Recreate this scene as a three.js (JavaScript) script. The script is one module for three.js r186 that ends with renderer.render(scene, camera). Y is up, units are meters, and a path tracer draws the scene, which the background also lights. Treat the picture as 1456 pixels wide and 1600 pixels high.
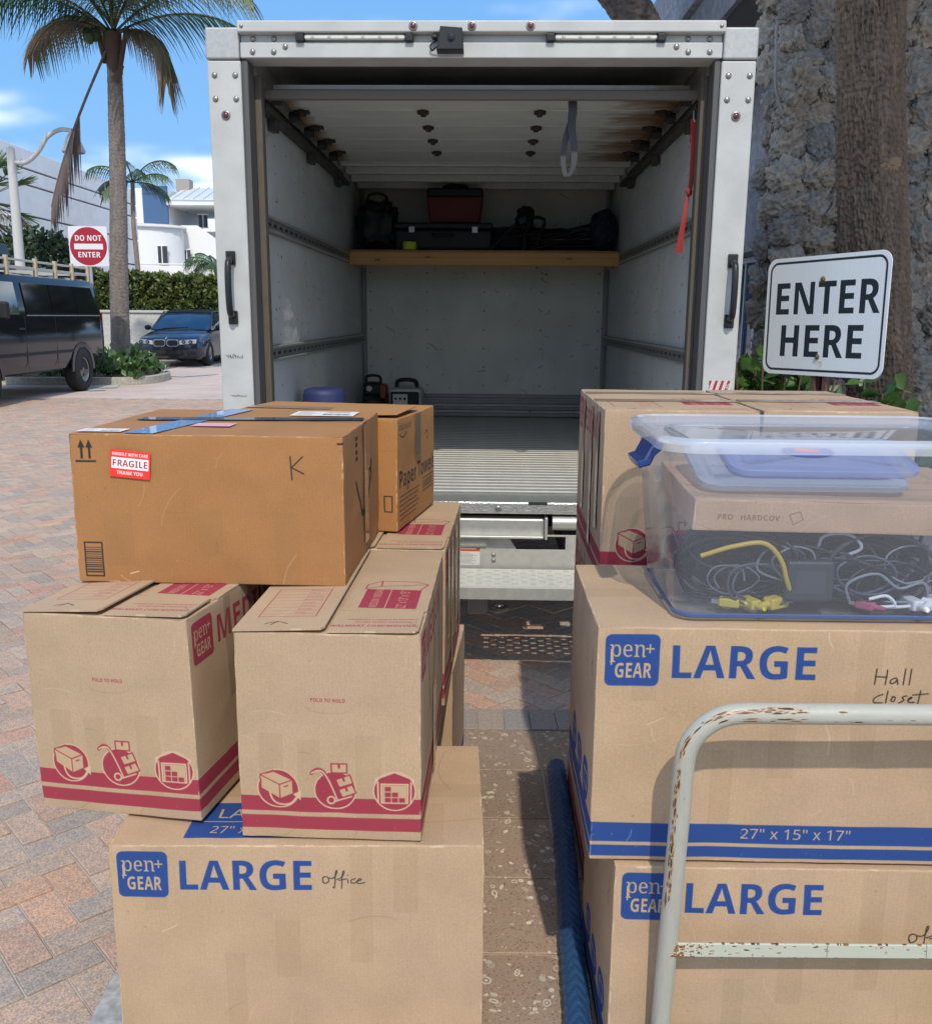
import * as THREE from 'three';
import { RoundedBoxGeometry } from 'three/addons/geometries/RoundedBoxGeometry.js';
import { mergeGeometries, mergeVertices, toCreasedNormals } from 'three/addons/utils/BufferGeometryUtils.js';
import { createNoise3D } from 'simplex-noise';

// ---------------------------------------------------------------- camera, sky, sun, exposure
const R = (d) => d * Math.PI / 180;
const scene = new THREE.Scene();
const camera = new THREE.PerspectiveCamera(2 * Math.atan(800 / 1440) * 180 / Math.PI, 931 / 1024, 0.05, 600);
camera.position.set(0, 1.38, 0);
camera.rotation.order = 'YXZ';
camera.rotation.set(-Math.atan(305 / 1440), 0, R(0.45));
scene.add(camera);

function rng(seed) { let s = seed >>> 0; return () => { s = (s + 0x6D2B79F5) >>> 0; let t = s; t = Math.imul(t ^ (t >>> 15), t | 1); t ^= t + Math.imul(t ^ (t >>> 7), t | 61); return ((t ^ (t >>> 14)) >>> 0) / 4294967296; }; }
const n3 = createNoise3D(rng(7));
const fbm = (x, y, z, o = 4) => { let a = 0, k = 1, t = 0; for (let i = 0; i < o; i++) { a += k * n3(x, y, z); t += k; k *= 0.5; x *= 2.03; y *= 2.03; z *= 2.03; } return a / t; };
const clamp = (x, a = 0, b = 1) => Math.min(b, Math.max(a, x));
const sstep = (a, b, x) => { const t = clamp((x - a) / (b - a)); return t * t * (3 - 2 * t); };

const SUN = new THREE.Vector3(Math.sin(R(5)) * Math.cos(R(49)), Math.sin(R(49)), Math.cos(R(5)) * Math.cos(R(49)));
{ // the sky: clear blue air with thin streaks of cloud
  const W = 1536, Hh = 768, data = new Float32Array(W * Hh * 4);
  for (let j = 0; j < Hh; j++) for (let i = 0; i < W; i++) {
    const el = ((j + 0.5) / Hh - 0.5) * Math.PI, az = ((i + 0.5) / W - 0.5) * 2 * Math.PI;
    const y = Math.sin(el), x = Math.cos(el) * Math.cos(az), z = Math.cos(el) * Math.sin(az);
    const k = (j * W + i) * 4;
    const t = Math.pow(clamp(y), 0.42);
    let r = 0.44 + (0.035 - 0.44) * t, g = 0.76 + (0.26 - 0.76) * t, b = 1.08 + (0.76 - 1.08) * t;
    const ds = clamp(x * SUN.x + y * SUN.y + z * SUN.z), glow = 0.9 * Math.pow(ds, 24) + 0.25 * Math.pow(ds, 5);
    r += glow * 0.8; g += glow * 0.75; b += glow * 0.6;
    if (y > 0) {
      const q = 1 / (y + 0.16), px = x * q, pz = z * q;
      let c = fbm(px * 0.75 + 11.1, pz * 1.5 + 5.4, 2.2, 6) + 0.35 * fbm(px * 0.3, pz * 0.3, 9, 2);
      let cov = sstep(-0.10, 0.66, c) * 0.85;
      cov *= sstep(0.0, 0.06, y);
      r += (2.2 - r) * cov; g += (2.12 - g) * cov; b += (2.02 - b) * cov;
    } else { const f = sstep(0, -0.06, y); r += (0.22 - r) * f; g += (0.2 - g) * f; b += (0.19 - b) * f; }
    data[k] = r; data[k + 1] = g; data[k + 2] = b; data[k + 3] = 1;
  }
  const sky = new THREE.DataTexture(data, W, Hh, THREE.RGBAFormat, THREE.FloatType);
  sky.mapping = THREE.EquirectangularReflectionMapping; sky.magFilter = THREE.LinearFilter; sky.minFilter = THREE.LinearFilter; sky.needsUpdate = true;
  scene.background = sky; scene.environment = sky;
  scene.backgroundIntensity = 1; scene.environmentIntensity = 1;
}
const sun = new THREE.DirectionalLight(new THREE.Color(1.0, 0.925, 0.80), 2.75);
sun.position.copy(SUN).multiplyScalar(60).add(new THREE.Vector3(0, 0, -12)); sun.target.position.set(0, 0, -12);
sun.castShadow = true; sun.shadow.radius = 1.6; sun.shadow.mapSize.set(4096, 4096); sun.shadow.bias = -0.0004;
Object.assign(sun.shadow.camera, { left: -30, right: 30, top: 40, bottom: -40, near: 1, far: 140 });
scene.add(sun, sun.target);
const renderer = new THREE.WebGLRenderer({ antialias: true });
renderer.setSize(931, 1024);
renderer.toneMapping = THREE.LinearToneMapping;
renderer.toneMappingExposure = 1.08;
renderer.shadowMap.enabled = true; renderer.shadowMap.type = THREE.PCFSoftShadowMap;

// ---------------------------------------------------------------- helpers
const taken = {};
function numbered(name) { const n = taken[name] = (taken[name] ?? -1) + 1; return n ? `${name}_${String(n).padStart(3, '0')}` : name; }
function add(o, parent) { o.castShadow = o.receiveShadow = true; parent.add(o); return o; }
function obj(name, geo, mat, parent) {
  const g = Array.isArray(geo) ? (geo.length > 1 ? mergeGeometries(geo.map((x) => { let y = x.index ? x.toNonIndexed() : x; if (!y.attributes.normal) y.computeVertexNormals(); for (const k of Object.keys(y.attributes)) if (!['position', 'normal', 'uv', 'color'].includes(k)) y.deleteAttribute(k); return y; })) : geo[0]) : geo;
  const m = new THREE.Mesh(g, mat); m.name = parent === undefined || parent === scene ? numbered(name) : name;
  return add(m, parent ?? scene);
}
function tag(o, label, category, group) { o.userData.label = label; o.userData.category = category; if (group) o.userData.group = group; return o; }
function thing(name, label, category, [x, y, z] = [0, 0, 0], turn = 0, group) {
  const o = new THREE.Group(); o.name = numbered(name); scene.add(o);
  o.position.set(x, y, z); o.rotation.y = turn;
  return tag(o, label, category, group);
}
function struct(name, geo, mat) { const m = obj(name, geo, mat, scene); m.userData.kind = 'structure'; return m; }
const C = (r, g, b) => new THREE.Color().setRGB(r, g, b);
function mat(c, o = {}) { const { phys, ...rest } = o; const m = new (phys ? THREE.MeshPhysicalMaterial : THREE.MeshStandardMaterial)({ roughness: 0.75, ...rest }); m.color = Array.isArray(c) ? C(...c) : new THREE.Color(c); return m; }
// geometry helpers
const XF = new THREE.Matrix4(), Q = new THREE.Quaternion(), E3 = new THREE.Euler();
function place(g, x = 0, y = 0, z = 0, rx = 0, ry = 0, rz = 0, s = 1) { const sc = Array.isArray(s) ? new THREE.Vector3(...s) : new THREE.Vector3(s, s, s); XF.compose(new THREE.Vector3(x, y, z), Q.setFromEuler(E3.set(rx, ry, rz)), sc); return g.applyMatrix4(XF); }
function bx(w, h, d, x, y, z, rx = 0, ry = 0, rz = 0, bev = 0.004) { // bevelled box centred at x,y,z
  const r = Math.min(bev, w / 2.2, h / 2.2, d / 2.2);
  const g = r > 0 ? new RoundedBoxGeometry(w, h, d, 1, r) : new THREE.BoxGeometry(w, h, d);
  return place(g, x, y, z, rx, ry, rz);
}
function span(x0, x1, y0, y1, z0, z1, bev = 0.004) { return bx(Math.abs(x1 - x0), Math.abs(y1 - y0), Math.abs(z1 - z0), (x0 + x1) / 2, (y0 + y1) / 2, (z0 + z1) / 2, 0, 0, 0, bev); }
function rod(a, b, r0, r1 = r0, n = 12) { const A = new THREE.Vector3(...a), B = new THREE.Vector3(...b), d = B.clone().sub(A), g = new THREE.CylinderGeometry(r1, r0, d.length(), n); g.applyQuaternion(new THREE.Quaternion().setFromUnitVectors(new THREE.Vector3(0, 1, 0), d.normalize())); return g.translate((A.x + B.x) / 2, (A.y + B.y) / 2, (A.z + B.z) / 2); }
function tube(pts, r, seg = 40, n = 8, closed = false) { return new THREE.TubeGeometry(new THREE.CatmullRomCurve3(pts.map((p) => new THREE.Vector3(...p)), closed, 'centripetal'), seg, r, n, closed); }
function lathe(pts, n = 24) { return new THREE.LatheGeometry(pts.map(([x, y]) => new THREE.Vector2(x, y)), n); }
function dome(r, h, x, y, z, rx = Math.PI / 2) { return place(new THREE.SphereGeometry(r, 12, 6, 0, Math.PI * 2, 0, Math.PI / 2), x, y, z, rx, 0, 0, [1, h / r, 1]); } // dome facing +z by default
function shapeOf(pts) { const s = new THREE.Shape(); pts.forEach(([x, y], i) => (i ? s.lineTo(x, y) : s.moveTo(x, y))); s.closePath(); return s; }
function roundRect(w, h, r) { const s = new THREE.Shape(), x = -w / 2, y = -h / 2; s.moveTo(x + r, y); s.lineTo(x + w - r, y); s.absarc(x + w - r, y + r, r, -Math.PI / 2, 0); s.lineTo(x + w, y + h - r); s.absarc(x + w - r, y + h - r, r, 0, Math.PI / 2); s.lineTo(x + r, y + h); s.absarc(x + r, y + h - r, r, Math.PI / 2, Math.PI); s.lineTo(x, y + r); s.absarc(x + r, y + r, r, Math.PI, Math.PI * 1.5); return s; }
function ext(shape, depth, bevel = 0.003, cs = 8) { return new THREE.ExtrudeGeometry(shape, { depth, bevelEnabled: bevel > 0, bevelThickness: bevel, bevelSize: bevel, bevelSegments: 1, curveSegments: cs }); }
function weldNormals(g) { // smooth normals across uv seams
  g.computeVertexNormals(); const p = g.attributes.position, n = g.attributes.normal, m = new Map();
  for (let i = 0; i < p.count; i++) { const k = `${Math.round(p.getX(i) * 1e5)},${Math.round(p.getY(i) * 1e5)},${Math.round(p.getZ(i) * 1e5)}`; let e = m.get(k); if (!e) m.set(k, e = [0, 0, 0, []]); e[0] += n.getX(i); e[1] += n.getY(i); e[2] += n.getZ(i); e[3].push(i); }
  for (const e of m.values()) { const l = Math.hypot(e[0], e[1], e[2]) || 1; for (const i of e[3]) n.setXYZ(i, e[0] / l, e[1] / l, e[2] / l); }
  return g;
}
function boxUV(g, s = 1) { // uv in metres by the dominant axis
  g = g.index ? g.toNonIndexed() : g; const p = g.attributes.position, uv = new Float32Array(p.count * 2), a = new THREE.Vector3(), b = new THREE.Vector3(), c = new THREE.Vector3();
  for (let i = 0; i < p.count; i += 3) {
    a.fromBufferAttribute(p, i); b.fromBufferAttribute(p, i + 1); c.fromBufferAttribute(p, i + 2);
    const n = b.clone().sub(a).cross(c.clone().sub(a)), x = Math.abs(n.x), y = Math.abs(n.y), z = Math.abs(n.z);
    [a, b, c].forEach((v, k) => { const [u, w] = y >= x && y >= z ? [v.x, v.z] : x >= z ? [v.z, v.y] : [v.x, v.y]; uv[(i + k) * 2] = u * s; uv[(i + k) * 2 + 1] = w * s; });
  }
  g.setAttribute('uv', new THREE.BufferAttribute(uv, 2)); return g;
}
// texture helpers
function canvasTex(w, h, draw, srgb = true) {
  const c = document.createElement('canvas'); c.width = w; c.height = h; draw(c.getContext('2d'), w, h);
  const t = new THREE.CanvasTexture(c); if (srgb) t.colorSpace = THREE.SRGBColorSpace; t.magFilter = THREE.LinearFilter; return t;
}
function dataTex(n, f, srgb = true) { // tiling texture from f(u,v) -> [r,g,b] 0..1 (display values if srgb)
  const d = new Uint8Array(n * n * 4);
  for (let j = 0; j < n; j++) for (let i = 0; i < n; i++) { const c = f(i / n, j / n), k = (j * n + i) * 4; d[k] = clamp(c[0]) * 255; d[k + 1] = clamp(c[1]) * 255; d[k + 2] = clamp(c[2]) * 255; d[k + 3] = 255; }
  const t = new THREE.DataTexture(d, n, n); if (srgb) t.colorSpace = THREE.SRGBColorSpace; t.wrapS = t.wrapT = THREE.RepeatWrapping; t.magFilter = THREE.LinearFilter; t.needsUpdate = true; return t;
}
function tileNoise(u, v, f, o = 4, seed = 0) { const a = u * 2 * Math.PI, b = v * 2 * Math.PI, k = f / (2 * Math.PI); return 0.5 + 0.5 * (fbm(Math.cos(a) * k + seed, Math.sin(a) * k, Math.cos(b) * k + Math.sin(b) * k * 1.7 + seed, o) * 0.5 + 0.5 * fbm(Math.cos(b) * k + 7 + seed, Math.sin(b) * k, Math.sin(a) * k * 1.3 - seed, o)); }
function rep(t, x, y = x) { const c = t.clone(); c.wrapS = c.wrapT = THREE.RepeatWrapping; c.repeat.set(x, y); c.needsUpdate = true; return c; }
const grain = dataTex(256, (() => { const r = rng(5); return () => { const v = 0.5 + (r() - 0.5) * 0.9; return [v, v, v]; }; })(), false);
const lumps = dataTex(256, (u, v) => { const k = tileNoise(u, v, 9, 5, 3); return [k, k, k]; }, false);
// ---------------------------------------------------------------- ground
const sandMat = mat([0.20, 0.165, 0.14], { roughness: 0.95 });
sandMat.map = dataTex(512, (u, v) => { const k = tileNoise(u, v, 14, 5, 1), q = tileNoise(u, v, 40, 3, 8); const s = 0.74 + 0.26 * k + 0.2 * (q - 0.5); return [s * 1.02, s, s * 0.98]; });
{
  const g = new THREE.PlaneGeometry(500, 500, 1, 1).rotateX(-Math.PI / 2); const uv = g.attributes.uv; for (let i = 0; i < uv.count; i++) uv.setXY(i, uv.getX(i) * 250, uv.getY(i) * 250);
  const ground = struct('ground', g, sandMat); ground.position.y = -0.032;
}
{ // brick paver drive in herringbone, laid at 42 degrees
  const U = 0.084, th = R(42), ct = Math.cos(th), st = Math.sin(th), gap = 0.0042, r = rng(21);
  const bed = struct('paver_driveway', new THREE.PlaneGeometry(60, 60).rotateX(-Math.PI / 2).translate(-8, -0.0065, -27), mat([0.46, 0.41, 0.355], { roughness: 1 }));
  const tones = [[0.50, 0.335, 0.28], [0.49, 0.365, 0.305], [0.46, 0.365, 0.315], [0.44, 0.375, 0.335], [0.38, 0.345, 0.325], [0.48, 0.40, 0.34], [0.54, 0.38, 0.295]];
  const sr = rng(3), grid = (n) => { const a = [...Array(n * n)].map(() => sr()); return (u, v) => { const x = u * n, y = v * n, i = Math.floor(x) % n, j = Math.floor(y) % n, f = x - Math.floor(x), g = y - Math.floor(y), q = (p, w) => a[(w % n) * n + (p % n)]; return (q(i, j) * (1 - f) + q(i + 1, j) * f) * (1 - g) + (q(i, j + 1) * (1 - f) + q(i + 1, j + 1) * f) * g; }; }, g1 = grid(44), g2 = grid(120), spotted = dataTex(512, (u, v) => { const k = 0.55 * g1(u, v) + 0.45 * g2(u, v), c = tileNoise(u, v, 3, 2, 12); let s = 0.84 + 0.50 * (k - 0.5) + 0.12 * (c - 0.5); return [s * (1.05 + 0.16 * (c - 0.5)), s, s * (0.94 - 0.12 * (c - 0.5))]; });
  const mats = tones.flatMap((t) => [0, 1].map((k) => { const m = mat(t.map((x) => x * (k ? 1.12 : 1.25)), { roughness: 0.9 }); m.map = rep(spotted, 1.6, 1.6); m.map.offset.set(r(), r()); m.bumpMap = m.map; m.bumpScale = 0.0010; return m; }));
  const geos = [0, 1, 2].map((k) => { const g = new RoundedBoxGeometry(2 * U - gap, 0.03, U - gap, 1, 0.003); const p = g.attributes.position; for (let i = 0; i < p.count; i++) if (p.getY(i) > 0) { const a = p.getX(i), b = p.getZ(i); p.setY(i, p.getY(i) + 0.0012 * n3(a * 9 + k * 5, b * 9, k)); } g.computeVertexNormals(); return boxUV(g, 5); });
  const list = [];
  for (let i = -215; i < 215; i++) for (let j = -215; j < 215; j++) {
    const k = (((i - j) % 4) + 4) % 4; if (k !== 0 && k !== 2) continue;
    const u = (k === 0 ? i + 1 : i + 0.5) * U, v = (k === 0 ? j + 0.5 : j) * U;
    const x = u * ct - v * st - 3, D = u * st + v * ct + 7;
    if (D < 1.3 || D > 15.5 || x < -0.60 * D - 2.2 || x > 1.7) continue;
    if (D < 3.02 && x > -0.70) continue;
    if (D > 7 && x > -1.4) continue;
    // how large it shows; hidden behind the boxes or under the truck counts as small
    const hid = x < -0.56 * D || (x > -0.30 * D - 0.15 && D < 3) || (x > -0.29 * D + 0.1 && D > 3.0 && !(x > -0.02 && x < 0.36 && D < 3.7));
    list.push({ x, D, a: k === 0 ? th : th + Math.PI / 2, s: (hid ? 0 : 1) / (D * D * D), h: (r() - 0.5) * 0.0045, tx: (r() - 0.5) * 0.018, tz: (r() - 0.5) * 0.018, c: 0, rr: r(), q: r() });
  }
  for (const p of list) { const z = fbm(p.x * 1.3, p.D * 1.3, 5, 2); p.c = Math.floor(clamp(p.rr * 0.75 + 0.125 + z * 0.3, 0, 0.999) * tones.length); }
  list.sort((a, b) => b.s - a.s);
  for (const p of list.slice(0, 300)) {
    const m = obj('paver', geos[Math.floor(p.q * 3)], mats[p.c * 2 + (p.q > 0.5 ? 1 : 0)], bed);
    m.position.set(p.x, -0.0155 + p.h, -p.D); m.rotation.set(p.tx, p.a, p.tz, 'YXZ');
  }
  const rest = list.slice(300), im = new THREE.InstancedMesh(geos[0], (() => { const m = mat([1, 1, 1], { roughness: 0.9 }); m.map = rep(spotted, 1.6, 1.6); return m; })(), rest.length), d = new THREE.Object3D();
  rest.forEach((p, i) => { d.position.set(p.x, -0.0155 + p.h, -p.D); d.rotation.set(p.tx, p.a, p.tz, 'YXZ'); d.updateMatrix(); im.setMatrixAt(i, d.matrix); const k = 1.15 + 0.2 * p.q; im.setColorAt(i, C(tones[p.c][0] * k, tones[p.c][1] * k, tones[p.c][2] * k)); });
  im.name = 'paver_field'; im.userData.kind = 'stuff'; add(im, bed);
  // pavers too far off to tell apart
  const far = dataTex(512, (u, v) => { const c = Math.floor(clamp(tileNoise(u, v, 30, 2, 4) * 2.4 - 0.7, 0, 0.99) * tones.length), q = tileNoise(u, v, 5, 3, 2), t = tones[c]; return t.map((x) => Math.pow(x * (1 + 0.4 * (q - 0.5)) * 1.2, 1 / 2.2)); });
  const fm = mat([1, 1, 1], { roughness: 0.92 }); fm.map = rep(far, 9, 11);
  const fg = new THREE.PlaneGeometry(50, 44).rotateX(-Math.PI / 2).translate(-8, -0.006, -15.4 - 22);
  struct('far_paving', fg, fm);
}
// shell tile walkway: every tile a piece
const paleTex = dataTex(256, (u, v) => { const s = 0.86 + 0.5 * (tileNoise(u, v, 12, 5, 6) - 0.5); return [s, s, s * 0.99]; });
const lumpsBump = rep(lumps, 8);
const shellTex = canvasTex(1024, 1024, (c, w, h) => {
  const r = rng(31); c.fillStyle = '#b09b88'; c.fillRect(0, 0, w, h);
  for (let i = 0; i < 26000; i++) { const v = r(); c.fillStyle = v < 0.4 ? 'rgba(70,58,48,0.35)' : v < 0.8 ? 'rgba(165,147,122,0.35)' : 'rgba(190,180,165,0.4)'; const s = 1 + r() * 4; c.fillRect(r() * w, r() * h, s, s); }
  for (let i = 0; i < 1300; i++) { // shells and shell rings
    const x = r() * w, y = r() * h, s = 1.6 + 11 * Math.pow(r(), 3.2), a = r() * 6.3, e = 0.35 + 0.6 * r(), tone = 205 + Math.floor(r() * 40);
    c.save(); c.translate(x, y); c.rotate(a); c.beginPath(); c.ellipse(0, 0, s, s * e, 0, 0, 6.3);
    if (r() < 0.4 && s > 4.5) { c.lineWidth = 2 + s * 0.16; c.strokeStyle = `rgb(${tone},${tone - 8},${tone - 26})`; c.stroke(); if (r() < 0.5) { c.beginPath(); c.ellipse(0, 0, s * 0.35, s * e * 0.35, 0, 0, 6.3); c.fillStyle = `rgb(${tone},${tone - 8},${tone - 26})`; c.fill(); } }
    else { c.fillStyle = `rgb(${tone},${tone - 9},${tone - 28})`; c.fill(); }
    c.restore();
  }
});
const shellRep = rep(shellTex, 1);
{
  const bed = struct('shell_tile_walkway', new THREE.PlaneGeometry(3.4, 6).rotateX(-Math.PI / 2).translate(1.1, -0.016, 0.07), mat([0.22, 0.19, 0.16], { roughness: 1 }));
  const T = 0.282, r = rng(41);
  for (let i = -3; i < 8; i++) for (let j = 0; j < 9; j++) {
    const x = 0.243 + (i + 0.5) * T, D = 2.925 - (j + 0.5) * T; if (x - T / 2 < -0.63) continue;
    const w = T - 0.006, g = boxUV(new RoundedBoxGeometry(w, 0.03, w, 1, 0.0025)); const uv = g.attributes.uv; const ou = r(), ov = r();
    for (let k = 0; k < uv.count; k++) uv.setXY(k, uv.getX(k) * 1.15 + ou, uv.getY(k) * 1.15 + ov);
    const k = 0.82 + 0.26 * r(), m = mat([k * 0.80, k * 0.76, k * 0.72], { roughness: 0.55 }); m.map = shellRep; m.bumpMap = lumpsBump; m.bumpScale = 0.0008;
    const t = obj('tile', g, m, bed); t.position.set(x, -0.0155 + (r() - 0.5) * 0.002, -D); t.rotation.set((r() - 0.5) * 0.004, 0, (r() - 0.5) * 0.004);
  }
  { const em = [[0.40, 0.33, 0.28], [0.44, 0.35, 0.28], [0.36, 0.32, 0.29]].map((c) => { const m = mat(c, { roughness: 0.9 }); m.map = rep(paleTex, 4); return m; }), eg = boxUV(new RoundedBoxGeometry(0.088, 0.03, 0.165, 1, 0.003), 3); for (let k = 0; k < 24; k++) { const e = obj('edging_paver', eg, em[Math.floor(r() * 3)], bed); e.position.set(-0.55 + k * 0.0915, -0.0115 + (r() - 0.5) * 0.002, -3.012); e.rotation.y = (r() - 0.5) * 0.02; } }
  struct('concrete_band', boxUV(span(-0.742, -0.60, -0.035, 0.004, -3.06, 3, 0.004)), (() => { const m = mat([0.50, 0.49, 0.46], { roughness: 0.9 }); m.map = rep(paleTex, 3); return m; })());
}
// ---------------------------------------------------------------- cardboard boxes
// a printed box: one atlas canvas holds front, right, back, left (a row) and top, bottom below; drawing is in millimetres
const fibre = rep(grain, 5), fibreSoft = rep(lumps, 14);
function atlas(w, h, d, S, base, seed, faces) {
  const W = Math.ceil((2 * w + 2 * d) * S), Hh = Math.ceil((h + d) * S), x0 = { front: 0, right: w, back: w + d, left: 2 * w + d, top: 0, bottom: w };
  const size = { front: [w, h], right: [d, h], back: [w, h], left: [d, h], top: [w, d], bottom: [w, d] };
  const tex = canvasTex(W, Hh, (c) => {
    const img = c.createImageData(W, Hh), q = img.data, r = rng(seed);
    for (let j = 0; j < Hh; j++) for (let i = 0; i < W; i++) { const k = (j * W + i) * 4, f = 1 + 0.045 * fbm(i * 0.006, j * 0.006, seed, 3) + 0.022 * n3(i * 0.35, j * 0.35, seed) + (r() - 0.5) * 0.10 + 0.005 * Math.sin(i * 2 * Math.PI / (S * 0.008)); q[k] = base[0] * f; q[k + 1] = base[1] * f; q[k + 2] = base[2] * f * (1 + 0.02 * n3(i * 0.004, j * 0.004, seed + 9)); q[k + 3] = 255; }
    c.putImageData(img, 0, 0);
    for (const [n, f] of Object.entries(faces)) { if (!f) continue; const [fw, fh] = size[n]; c.save(); c.translate(x0[n] * S, (n === 'top' || n === 'bottom' ? h : 0) * S); c.beginPath(); c.rect(0, 0, fw * S, fh * S); c.clip(); c.scale(S / 1000, S / 1000); f(c, fw * 1000, fh * 1000); c.restore(); }
    // creases, scuffs and rubbed edges
    for (const [n, [fw, fh]] of Object.entries(size)) { const ox = x0[n] * S, oy = (n === 'top' || n === 'bottom' ? h : 0) * S, w_ = fw * S, h_ = fh * S; c.save(); c.beginPath(); c.rect(ox, oy, w_, h_); c.clip(); c.lineCap = 'round';
      for (let k = 0; k < 9; k++) { const x = ox + r() * w_, y = oy + r() * h_, a = r() * 6.3, l = (0.02 + 0.07 * r()) * S, lite = r() < 0.55; c.strokeStyle = lite ? `rgba(232,212,186,${0.12 + 0.2 * r()})` : `rgba(88,64,44,${0.10 + 0.16 * r()})`; c.lineWidth = 0.6 + 1.3 * r(); c.beginPath(); c.moveTo(x, y); c.quadraticCurveTo(x + Math.cos(a + 0.4) * l * 0.5, y + Math.sin(a + 0.4) * l * 0.5, x + Math.cos(a) * l, y + Math.sin(a) * l); c.stroke(); }
      for (let k = 0; k < 60; k++) { const e = Math.floor(r() * 4), p = r(), l = (0.004 + 0.02 * r()) * S, q = r() * 2.6; c.strokeStyle = `rgba(226,202,172,${0.2 + 0.35 * r()})`; c.lineWidth = 0.8 + 1.8 * r() * r(); c.beginPath(); if (e < 2) { const x = e ? ox + w_ - q : ox + q; c.moveTo(x, oy + p * h_); c.lineTo(x, oy + p * h_ + l); } else { const y = e === 2 ? oy + q : oy + h_ - q; c.moveTo(ox + p * w_, y); c.lineTo(ox + p * w_ + l, y); } c.stroke(); }
      for (let k = 0; k < 26; k++) { c.fillStyle = r() < 0.5 ? `rgba(80,58,40,${0.08 + 0.2 * r()})` : `rgba(235,215,190,${0.08 + 0.15 * r()})`; c.beginPath(); c.ellipse(ox + r() * w_, oy + r() * h_, 0.6 + 2.2 * r() * r(), 0.6 + 1.4 * r(), r() * 3, 0, 6.3); c.fill(); }
      c.restore(); }
    // print wears and takes the tooth of the paper
    for (let i = 0; i < 700; i++) { c.fillStyle = `rgba(${base[0] | 0},${base[1] | 0},${base[2] | 0},${0.10 + 0.3 * r()})`; c.fillRect(r() * W, r() * Hh, 1 + r() * 3, 1 + r() * 2); }
  });
  const m = mat([1, 1, 1], { roughness: 0.82 }); m.map = tex; m.bumpMap = fibre; m.bumpScale = 0.00012;
  return { w, h, d, S, W, Hh, x0, size, m };
}
function cardGeo(A, seed, bulge = 0.0025, shrink = 0) {
  const { w, h, d } = A, r = 0.0028, P = [], UV = [], I = [];
  const cut = (L) => [0, r, ...[...Array(19)].map((_, k) => L * (k + 1) / 20), L - r, L];
  const dr_ = rng(seed * 7 + 3), dents = [...Array(12)].map((_, k) => { const c = k < 8; return [(c ? (k & 1 ? 1 : -1) : (dr_() * 2 - 1)) * w / 2, c ? (k & 2 ? h : 0.02) : dr_() * h, (c ? (k & 4 ? 1 : -1) : (dr_() < 0.5 ? 1 : -1)) * d / 2, c ? 0.012 + 0.014 * dr_() : 0.03 + 0.05 * dr_(), c ? 0.003 * dr_() : 0.003 * dr_()]; });
  const face = (n, fw, fh, f, nx, ny, nz) => {
    const us = cut(fw), vs = cut(fh), o = P.length / 3, rowY = n === 'top' || n === 'bottom' ? h : 0;
    for (const v of vs) for (const u of us) {
      const [x, y, z] = f(u, v), b = Math.sin(Math.PI * u / fw) * Math.sin(Math.PI * v / fh), k = n === 'bottom' || n === 'top' ? 0 : b * (bulge * (nz ? 2.2 : 1) * (0.6 + 0.4 * n3(nx * 3 + seed, ny, nz * 3)) + 0.0022 * n3(x * 6 + seed, y * 6, z * 6));
      const q = [clamp(x, -w / 2 + r, w / 2 - r), clamp(y, r, h - r), clamp(z, -d / 2 + r, d / 2 - r)], e = [x - q[0], y - q[1], z - q[2]], l = Math.hypot(...e) || 1;
      const p = [q[0] + e[0] / l * r + nx * k, q[1] + e[1] / l * r, q[2] + e[2] / l * r + nz * k];
      for (const [dx, dy, dz, dr, dd] of dents) { const q2 = ((p[0] - dx) ** 2 + (p[1] - dy) ** 2 + (p[2] - dz) ** 2) / (dr * dr); if (q2 < 6) { const s = dd * Math.exp(-q2); p[0] -= nx * s + 0.3 * s * Math.sign(p[0]) * (1 - Math.abs(nx)); p[2] -= nz * s + 0.3 * s * Math.sign(p[2]) * (1 - Math.abs(nz)); } }
      const wob = 0.0007; // knocked edges
      p[0] += wob * n3(p[0] * 14, p[1] * 14, p[2] * 14 + seed); p[2] += wob * n3(p[0] * 14 + 40, p[1] * 14, p[2] * 14 + seed); if (p[1] > h / 2) p[1] += 0.8 * wob * (n3(p[0] * 10 + 9, seed, p[2] * 10) - 1);
      P.push(...p); UV.push((A.x0[n] + clamp(u, 0.0015, fw - 0.0015)) * A.S / A.W, 1 - (rowY + clamp(v, 0.0015, fh - 0.0015)) * A.S / A.Hh);
    }
    const N = us.length; for (let j = 0; j + 1 < vs.length; j++) for (let i = 0; i + 1 < N; i++) { const a = o + j * N + i; I.push(a, a + N, a + 1, a + 1, a + N, a + N + 1); }
  };
  face('front', w, h, (u, v) => [u - w / 2, h - v, d / 2], 0, 0, 1);
  face('right', d, h, (u, v) => [w / 2, h - v, d / 2 - u], 1, 0, 0);
  face('back', w, h, (u, v) => [w / 2 - u, h - v, -d / 2], 0, 0, -1);
  face('left', d, h, (u, v) => [-w / 2, h - v, u - d / 2], -1, 0, 0);
  face('top', w, d, (u, v) => [u - w / 2, h, v - d / 2], 0, 1, 0);
  face('bottom', w, d, (u, v) => [u - w / 2, 0, d / 2 - v], 0, -1, 0);
  const g = new THREE.BufferGeometry(); g.setAttribute('position', new THREE.Float32BufferAttribute(P, 3)); g.setAttribute('uv', new THREE.Float32BufferAttribute(UV, 2)); g.setIndex(I);
  return weldNormals(g);
}
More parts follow.
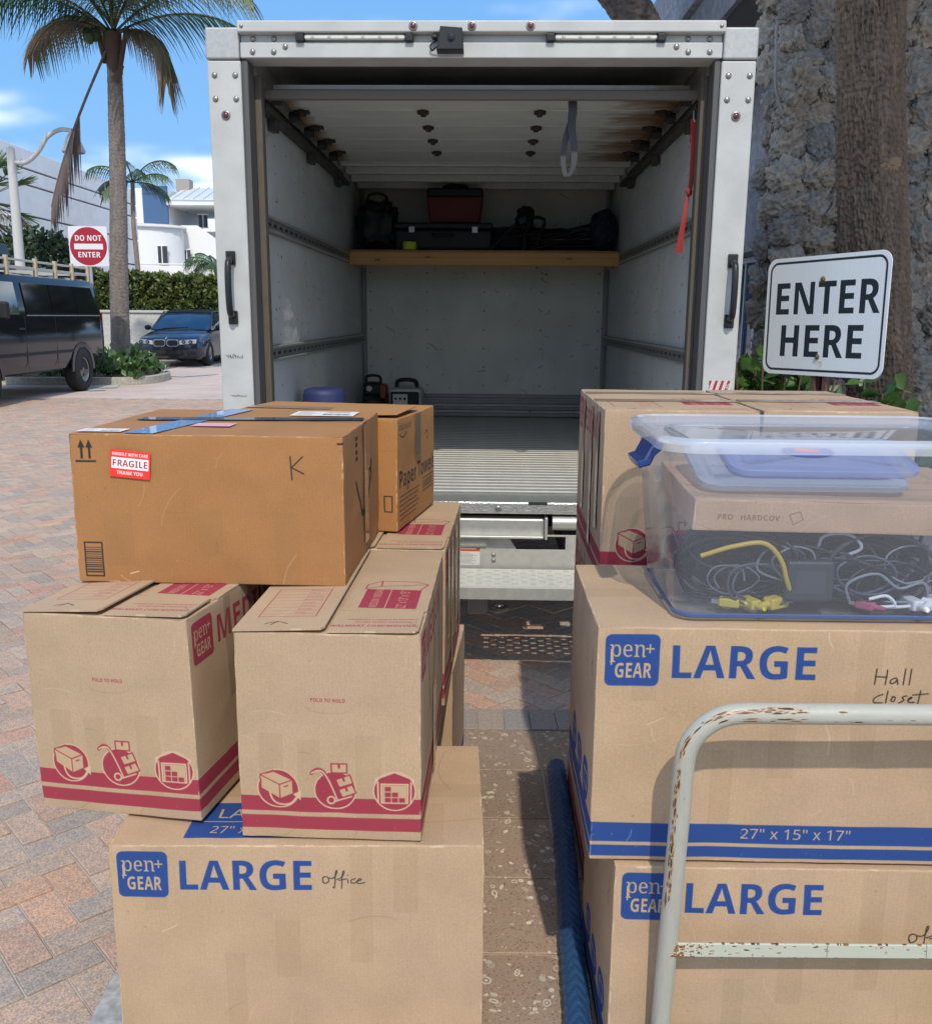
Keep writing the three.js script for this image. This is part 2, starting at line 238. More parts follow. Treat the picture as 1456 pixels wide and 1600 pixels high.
// a loose cut of cardboard (flap) whose face comes from the top of an atlas: x0..x1, z0..z1 in box axes
function flap(A, x0, x1, z0, z1, y, lift, seed, parent, chamfer = 0.006) {
  const t = 0.0035, ext_ = shapeOf([[x0 + chamfer, z0], [x1 - chamfer, z0], [x1, z0 + chamfer * 2], [x1, z1 - chamfer * 2], [x1 - chamfer, z1], [x0, z1], [x0, z0]]);
  const g = new THREE.ExtrudeGeometry(ext_, { depth: t, bevelEnabled: false }); g.rotateX(Math.PI / 2); // shape y becomes z, depth goes down
  const p = g.attributes.position, uv = g.attributes.uv;
  for (let i = 0; i < p.count; i++) { const x = p.getX(i), z = p.getZ(i); uv.setXY(i, (A.x0.top + clamp(x + A.w / 2, 0.002, A.w - 0.002)) * A.S / A.W, 1 - (A.h + clamp(z + A.d / 2, 0.002, A.d - 0.002)) * A.S / A.Hh); p.setY(i, p.getY(i) + y + t + lift * (x - x0) / (x1 - x0)); }
  g.computeVertexNormals(); return obj('flap', g, A.m, parent);
}
const BLUE = '#1f4180', RED = '#96303e', INK = '#2b2624';
function txt(c, s, x, y, px, color, font = 'bold', sx = 1, align = 'left', family = 'sans-serif') { c.save(); c.translate(x, y); c.scale(sx, 1); c.font = `${font} ${px}px ${family}`; c.textAlign = align; c.fillStyle = color; c.fillText(s, 0, 0); c.restore(); }
function path(c, color, lw, lines, close) { c.strokeStyle = color; c.lineWidth = lw; c.lineJoin = c.lineCap = 'round'; for (const l of lines) { c.beginPath(); l.forEach(([x, y], i) => (i ? c.lineTo(x, y) : c.moveTo(x, y))); if (close) c.closePath(); c.stroke(); } }
function curve(c, color, lw, lines) { c.strokeStyle = color; c.lineWidth = lw; c.lineJoin = c.lineCap = 'round'; for (const l of lines) { c.beginPath(); c.moveTo(...l[0]); for (let i = 1; i < l.length - 1; i++) c.quadraticCurveTo(l[i][0], l[i][1], (l[i][0] + l[i + 1][0]) / 2, (l[i][1] + l[i + 1][1]) / 2); c.lineTo(...l[l.length - 1]); c.stroke(); } }
function poly(c, color, pts) { c.fillStyle = color; c.beginPath(); pts.forEach(([x, y], i) => (i ? c.lineTo(x, y) : c.moveTo(x, y))); c.closePath(); c.fill(); }
function rrect(c, x, y, w, h, r, color) { c.fillStyle = color; c.beginPath(); c.roundRect(x, y, w, h, r); c.fill(); }
function tape(c, x, y, w, h) { c.fillStyle = 'rgba(120,92,66,0.095)'; c.fillRect(x, y, w, h); c.strokeStyle = 'rgba(90,68,48,0.09)'; c.lineWidth = 0.8; c.strokeRect(x, y, w, h); }
function badge(c, x, y, s, color, paper) { // the brand mark: a rounded square with two words
  rrect(c, x, y, s, s, s * 0.12, color);
  txt(c, 'pen', x + s * 0.08, y + s * 0.44, s * 0.44, paper, '', 0.86, 'left', 'serif'); txt(c, '+', x + s * 0.72, y + s * 0.42, s * 0.4, paper, '', 0.9);
  txt(c, 'GEAR', x + s * 0.17, y + s * 0.84, s * 0.40, paper, 'bold', 0.68); path(c, paper, s * 0.03, [[[x + s * 0.115, y + s * 0.3], [x + s * 0.115, y + s * 0.58]]]);
}
const PAPER = '#b79a78', CB = [178, 150, 119];
// large blue boxes
function largeAtlas(seed, mark, extra, frontBands = true, topLabel = true) {
  const S = 860; let A;
  const bands = (c, W, H, text) => { c.fillStyle = BLUE; c.fillRect(0, H - 73, W, 37); c.fillRect(0, H - 29, W, 21); if (text) txt(c, '27" x 15" x 17"', W * 0.383, H - 45, 27, PAPER, '', 1.1); };
  A = atlas(0.686, 0.434, 0.402, S, CB, seed, {
    front: (c, W, H) => { tape(c, 62, 0, 40, 130); tape(c, 440, 0, 40, 240); tape(c, 520, 5, 44, 130); tape(c, 205, 220, 36, 160); tape(c, 300, 150, 45, 120); frontBands && bands(c, W, H, true); badge(c, 14, 12, 92, BLUE, PAPER); txt(c, 'LARGE', 120, 89, 82, BLUE, 'bold', 1.0); path(c, 'rgba(235,220,200,0.5)', 1.2, [[[90, 175], [120, 160]]]); mark && mark(c); },
    back: (c, W, H) => { bands(c, W, H, true); badge(c, 14, 12, 92, BLUE, PAPER); txt(c, 'LARGE', 120, 86, 74, BLUE); },
    right: (c, W, H) => { bands(c, W, H); tape(c, 170, 0, 55, 150); },
    left: (c, W, H) => { bands(c, W, H); tape(c, 150, 0, 60, 140); for (const k of [0, 1, 2]) { rrect(c, 70 + k * 100, H - 150, 80, 80, 40, BLUE); path(c, PAPER, 4, [[[90 + k * 100, H - 125], [130 + k * 100, H - 125], [130 + k * 100, H - 95], [90 + k * 100, H - 95], [90 + k * 100, H - 125]]]); } curve(c, INK, 2.5, [[[W - 55, 60], [W - 40, 75], [W - 60, 90], [W - 45, 105]]]); },
    top: (c, W, H) => { if (topLabel) { c.fillStyle = BLUE; c.fillRect(130, H - 150, 230, 125); txt(c, 'LARGE', 172, H - 95, 44, PAPER, '', 1.15); path(c, PAPER, 2.5, [[[150, H - 82], [345, H - 82]]]); txt(c, '27" x 15" x 17"', 172, H - 42, 34, PAPER, '', 0.9); } tape(c, 0, H / 2 - 26, W, 52); tape(c, 560, H - 150, 50, 150); curve(c, 'rgba(110,85,60,0.5)', 1.2, [[[610, 30], [585, 120], [625, 200]], [[440, 300], [530, 330], [680, 310]]]); extra && extra(c, W, H); },
  });
  return A;
}
const penOffice = (c, x, y) => curve(c, INK, 2.2, [[[x, y], [x - 4, y - 14], [x + 12, y - 16], [x + 14, y - 2], [x + 2, y + 3], [x, y - 4]], [[x + 14, y - 12], [x + 24, y - 8], [x + 34, y - 30], [x + 28, y - 32], [x + 26, y + 16], [x + 22, y + 10]], [[x + 30, y - 8], [x + 44, y - 12], [x + 50, y - 30], [x + 44, y - 30], [x + 42, y + 14]], [[x + 36, y - 6], [x + 54, y - 10]], [[x + 56, y - 8], [x + 57, y + 1]], [[x + 56, y - 18], [x + 57, y - 19]], [[x + 74, y - 10], [x + 63, y - 9], [x + 64, y + 2], [x + 76, y]], [[x + 76, y - 3], [x + 90, y - 6], [x + 84, y - 12], [x + 76, y - 2], [x + 82, y + 4], [x + 96, y]]]);
const penCloset = (c, x, y) => { curve(c, INK, 2.2, [[[x + 2, y - 28], [x, y]], [[x + 20, y - 26], [x + 18, y]], [[x, y - 14], [x + 20, y - 13]], [[x + 36, y - 12], [x + 26, y - 10], [x + 26, y], [x + 36, y - 4], [x + 37, y - 12], [x + 39, y]], [[x + 50, y - 28], [x + 48, y]], [[x + 60, y - 28], [x + 58, y]]]);
  curve(c, INK, 2.2, [[[x + 16, y + 18], [x + 2, y + 22], [x, y + 34], [x + 16, y + 33]], [[x + 24, y + 12], [x + 22, y + 33]], [[x + 34, y + 22], [x + 28, y + 28], [x + 36, y + 32], [x + 38, y + 22], [x + 32, y + 22]], [[x + 56, y + 20], [x + 46, y + 22], [x + 54, y + 28], [x + 44, y + 33]], [[x + 58, y + 28], [x + 68, y + 22], [x + 60, y + 22], [x + 58, y + 32], [x + 70, y + 31]], [[x + 78, y + 10], [x + 76, y + 33]], [[x + 66, y + 18], [x + 92, y + 15]]]); };
const AL1 = largeAtlas(101, (c) => { c.save(); c.translate(390, 74); c.scale(0.8, 0.8); penOffice(c, 0, 0); c.restore(); }, null, false), AR1 = largeAtlas(102, (c) => penCloset(c, 470, 95), null, true, false), AR0 = largeAtlas(103, (c) => penOffice(c, 530, 140));
// medium red boxes
function medIcons(c, W, y) {
  const pale = '#c4a887';
  for (const [k, x] of [[0, W * 0.215], [1, W * 0.53], [2, W * 0.855]]) {
    c.fillStyle = RED; c.beginPath(); c.arc(x, y, 38, 0, 6.3); c.fill(); c.strokeStyle = pale; c.lineWidth = 2.6; c.beginPath(); c.arc(x, y, 38, 0, 6.3); c.stroke();
    if (k === 0) { poly(c, PAPER, [[x - 31, y - 25], [x + 2, y - 8], [x + 2, y + 20], [x - 31, y]]); poly(c, PAPER, [[x + 2, y - 8], [x + 26, y - 18], [x + 26, y + 8], [x + 2, y + 20]]); poly(c, PAPER, [[x - 31, y - 25], [x - 8, y - 33], [x + 26, y - 18], [x + 2, y - 8]]); path(c, RED, 2, [[[x - 33, y - 26], [x + 2, y - 8], [x + 2, y + 20]], [[x + 2, y - 8], [x + 27, y - 19]], [[x - 33, y - 26], [x - 8, y - 36], [x + 29, y - 20], [x + 29, y - 8]], [[x - 33, y - 26], [x - 33, y + 2]]]); path(c, RED, 2.4, [[[x + 11, y - 4], [x + 18, y - 7]]]); curve(c, pale, 3.4, [[[x - 16, y + 8], [x - 14, y + 30], [x + 20, y + 34], [x + 34, y + 14]]]); poly(c, pale, [[x + 26, y + 10], [x + 42, y + 2], [x + 40, y + 22]]); }
    if (k === 1) { curve(c, RED, 7, [[[x - 42, y - 34], [x - 34, y - 44], [x - 18, y - 38], [x + 4, y + 22]]]); curve(c, pale, 3, [[[x - 42, y - 34], [x - 32, y - 41], [x - 18, y - 37], [x + 4, y + 22]]]); for (const [bx0, by, ra] of [[-6, -44, 0], [3, -18, -0.35], [8, 2, -0.4]]) { c.save(); c.translate(x + bx0 + 14, y + by); c.rotate(ra); c.fillStyle = PAPER; c.fillRect(-14, -9, 28, 18); c.strokeStyle = RED; c.lineWidth = 2.6; c.strokeRect(-14, -9, 28, 18); c.fillStyle = RED; c.fillRect(-2, -9, 4, 9); c.restore(); } c.strokeStyle = pale; c.lineWidth = 3.4; c.beginPath(); c.arc(x - 8, y + 21, 7, 0, 6.3); c.stroke(); path(c, pale, 3, [[[x - 2, y + 24], [x + 30, y + 12]]]); }
    if (k === 2) { path(c, pale, 3.2, [[[x - 30, y - 18], [x - 30, y + 22]], [[x + 30, y - 18], [x + 30, y + 22]], [[x - 34, y - 16], [x - 34, y - 24], [x, y - 38], [x + 34, y - 24], [x + 34, y - 16]], [[x - 24, y - 14], [x - 24, y + 23], [x + 24, y + 23], [x + 24, y - 14], [x - 24, y - 14]]]); c.fillStyle = PAPER; c.fillRect(x - 22, y - 12, 44, 34); c.fillStyle = RED; for (const [a, b] of [[0, 0], [0, 1], [1, 1], [0, 2], [1, 2], [2, 2]]) c.fillRect(x - 18 + a * 13, y - 9 + b * 11, 11, 9); }
  }
}
function medAtlas(seed) {
  const band = (c, W, H) => { c.fillStyle = RED; c.fillRect(0, H - 84, W, 30); c.fillRect(0, H - 45, W, 26); };
  const end = (c, W, H) => { tape(c, 40, 190, 42, 150); tape(c, 110, 200, 40, 130); tape(c, 215, 190, 45, 190); band(c, W, H); medIcons(c, W, H - 100); txt(c, 'FOLD TO HOLD', W * 0.5, 126, 10.5, RED, 'bold', 0.85, 'center'); curve(c, 'rgba(110,85,60,0.35)', 1, [[[120, 132], [130, 148], [200, 148], [214, 132]]]); };
  const side = (c, W, H) => { band(c, W, H); badge(c, 16, 14, 82, RED, PAPER); txt(c, 'MEDIUM', 112, 84, 78, RED, 'bold', 1); for (const x of [150, 260, 400]) { c.fillStyle = 'rgba(105,84,64,0.32)'; c.fillRect(x, 0, 30, 210); } };
  return atlas(0.332, 0.398, 0.572, 860, [176, 149, 119], seed, {
    front: end, back: end, right: side, left: side,
    top: (c, W, H) => { // right half: print panel and open box drawing; left half: the contents form
      const px = 212;
      c.save(); c.translate(W - 22, H - 250); c.fillStyle = RED; c.fillRect(-110, -10, 110, 122); c.rotate(-Math.PI / 2); txt(c, 'MEDIUM / MEDIANO', -108, -76, 22, PAPER, '', 0.62); path(c, PAPER, 2, [[[-112, -60], [10, -60]]]); txt(c, '22" x 13" x 15"', -108, -22, 26, PAPER, '', 0.66); c.restore();
      path(c, RED, 2.6, [[[px - 16, H - 262], [px - 14, H - 290], [px + 12, H - 318], [px + 84, H - 318], [px + 108, H - 300], [px + 96, H - 262]], [[px - 16, H - 262], [px + 14, H - 280], [px + 12, H - 318]], [[px + 14, H - 280], [px + 108, H - 300]]]);
      txt(c, 'SUGERENCIAS Y CONSEJOS EN MUDANZAS', W - 10, H - 62, 9, RED, 'bold', 0.72, 'right'); txt(c, 'TIPS AND HELPFUL SUGGESTIONS AT', W - 10, H - 48, 9, RED, 'bold', 0.72, 'right'); txt(c, 'WALMART.COM/MOVING', W - 10, H - 26, 15, RED, 'bold', 0.86, 'right');
      c.strokeStyle = RED; c.lineWidth = 1.8; c.strokeRect(30, H - 240, 104, 170); for (let k = 0; k < 8; k++) { path(c, RED, 0.9, [[[34, H - 225 + k * 20], [130, H - 225 + k * 20]]]); txt(c, ['Kitchen', 'Office', 'Bedroom', 'Bathroom', 'Garage', 'Hallway', 'Storage', 'Other'][k], 92, H - 229 + k * 20, 10, RED, '', 0.8); }
      curve(c, INK, 2.4, [[[52, H - 30], [70, H - 46], [92, H - 30]], [[72, H - 44], [64, H - 26]]]);
    },
  });
}
const AM = medAtlas(111), AMb = medAtlas(112);
function cardBox(name, label, category, A, x, D, yaw, y0, o = {}) { // x, D: middle of the front bottom edge; yaw turns the right end nearer
  const t = thing(name, label, category, [x + Math.sin(R(yaw)) * A.d / 2, y0, -(D + Math.cos(R(yaw)) * A.d / 2)], -R(yaw), o.group);
  if (o.tilt) t.rotation.z = R(o.tilt);
  obj('body', cardGeo(A, o.seed ?? 1, o.bulge ?? 0.004), A.m, t);
  return t;
}
const tapeMat = mat([0.38, 0.285, 0.195], { phys: true, roughness: 0.22, clearcoat: 0.6, clearcoatRoughness: 0.2 });
tapeMat.bumpMap = rep(lumps, 3); tapeMat.bumpScale = 0.001;
const clearTape = mat([0.62, 0.50, 0.38], { phys: true, roughness: 0.14, transmission: 0.8, thickness: 0 });
// strip of tape over a box side: vertical on the +-x side from the top edge down
function sideTape(parent, A, sx, z, y0, y1, w, m) { return obj('tape', bx(0.0008, y1 - y0, w, sx * (A.w / 2 + 0.0042), (y0 + y1) / 2, z, 0, 0, 0, 0), m, parent); }
{
  const gL = 'large blue printed moving boxes', gM = 'medium red printed moving boxes';
  const L1 = cardBox('moving_box', 'large box with blue print, marked office, holding up two medium boxes', 'box', AL1, -0.304, 1.519, -0.8, 0.0, { seed: 3, group: gL });
  const R0 = cardBox('moving_box', 'large box with blue print at the bottom, under the box marked hall closet', 'box', AR0, 0.610, 1.458, 0.6, 0.0, { seed: 5, group: gL });
  const R1 = cardBox('moving_box', 'large box with blue print, marked hall closet, under the plastic tote', 'box', AR1, 0.566, 1.470, 1.0, 0.438, { seed: 8, group: gL });
  const AL2 = largeAtlas(104, null); 
  const L2 = cardBox('moving_box', 'plain cardboard box on the ground behind the large office box', 'box', AL2, -0.375, 2.39, 4.5, 0.0, { seed: 12, group: gL });
  const flaps = (t, A, seed, k) => { flap(A, -A.w / 2, -0.004, -A.d / 2, A.d / 2 + 0.001, A.h + 0.0005, 0.006 * k, seed, t); flap(A, 0.006, A.w / 2, -A.d / 2, A.d / 2 - 0.12, A.h + 0.0005, -0.001, seed + 1, t); flap(A, 0.002, A.w / 2 - 0.004, A.d / 2 - 0.115, A.d / 2, A.h + 0.001, 0.003 * k, seed + 2, t); };
  const M1 = cardBox('moving_box', 'medium box with red icons, upright on the office box, front right of its pair', 'box', AM, -0.243, 1.536, 2.4, 0.437, { seed: 21, group: gM });
  flaps(M1, AM, 1, 1);
  const M2 = cardBox('moving_box', 'medium box with red icons, leftmost, overhanging the left end of the office box', 'box', AM, -0.657, 1.612, 10.5, 0.440, { seed: 33, group: gM, tilt: 1.2 });
  flaps(M2, AM, 5, 1.3);
  const M3 = cardBox('moving_box', 'medium box with red print behind the front pair, under the paper towel carton', 'box', AMb, -0.214, 2.14, 3.2, 0.437, { seed: 44, group: gM });
  flaps(M3, AMb, 9, 0.5);
  const M4 = cardBox('moving_box', 'medium box with red print under the back of the fragile carton', 'box', AMb, -0.60, 2.235, 4, 0.437, { seed: 47, group: gM });
  const L3 = cardBox('moving_box', 'large box with blue print on the ground under the rear medium box', 'box', AL2, -0.42, 1.952, -0.8, 0.0, { seed: 49, group: gL });
  const R2 = cardBox('moving_box', 'medium box with red print left of its twin, behind the plastic tote', 'box', AMb, 0.462, 1.975, 1.6, 0.79, { seed: 51, group: gM });
  const R3 = cardBox('moving_box', 'medium box with red print right of its twin, behind the plastic tote', 'box', AMb, 0.806, 1.985, 1.6, 0.79, { seed: 56, group: gM });
  for (const [x, s] of [[0.462, 61], [0.806, 66]]) for (const k of [0, 1]) cardBox('moving_box', x < 0.5 ? (k ? 'medium box second from the ground in the stack behind the hall closet box' : 'medium box lowest in the stack behind the hall closet box') : (k ? 'medium box second from the ground in the rightmost rear stack' : 'medium box lowest in the rightmost rear stack'), 'box', AMb, x, 1.98, 1.6, k * 0.395, { seed: s + k, group: gM, bulge: 0.001 });
  for (const [t, A] of [[R2, AMb], [R3, AMb]]) { obj('tape', bx(A.w - 0.004, 0.0008, 0.05, 0, A.h + 0.0012, 0.06, 0, 0, 0, 0), tapeMat, t); obj('tape', bx(A.w - 0.004, 0.0008, 0.04, 0, A.h + 0.0012, -0.16, 0, 0, 0, 0), tapeMat, t); }
  for (const [z, w, y0] of [[0.20, 0.035, 0.12], [0.07, 0.03, 0.05], [-0.12, 0.04, 0.1]]) sideTape(R2, AMb, -1, z, y0, 0.385, w, tapeMat);
  for (const [z, w, y0] of [[0.22, 0.03, 0.16], [0.10, 0.035, 0.05], [-0.05, 0.03, 0.08], [-0.2, 0.04, 0.05]]) { sideTape(M3, AMb, 1, z, y0, 0.385, w, tapeMat); }
  sideTape(M1, AM, 1, 0.02, 0.02, 0.20, 0.05, tapeMat);
  // the fragile carton
  const brown = [161, 113, 66];
  const AA = atlas(0.549, 0.305, 0.495, 900, brown, 121, {
    front: (c, W, H) => {
      tape(c, 255, 150, 48, 95); tape(c, 410, 155, 50, 150); tape(c, 60, 160, 60, 110);
      for (const x of [24, 40]) { poly(c, INK, [[x - 7, 28], [x, 11], [x + 7, 28]]); c.fillStyle = INK; c.fillRect(x - 2.4, 26, 4.8, 24); } c.fillStyle = INK; c.fillRect(11, 53, 42, 4);
      path(c, INK, 2.6, [[[444, 40], [446, 86]], [[468, 40], [446, 62], [470, 74]]]); c.fillRect(W - 12, 12, 12, 4);
      path(c, INK, 3, [[[17, 222], [53, 222], [53, 292], [17, 292], [17, 222]]]); const r = rng(9); for (let y = 232; y < 284;) { const t = 0.8 + r() * 2.4; c.fillStyle = INK; c.fillRect(19, y, 32, t); y += t + 1 + r() * 2.4; } path(c, 'rgba(230,205,170,0.8)', 2, [[[108, 286], [126, 281]]]);
    },
    right: (c, W, H) => { curve(c, INK, 15, [[[150, 120], [215, 215], [300, 190], [345, 140]]]); poly(c, INK, [[318, 112], [372, 92], [366, 160], [352, 128]]); c.fillStyle = INK; c.fillRect(0, 12, 10, 4); for (const y of [20, 34, 50, 64]) { c.fillStyle = INK; c.fillRect(150, y, 28, 9); } tape(c, 225, 0, 60, H); },
    left: (c, W, H) => { tape(c, 225, 0, 60, H); }, top: (c, W, H) => { c.strokeStyle = 'rgba(70,48,30,0.8)'; c.lineWidth = 2; c.strokeRect(0, H / 2, W, 0.5); tape(c, 0, H / 2 - 30, W, 60); tape(c, 330, 0, 55, H); },
  });
  const A1 = cardBox('carton', 'wide brown carton with red fragile sticker, on top of two medium boxes', 'carton', AA, -0.516, 1.805, 2.5, 0.8435, { seed: 71, bulge: 0.002 });
  const fragile = mat([1, 1, 1], { roughness: 0.35 }); fragile.map = canvasTex(512, 344, (c) => { c.fillStyle = '#f2392f'; c.fillRect(0, 0, 512, 344); c.fillStyle = '#fbeeee'; c.fillRect(20, 96, 472, 140); txt(c, 'FRAGILE', 256, 208, 116, '#a31d22', 'bold', 0.98, 'center'); txt(c, 'HANDLE WITH CARE', 256, 72, 56, '#fbdcd8', 'bold', 0.86, 'center'); txt(c, 'THANK YOU', 256, 308, 62, '#fbdcd8', 'bold', 0.95, 'center'); });
  const st = obj('sticker', new THREE.PlaneGeometry(0.081, 0.055), fragile, A1); st.position.set(-0.549 / 2 + 0.124, 0.305 - 0.060, 0.495 / 2 + 0.0048); st.rotation.z = R(-5); st.userData.label = 'red and white fragile sticker';
  const shipTex = mat([1, 1, 1], { roughness: 0.4 }); shipTex.map = canvasTex(512, 256, (c) => { c.fillStyle = '#eceae6'; c.fillRect(0, 0, 512, 256); const r = rng(3); c.fillStyle = '#444'; for (let x = 250; x < 470;) { const t = 2 + r() * 7; c.fillRect(x, 120, t, 90); x += t + 2 + r() * 6; } for (let k = 0; k < 7; k++) c.fillRect(30, 30 + k * 28, 80 + r() * 120, 8); c.fillRect(250, 40, 200, 20); });
  const lab = obj('shipping_label', new THREE.PlaneGeometry(0.15, 0.10).rotateX(-Math.PI / 2), shipTex, A1); lab.position.set(0.16, 0.305 + 0.0022, -0.16);
  const lab2 = obj('shipping_label', new THREE.PlaneGeometry(0.09, 0.05).rotateX(-Math.PI / 2), shipTex, A1); lab2.position.set(-0.22, 0.305 + 0.0022, 0.205);
  const pink = obj('sticker', new THREE.PlaneGeometry(0.085, 0.06).rotateX(-Math.PI / 2), (() => { const m = mat([0.72, 0.36, 0.42], { roughness: 0.5 }); return m; })(), A1); pink.position.set(-0.03, 0.305 + 0.0022, 0.09); pink.userData.label = 'pale pink sticker';
  const blueTape = mat([0.16, 0.33, 0.60], { phys: true, roughness: 0.25, clearcoat: 0.5 }); blueTape.bumpMap = rep(lumps, 4); blueTape.bumpScale = 0.002;
  const bt = obj('tape', bx(0.062, 0.0008, 0.49, -0.10, 0.305 + 0.0016, 0.0, 0, R(-8), 0, 0), blueTape, A1); bt.userData.label = 'light blue tape from front to back';
  const dark = mat([0.045, 0.06, 0.10], { phys: true, roughness: 0.2, clearcoat: 0.5 }); dark.bumpMap = rep(lumps, 5); dark.bumpScale = 0.004;
  const kt = obj('tape', [bx(0.50, 0.0008, 0.05, 0.02, 0.305 + 0.0026, -0.03, 0, R(5), 0, 0), bx(0.0008, 0.11, 0.05, 0.549 / 2 + 0.0045, 0.25, -0.05, 0, 0, 0, 0)], dark, A1); kt.userData.label = 'dark torn tape running left to right';
  sideTape(A1, AA, 1, -0.02, 0.03, 0.30, 0.05, clearTape);
  // the paper towel carton
  const AP = atlas(0.489, 0.286, 0.391, 900, [167, 118, 66], 131, {
    front: (c, W, H) => { path(c, INK, 3, [[[W - 34, 195], [W - 14, 195], [W - 14, 235], [W - 34, 235], [W - 34, 195]]]); path(c, 'rgba(120,84,50,0.5)', 1, [[[W - 60, 80], [W, 78]]]); },
    right: (c, W, H) => { txt(c, 'amazonbasics', 18, 32, 24, INK, '', 0.8); curve(c, INK, 3.4, [[[22, 40], [50, 56], [88, 38]]]); txt(c, 'Paper Towels', 16, 178, 62, INK, 'bold', 0.96); curve(c, INK, 4, [[[285, 70], [300, 55], [320, 75], [300, 85]]]); for (let k = 0; k < 6; k++) { c.fillStyle = INK; c.fillRect(20, 200 + k * 12, 190 - 12 * (k % 3), 2.4); } path(c, INK, 3, [[[250, 190], [375, 190], [375, 226], [250, 226], [250, 190]]]); for (let k = 0; k < 9; k++) c.fillRect(258 + k * 12, 196, 6, 24); tape(c, 195, 0, 52, 130); },
    left: (c, W, H) => {}, top: (c, W, H) => { c.strokeStyle = 'rgba(70,45,22,0.9)'; c.lineWidth = 2.4; c.beginPath(); c.moveTo(0, H / 2); c.lineTo(W, H / 2); c.stroke(); tape(c, 0, H / 2 - 26, W, 52); tape(c, 150, 0, 50, H); tape(c, 350, 0, 50, H); },
  });
  const A2 = cardBox('carton', 'orange brown paper towel carton behind the fragile carton', 'carton', AP, -0.412, 2.325, 11.5, 0.8445, { seed: 81, bulge: 0.003 });
  obj('flap', bx(0.22, 0.003, 0.19, 0.13, 0.286 + 0.007, 0.08, R(1), 0, R(2.2), 0.001), mat([0.385, 0.182, 0.055], { roughness: 0.85 }), A2);
  obj('tape', bx(0.48, 0.0008, 0.05, 0, 0.286 + 0.0018, -0.01, 0, 0, 0, 0), tapeMat, A2);
  sideTape(A2, AP, 1, 0.0, 0.16, 0.282, 0.05, clearTape);
}
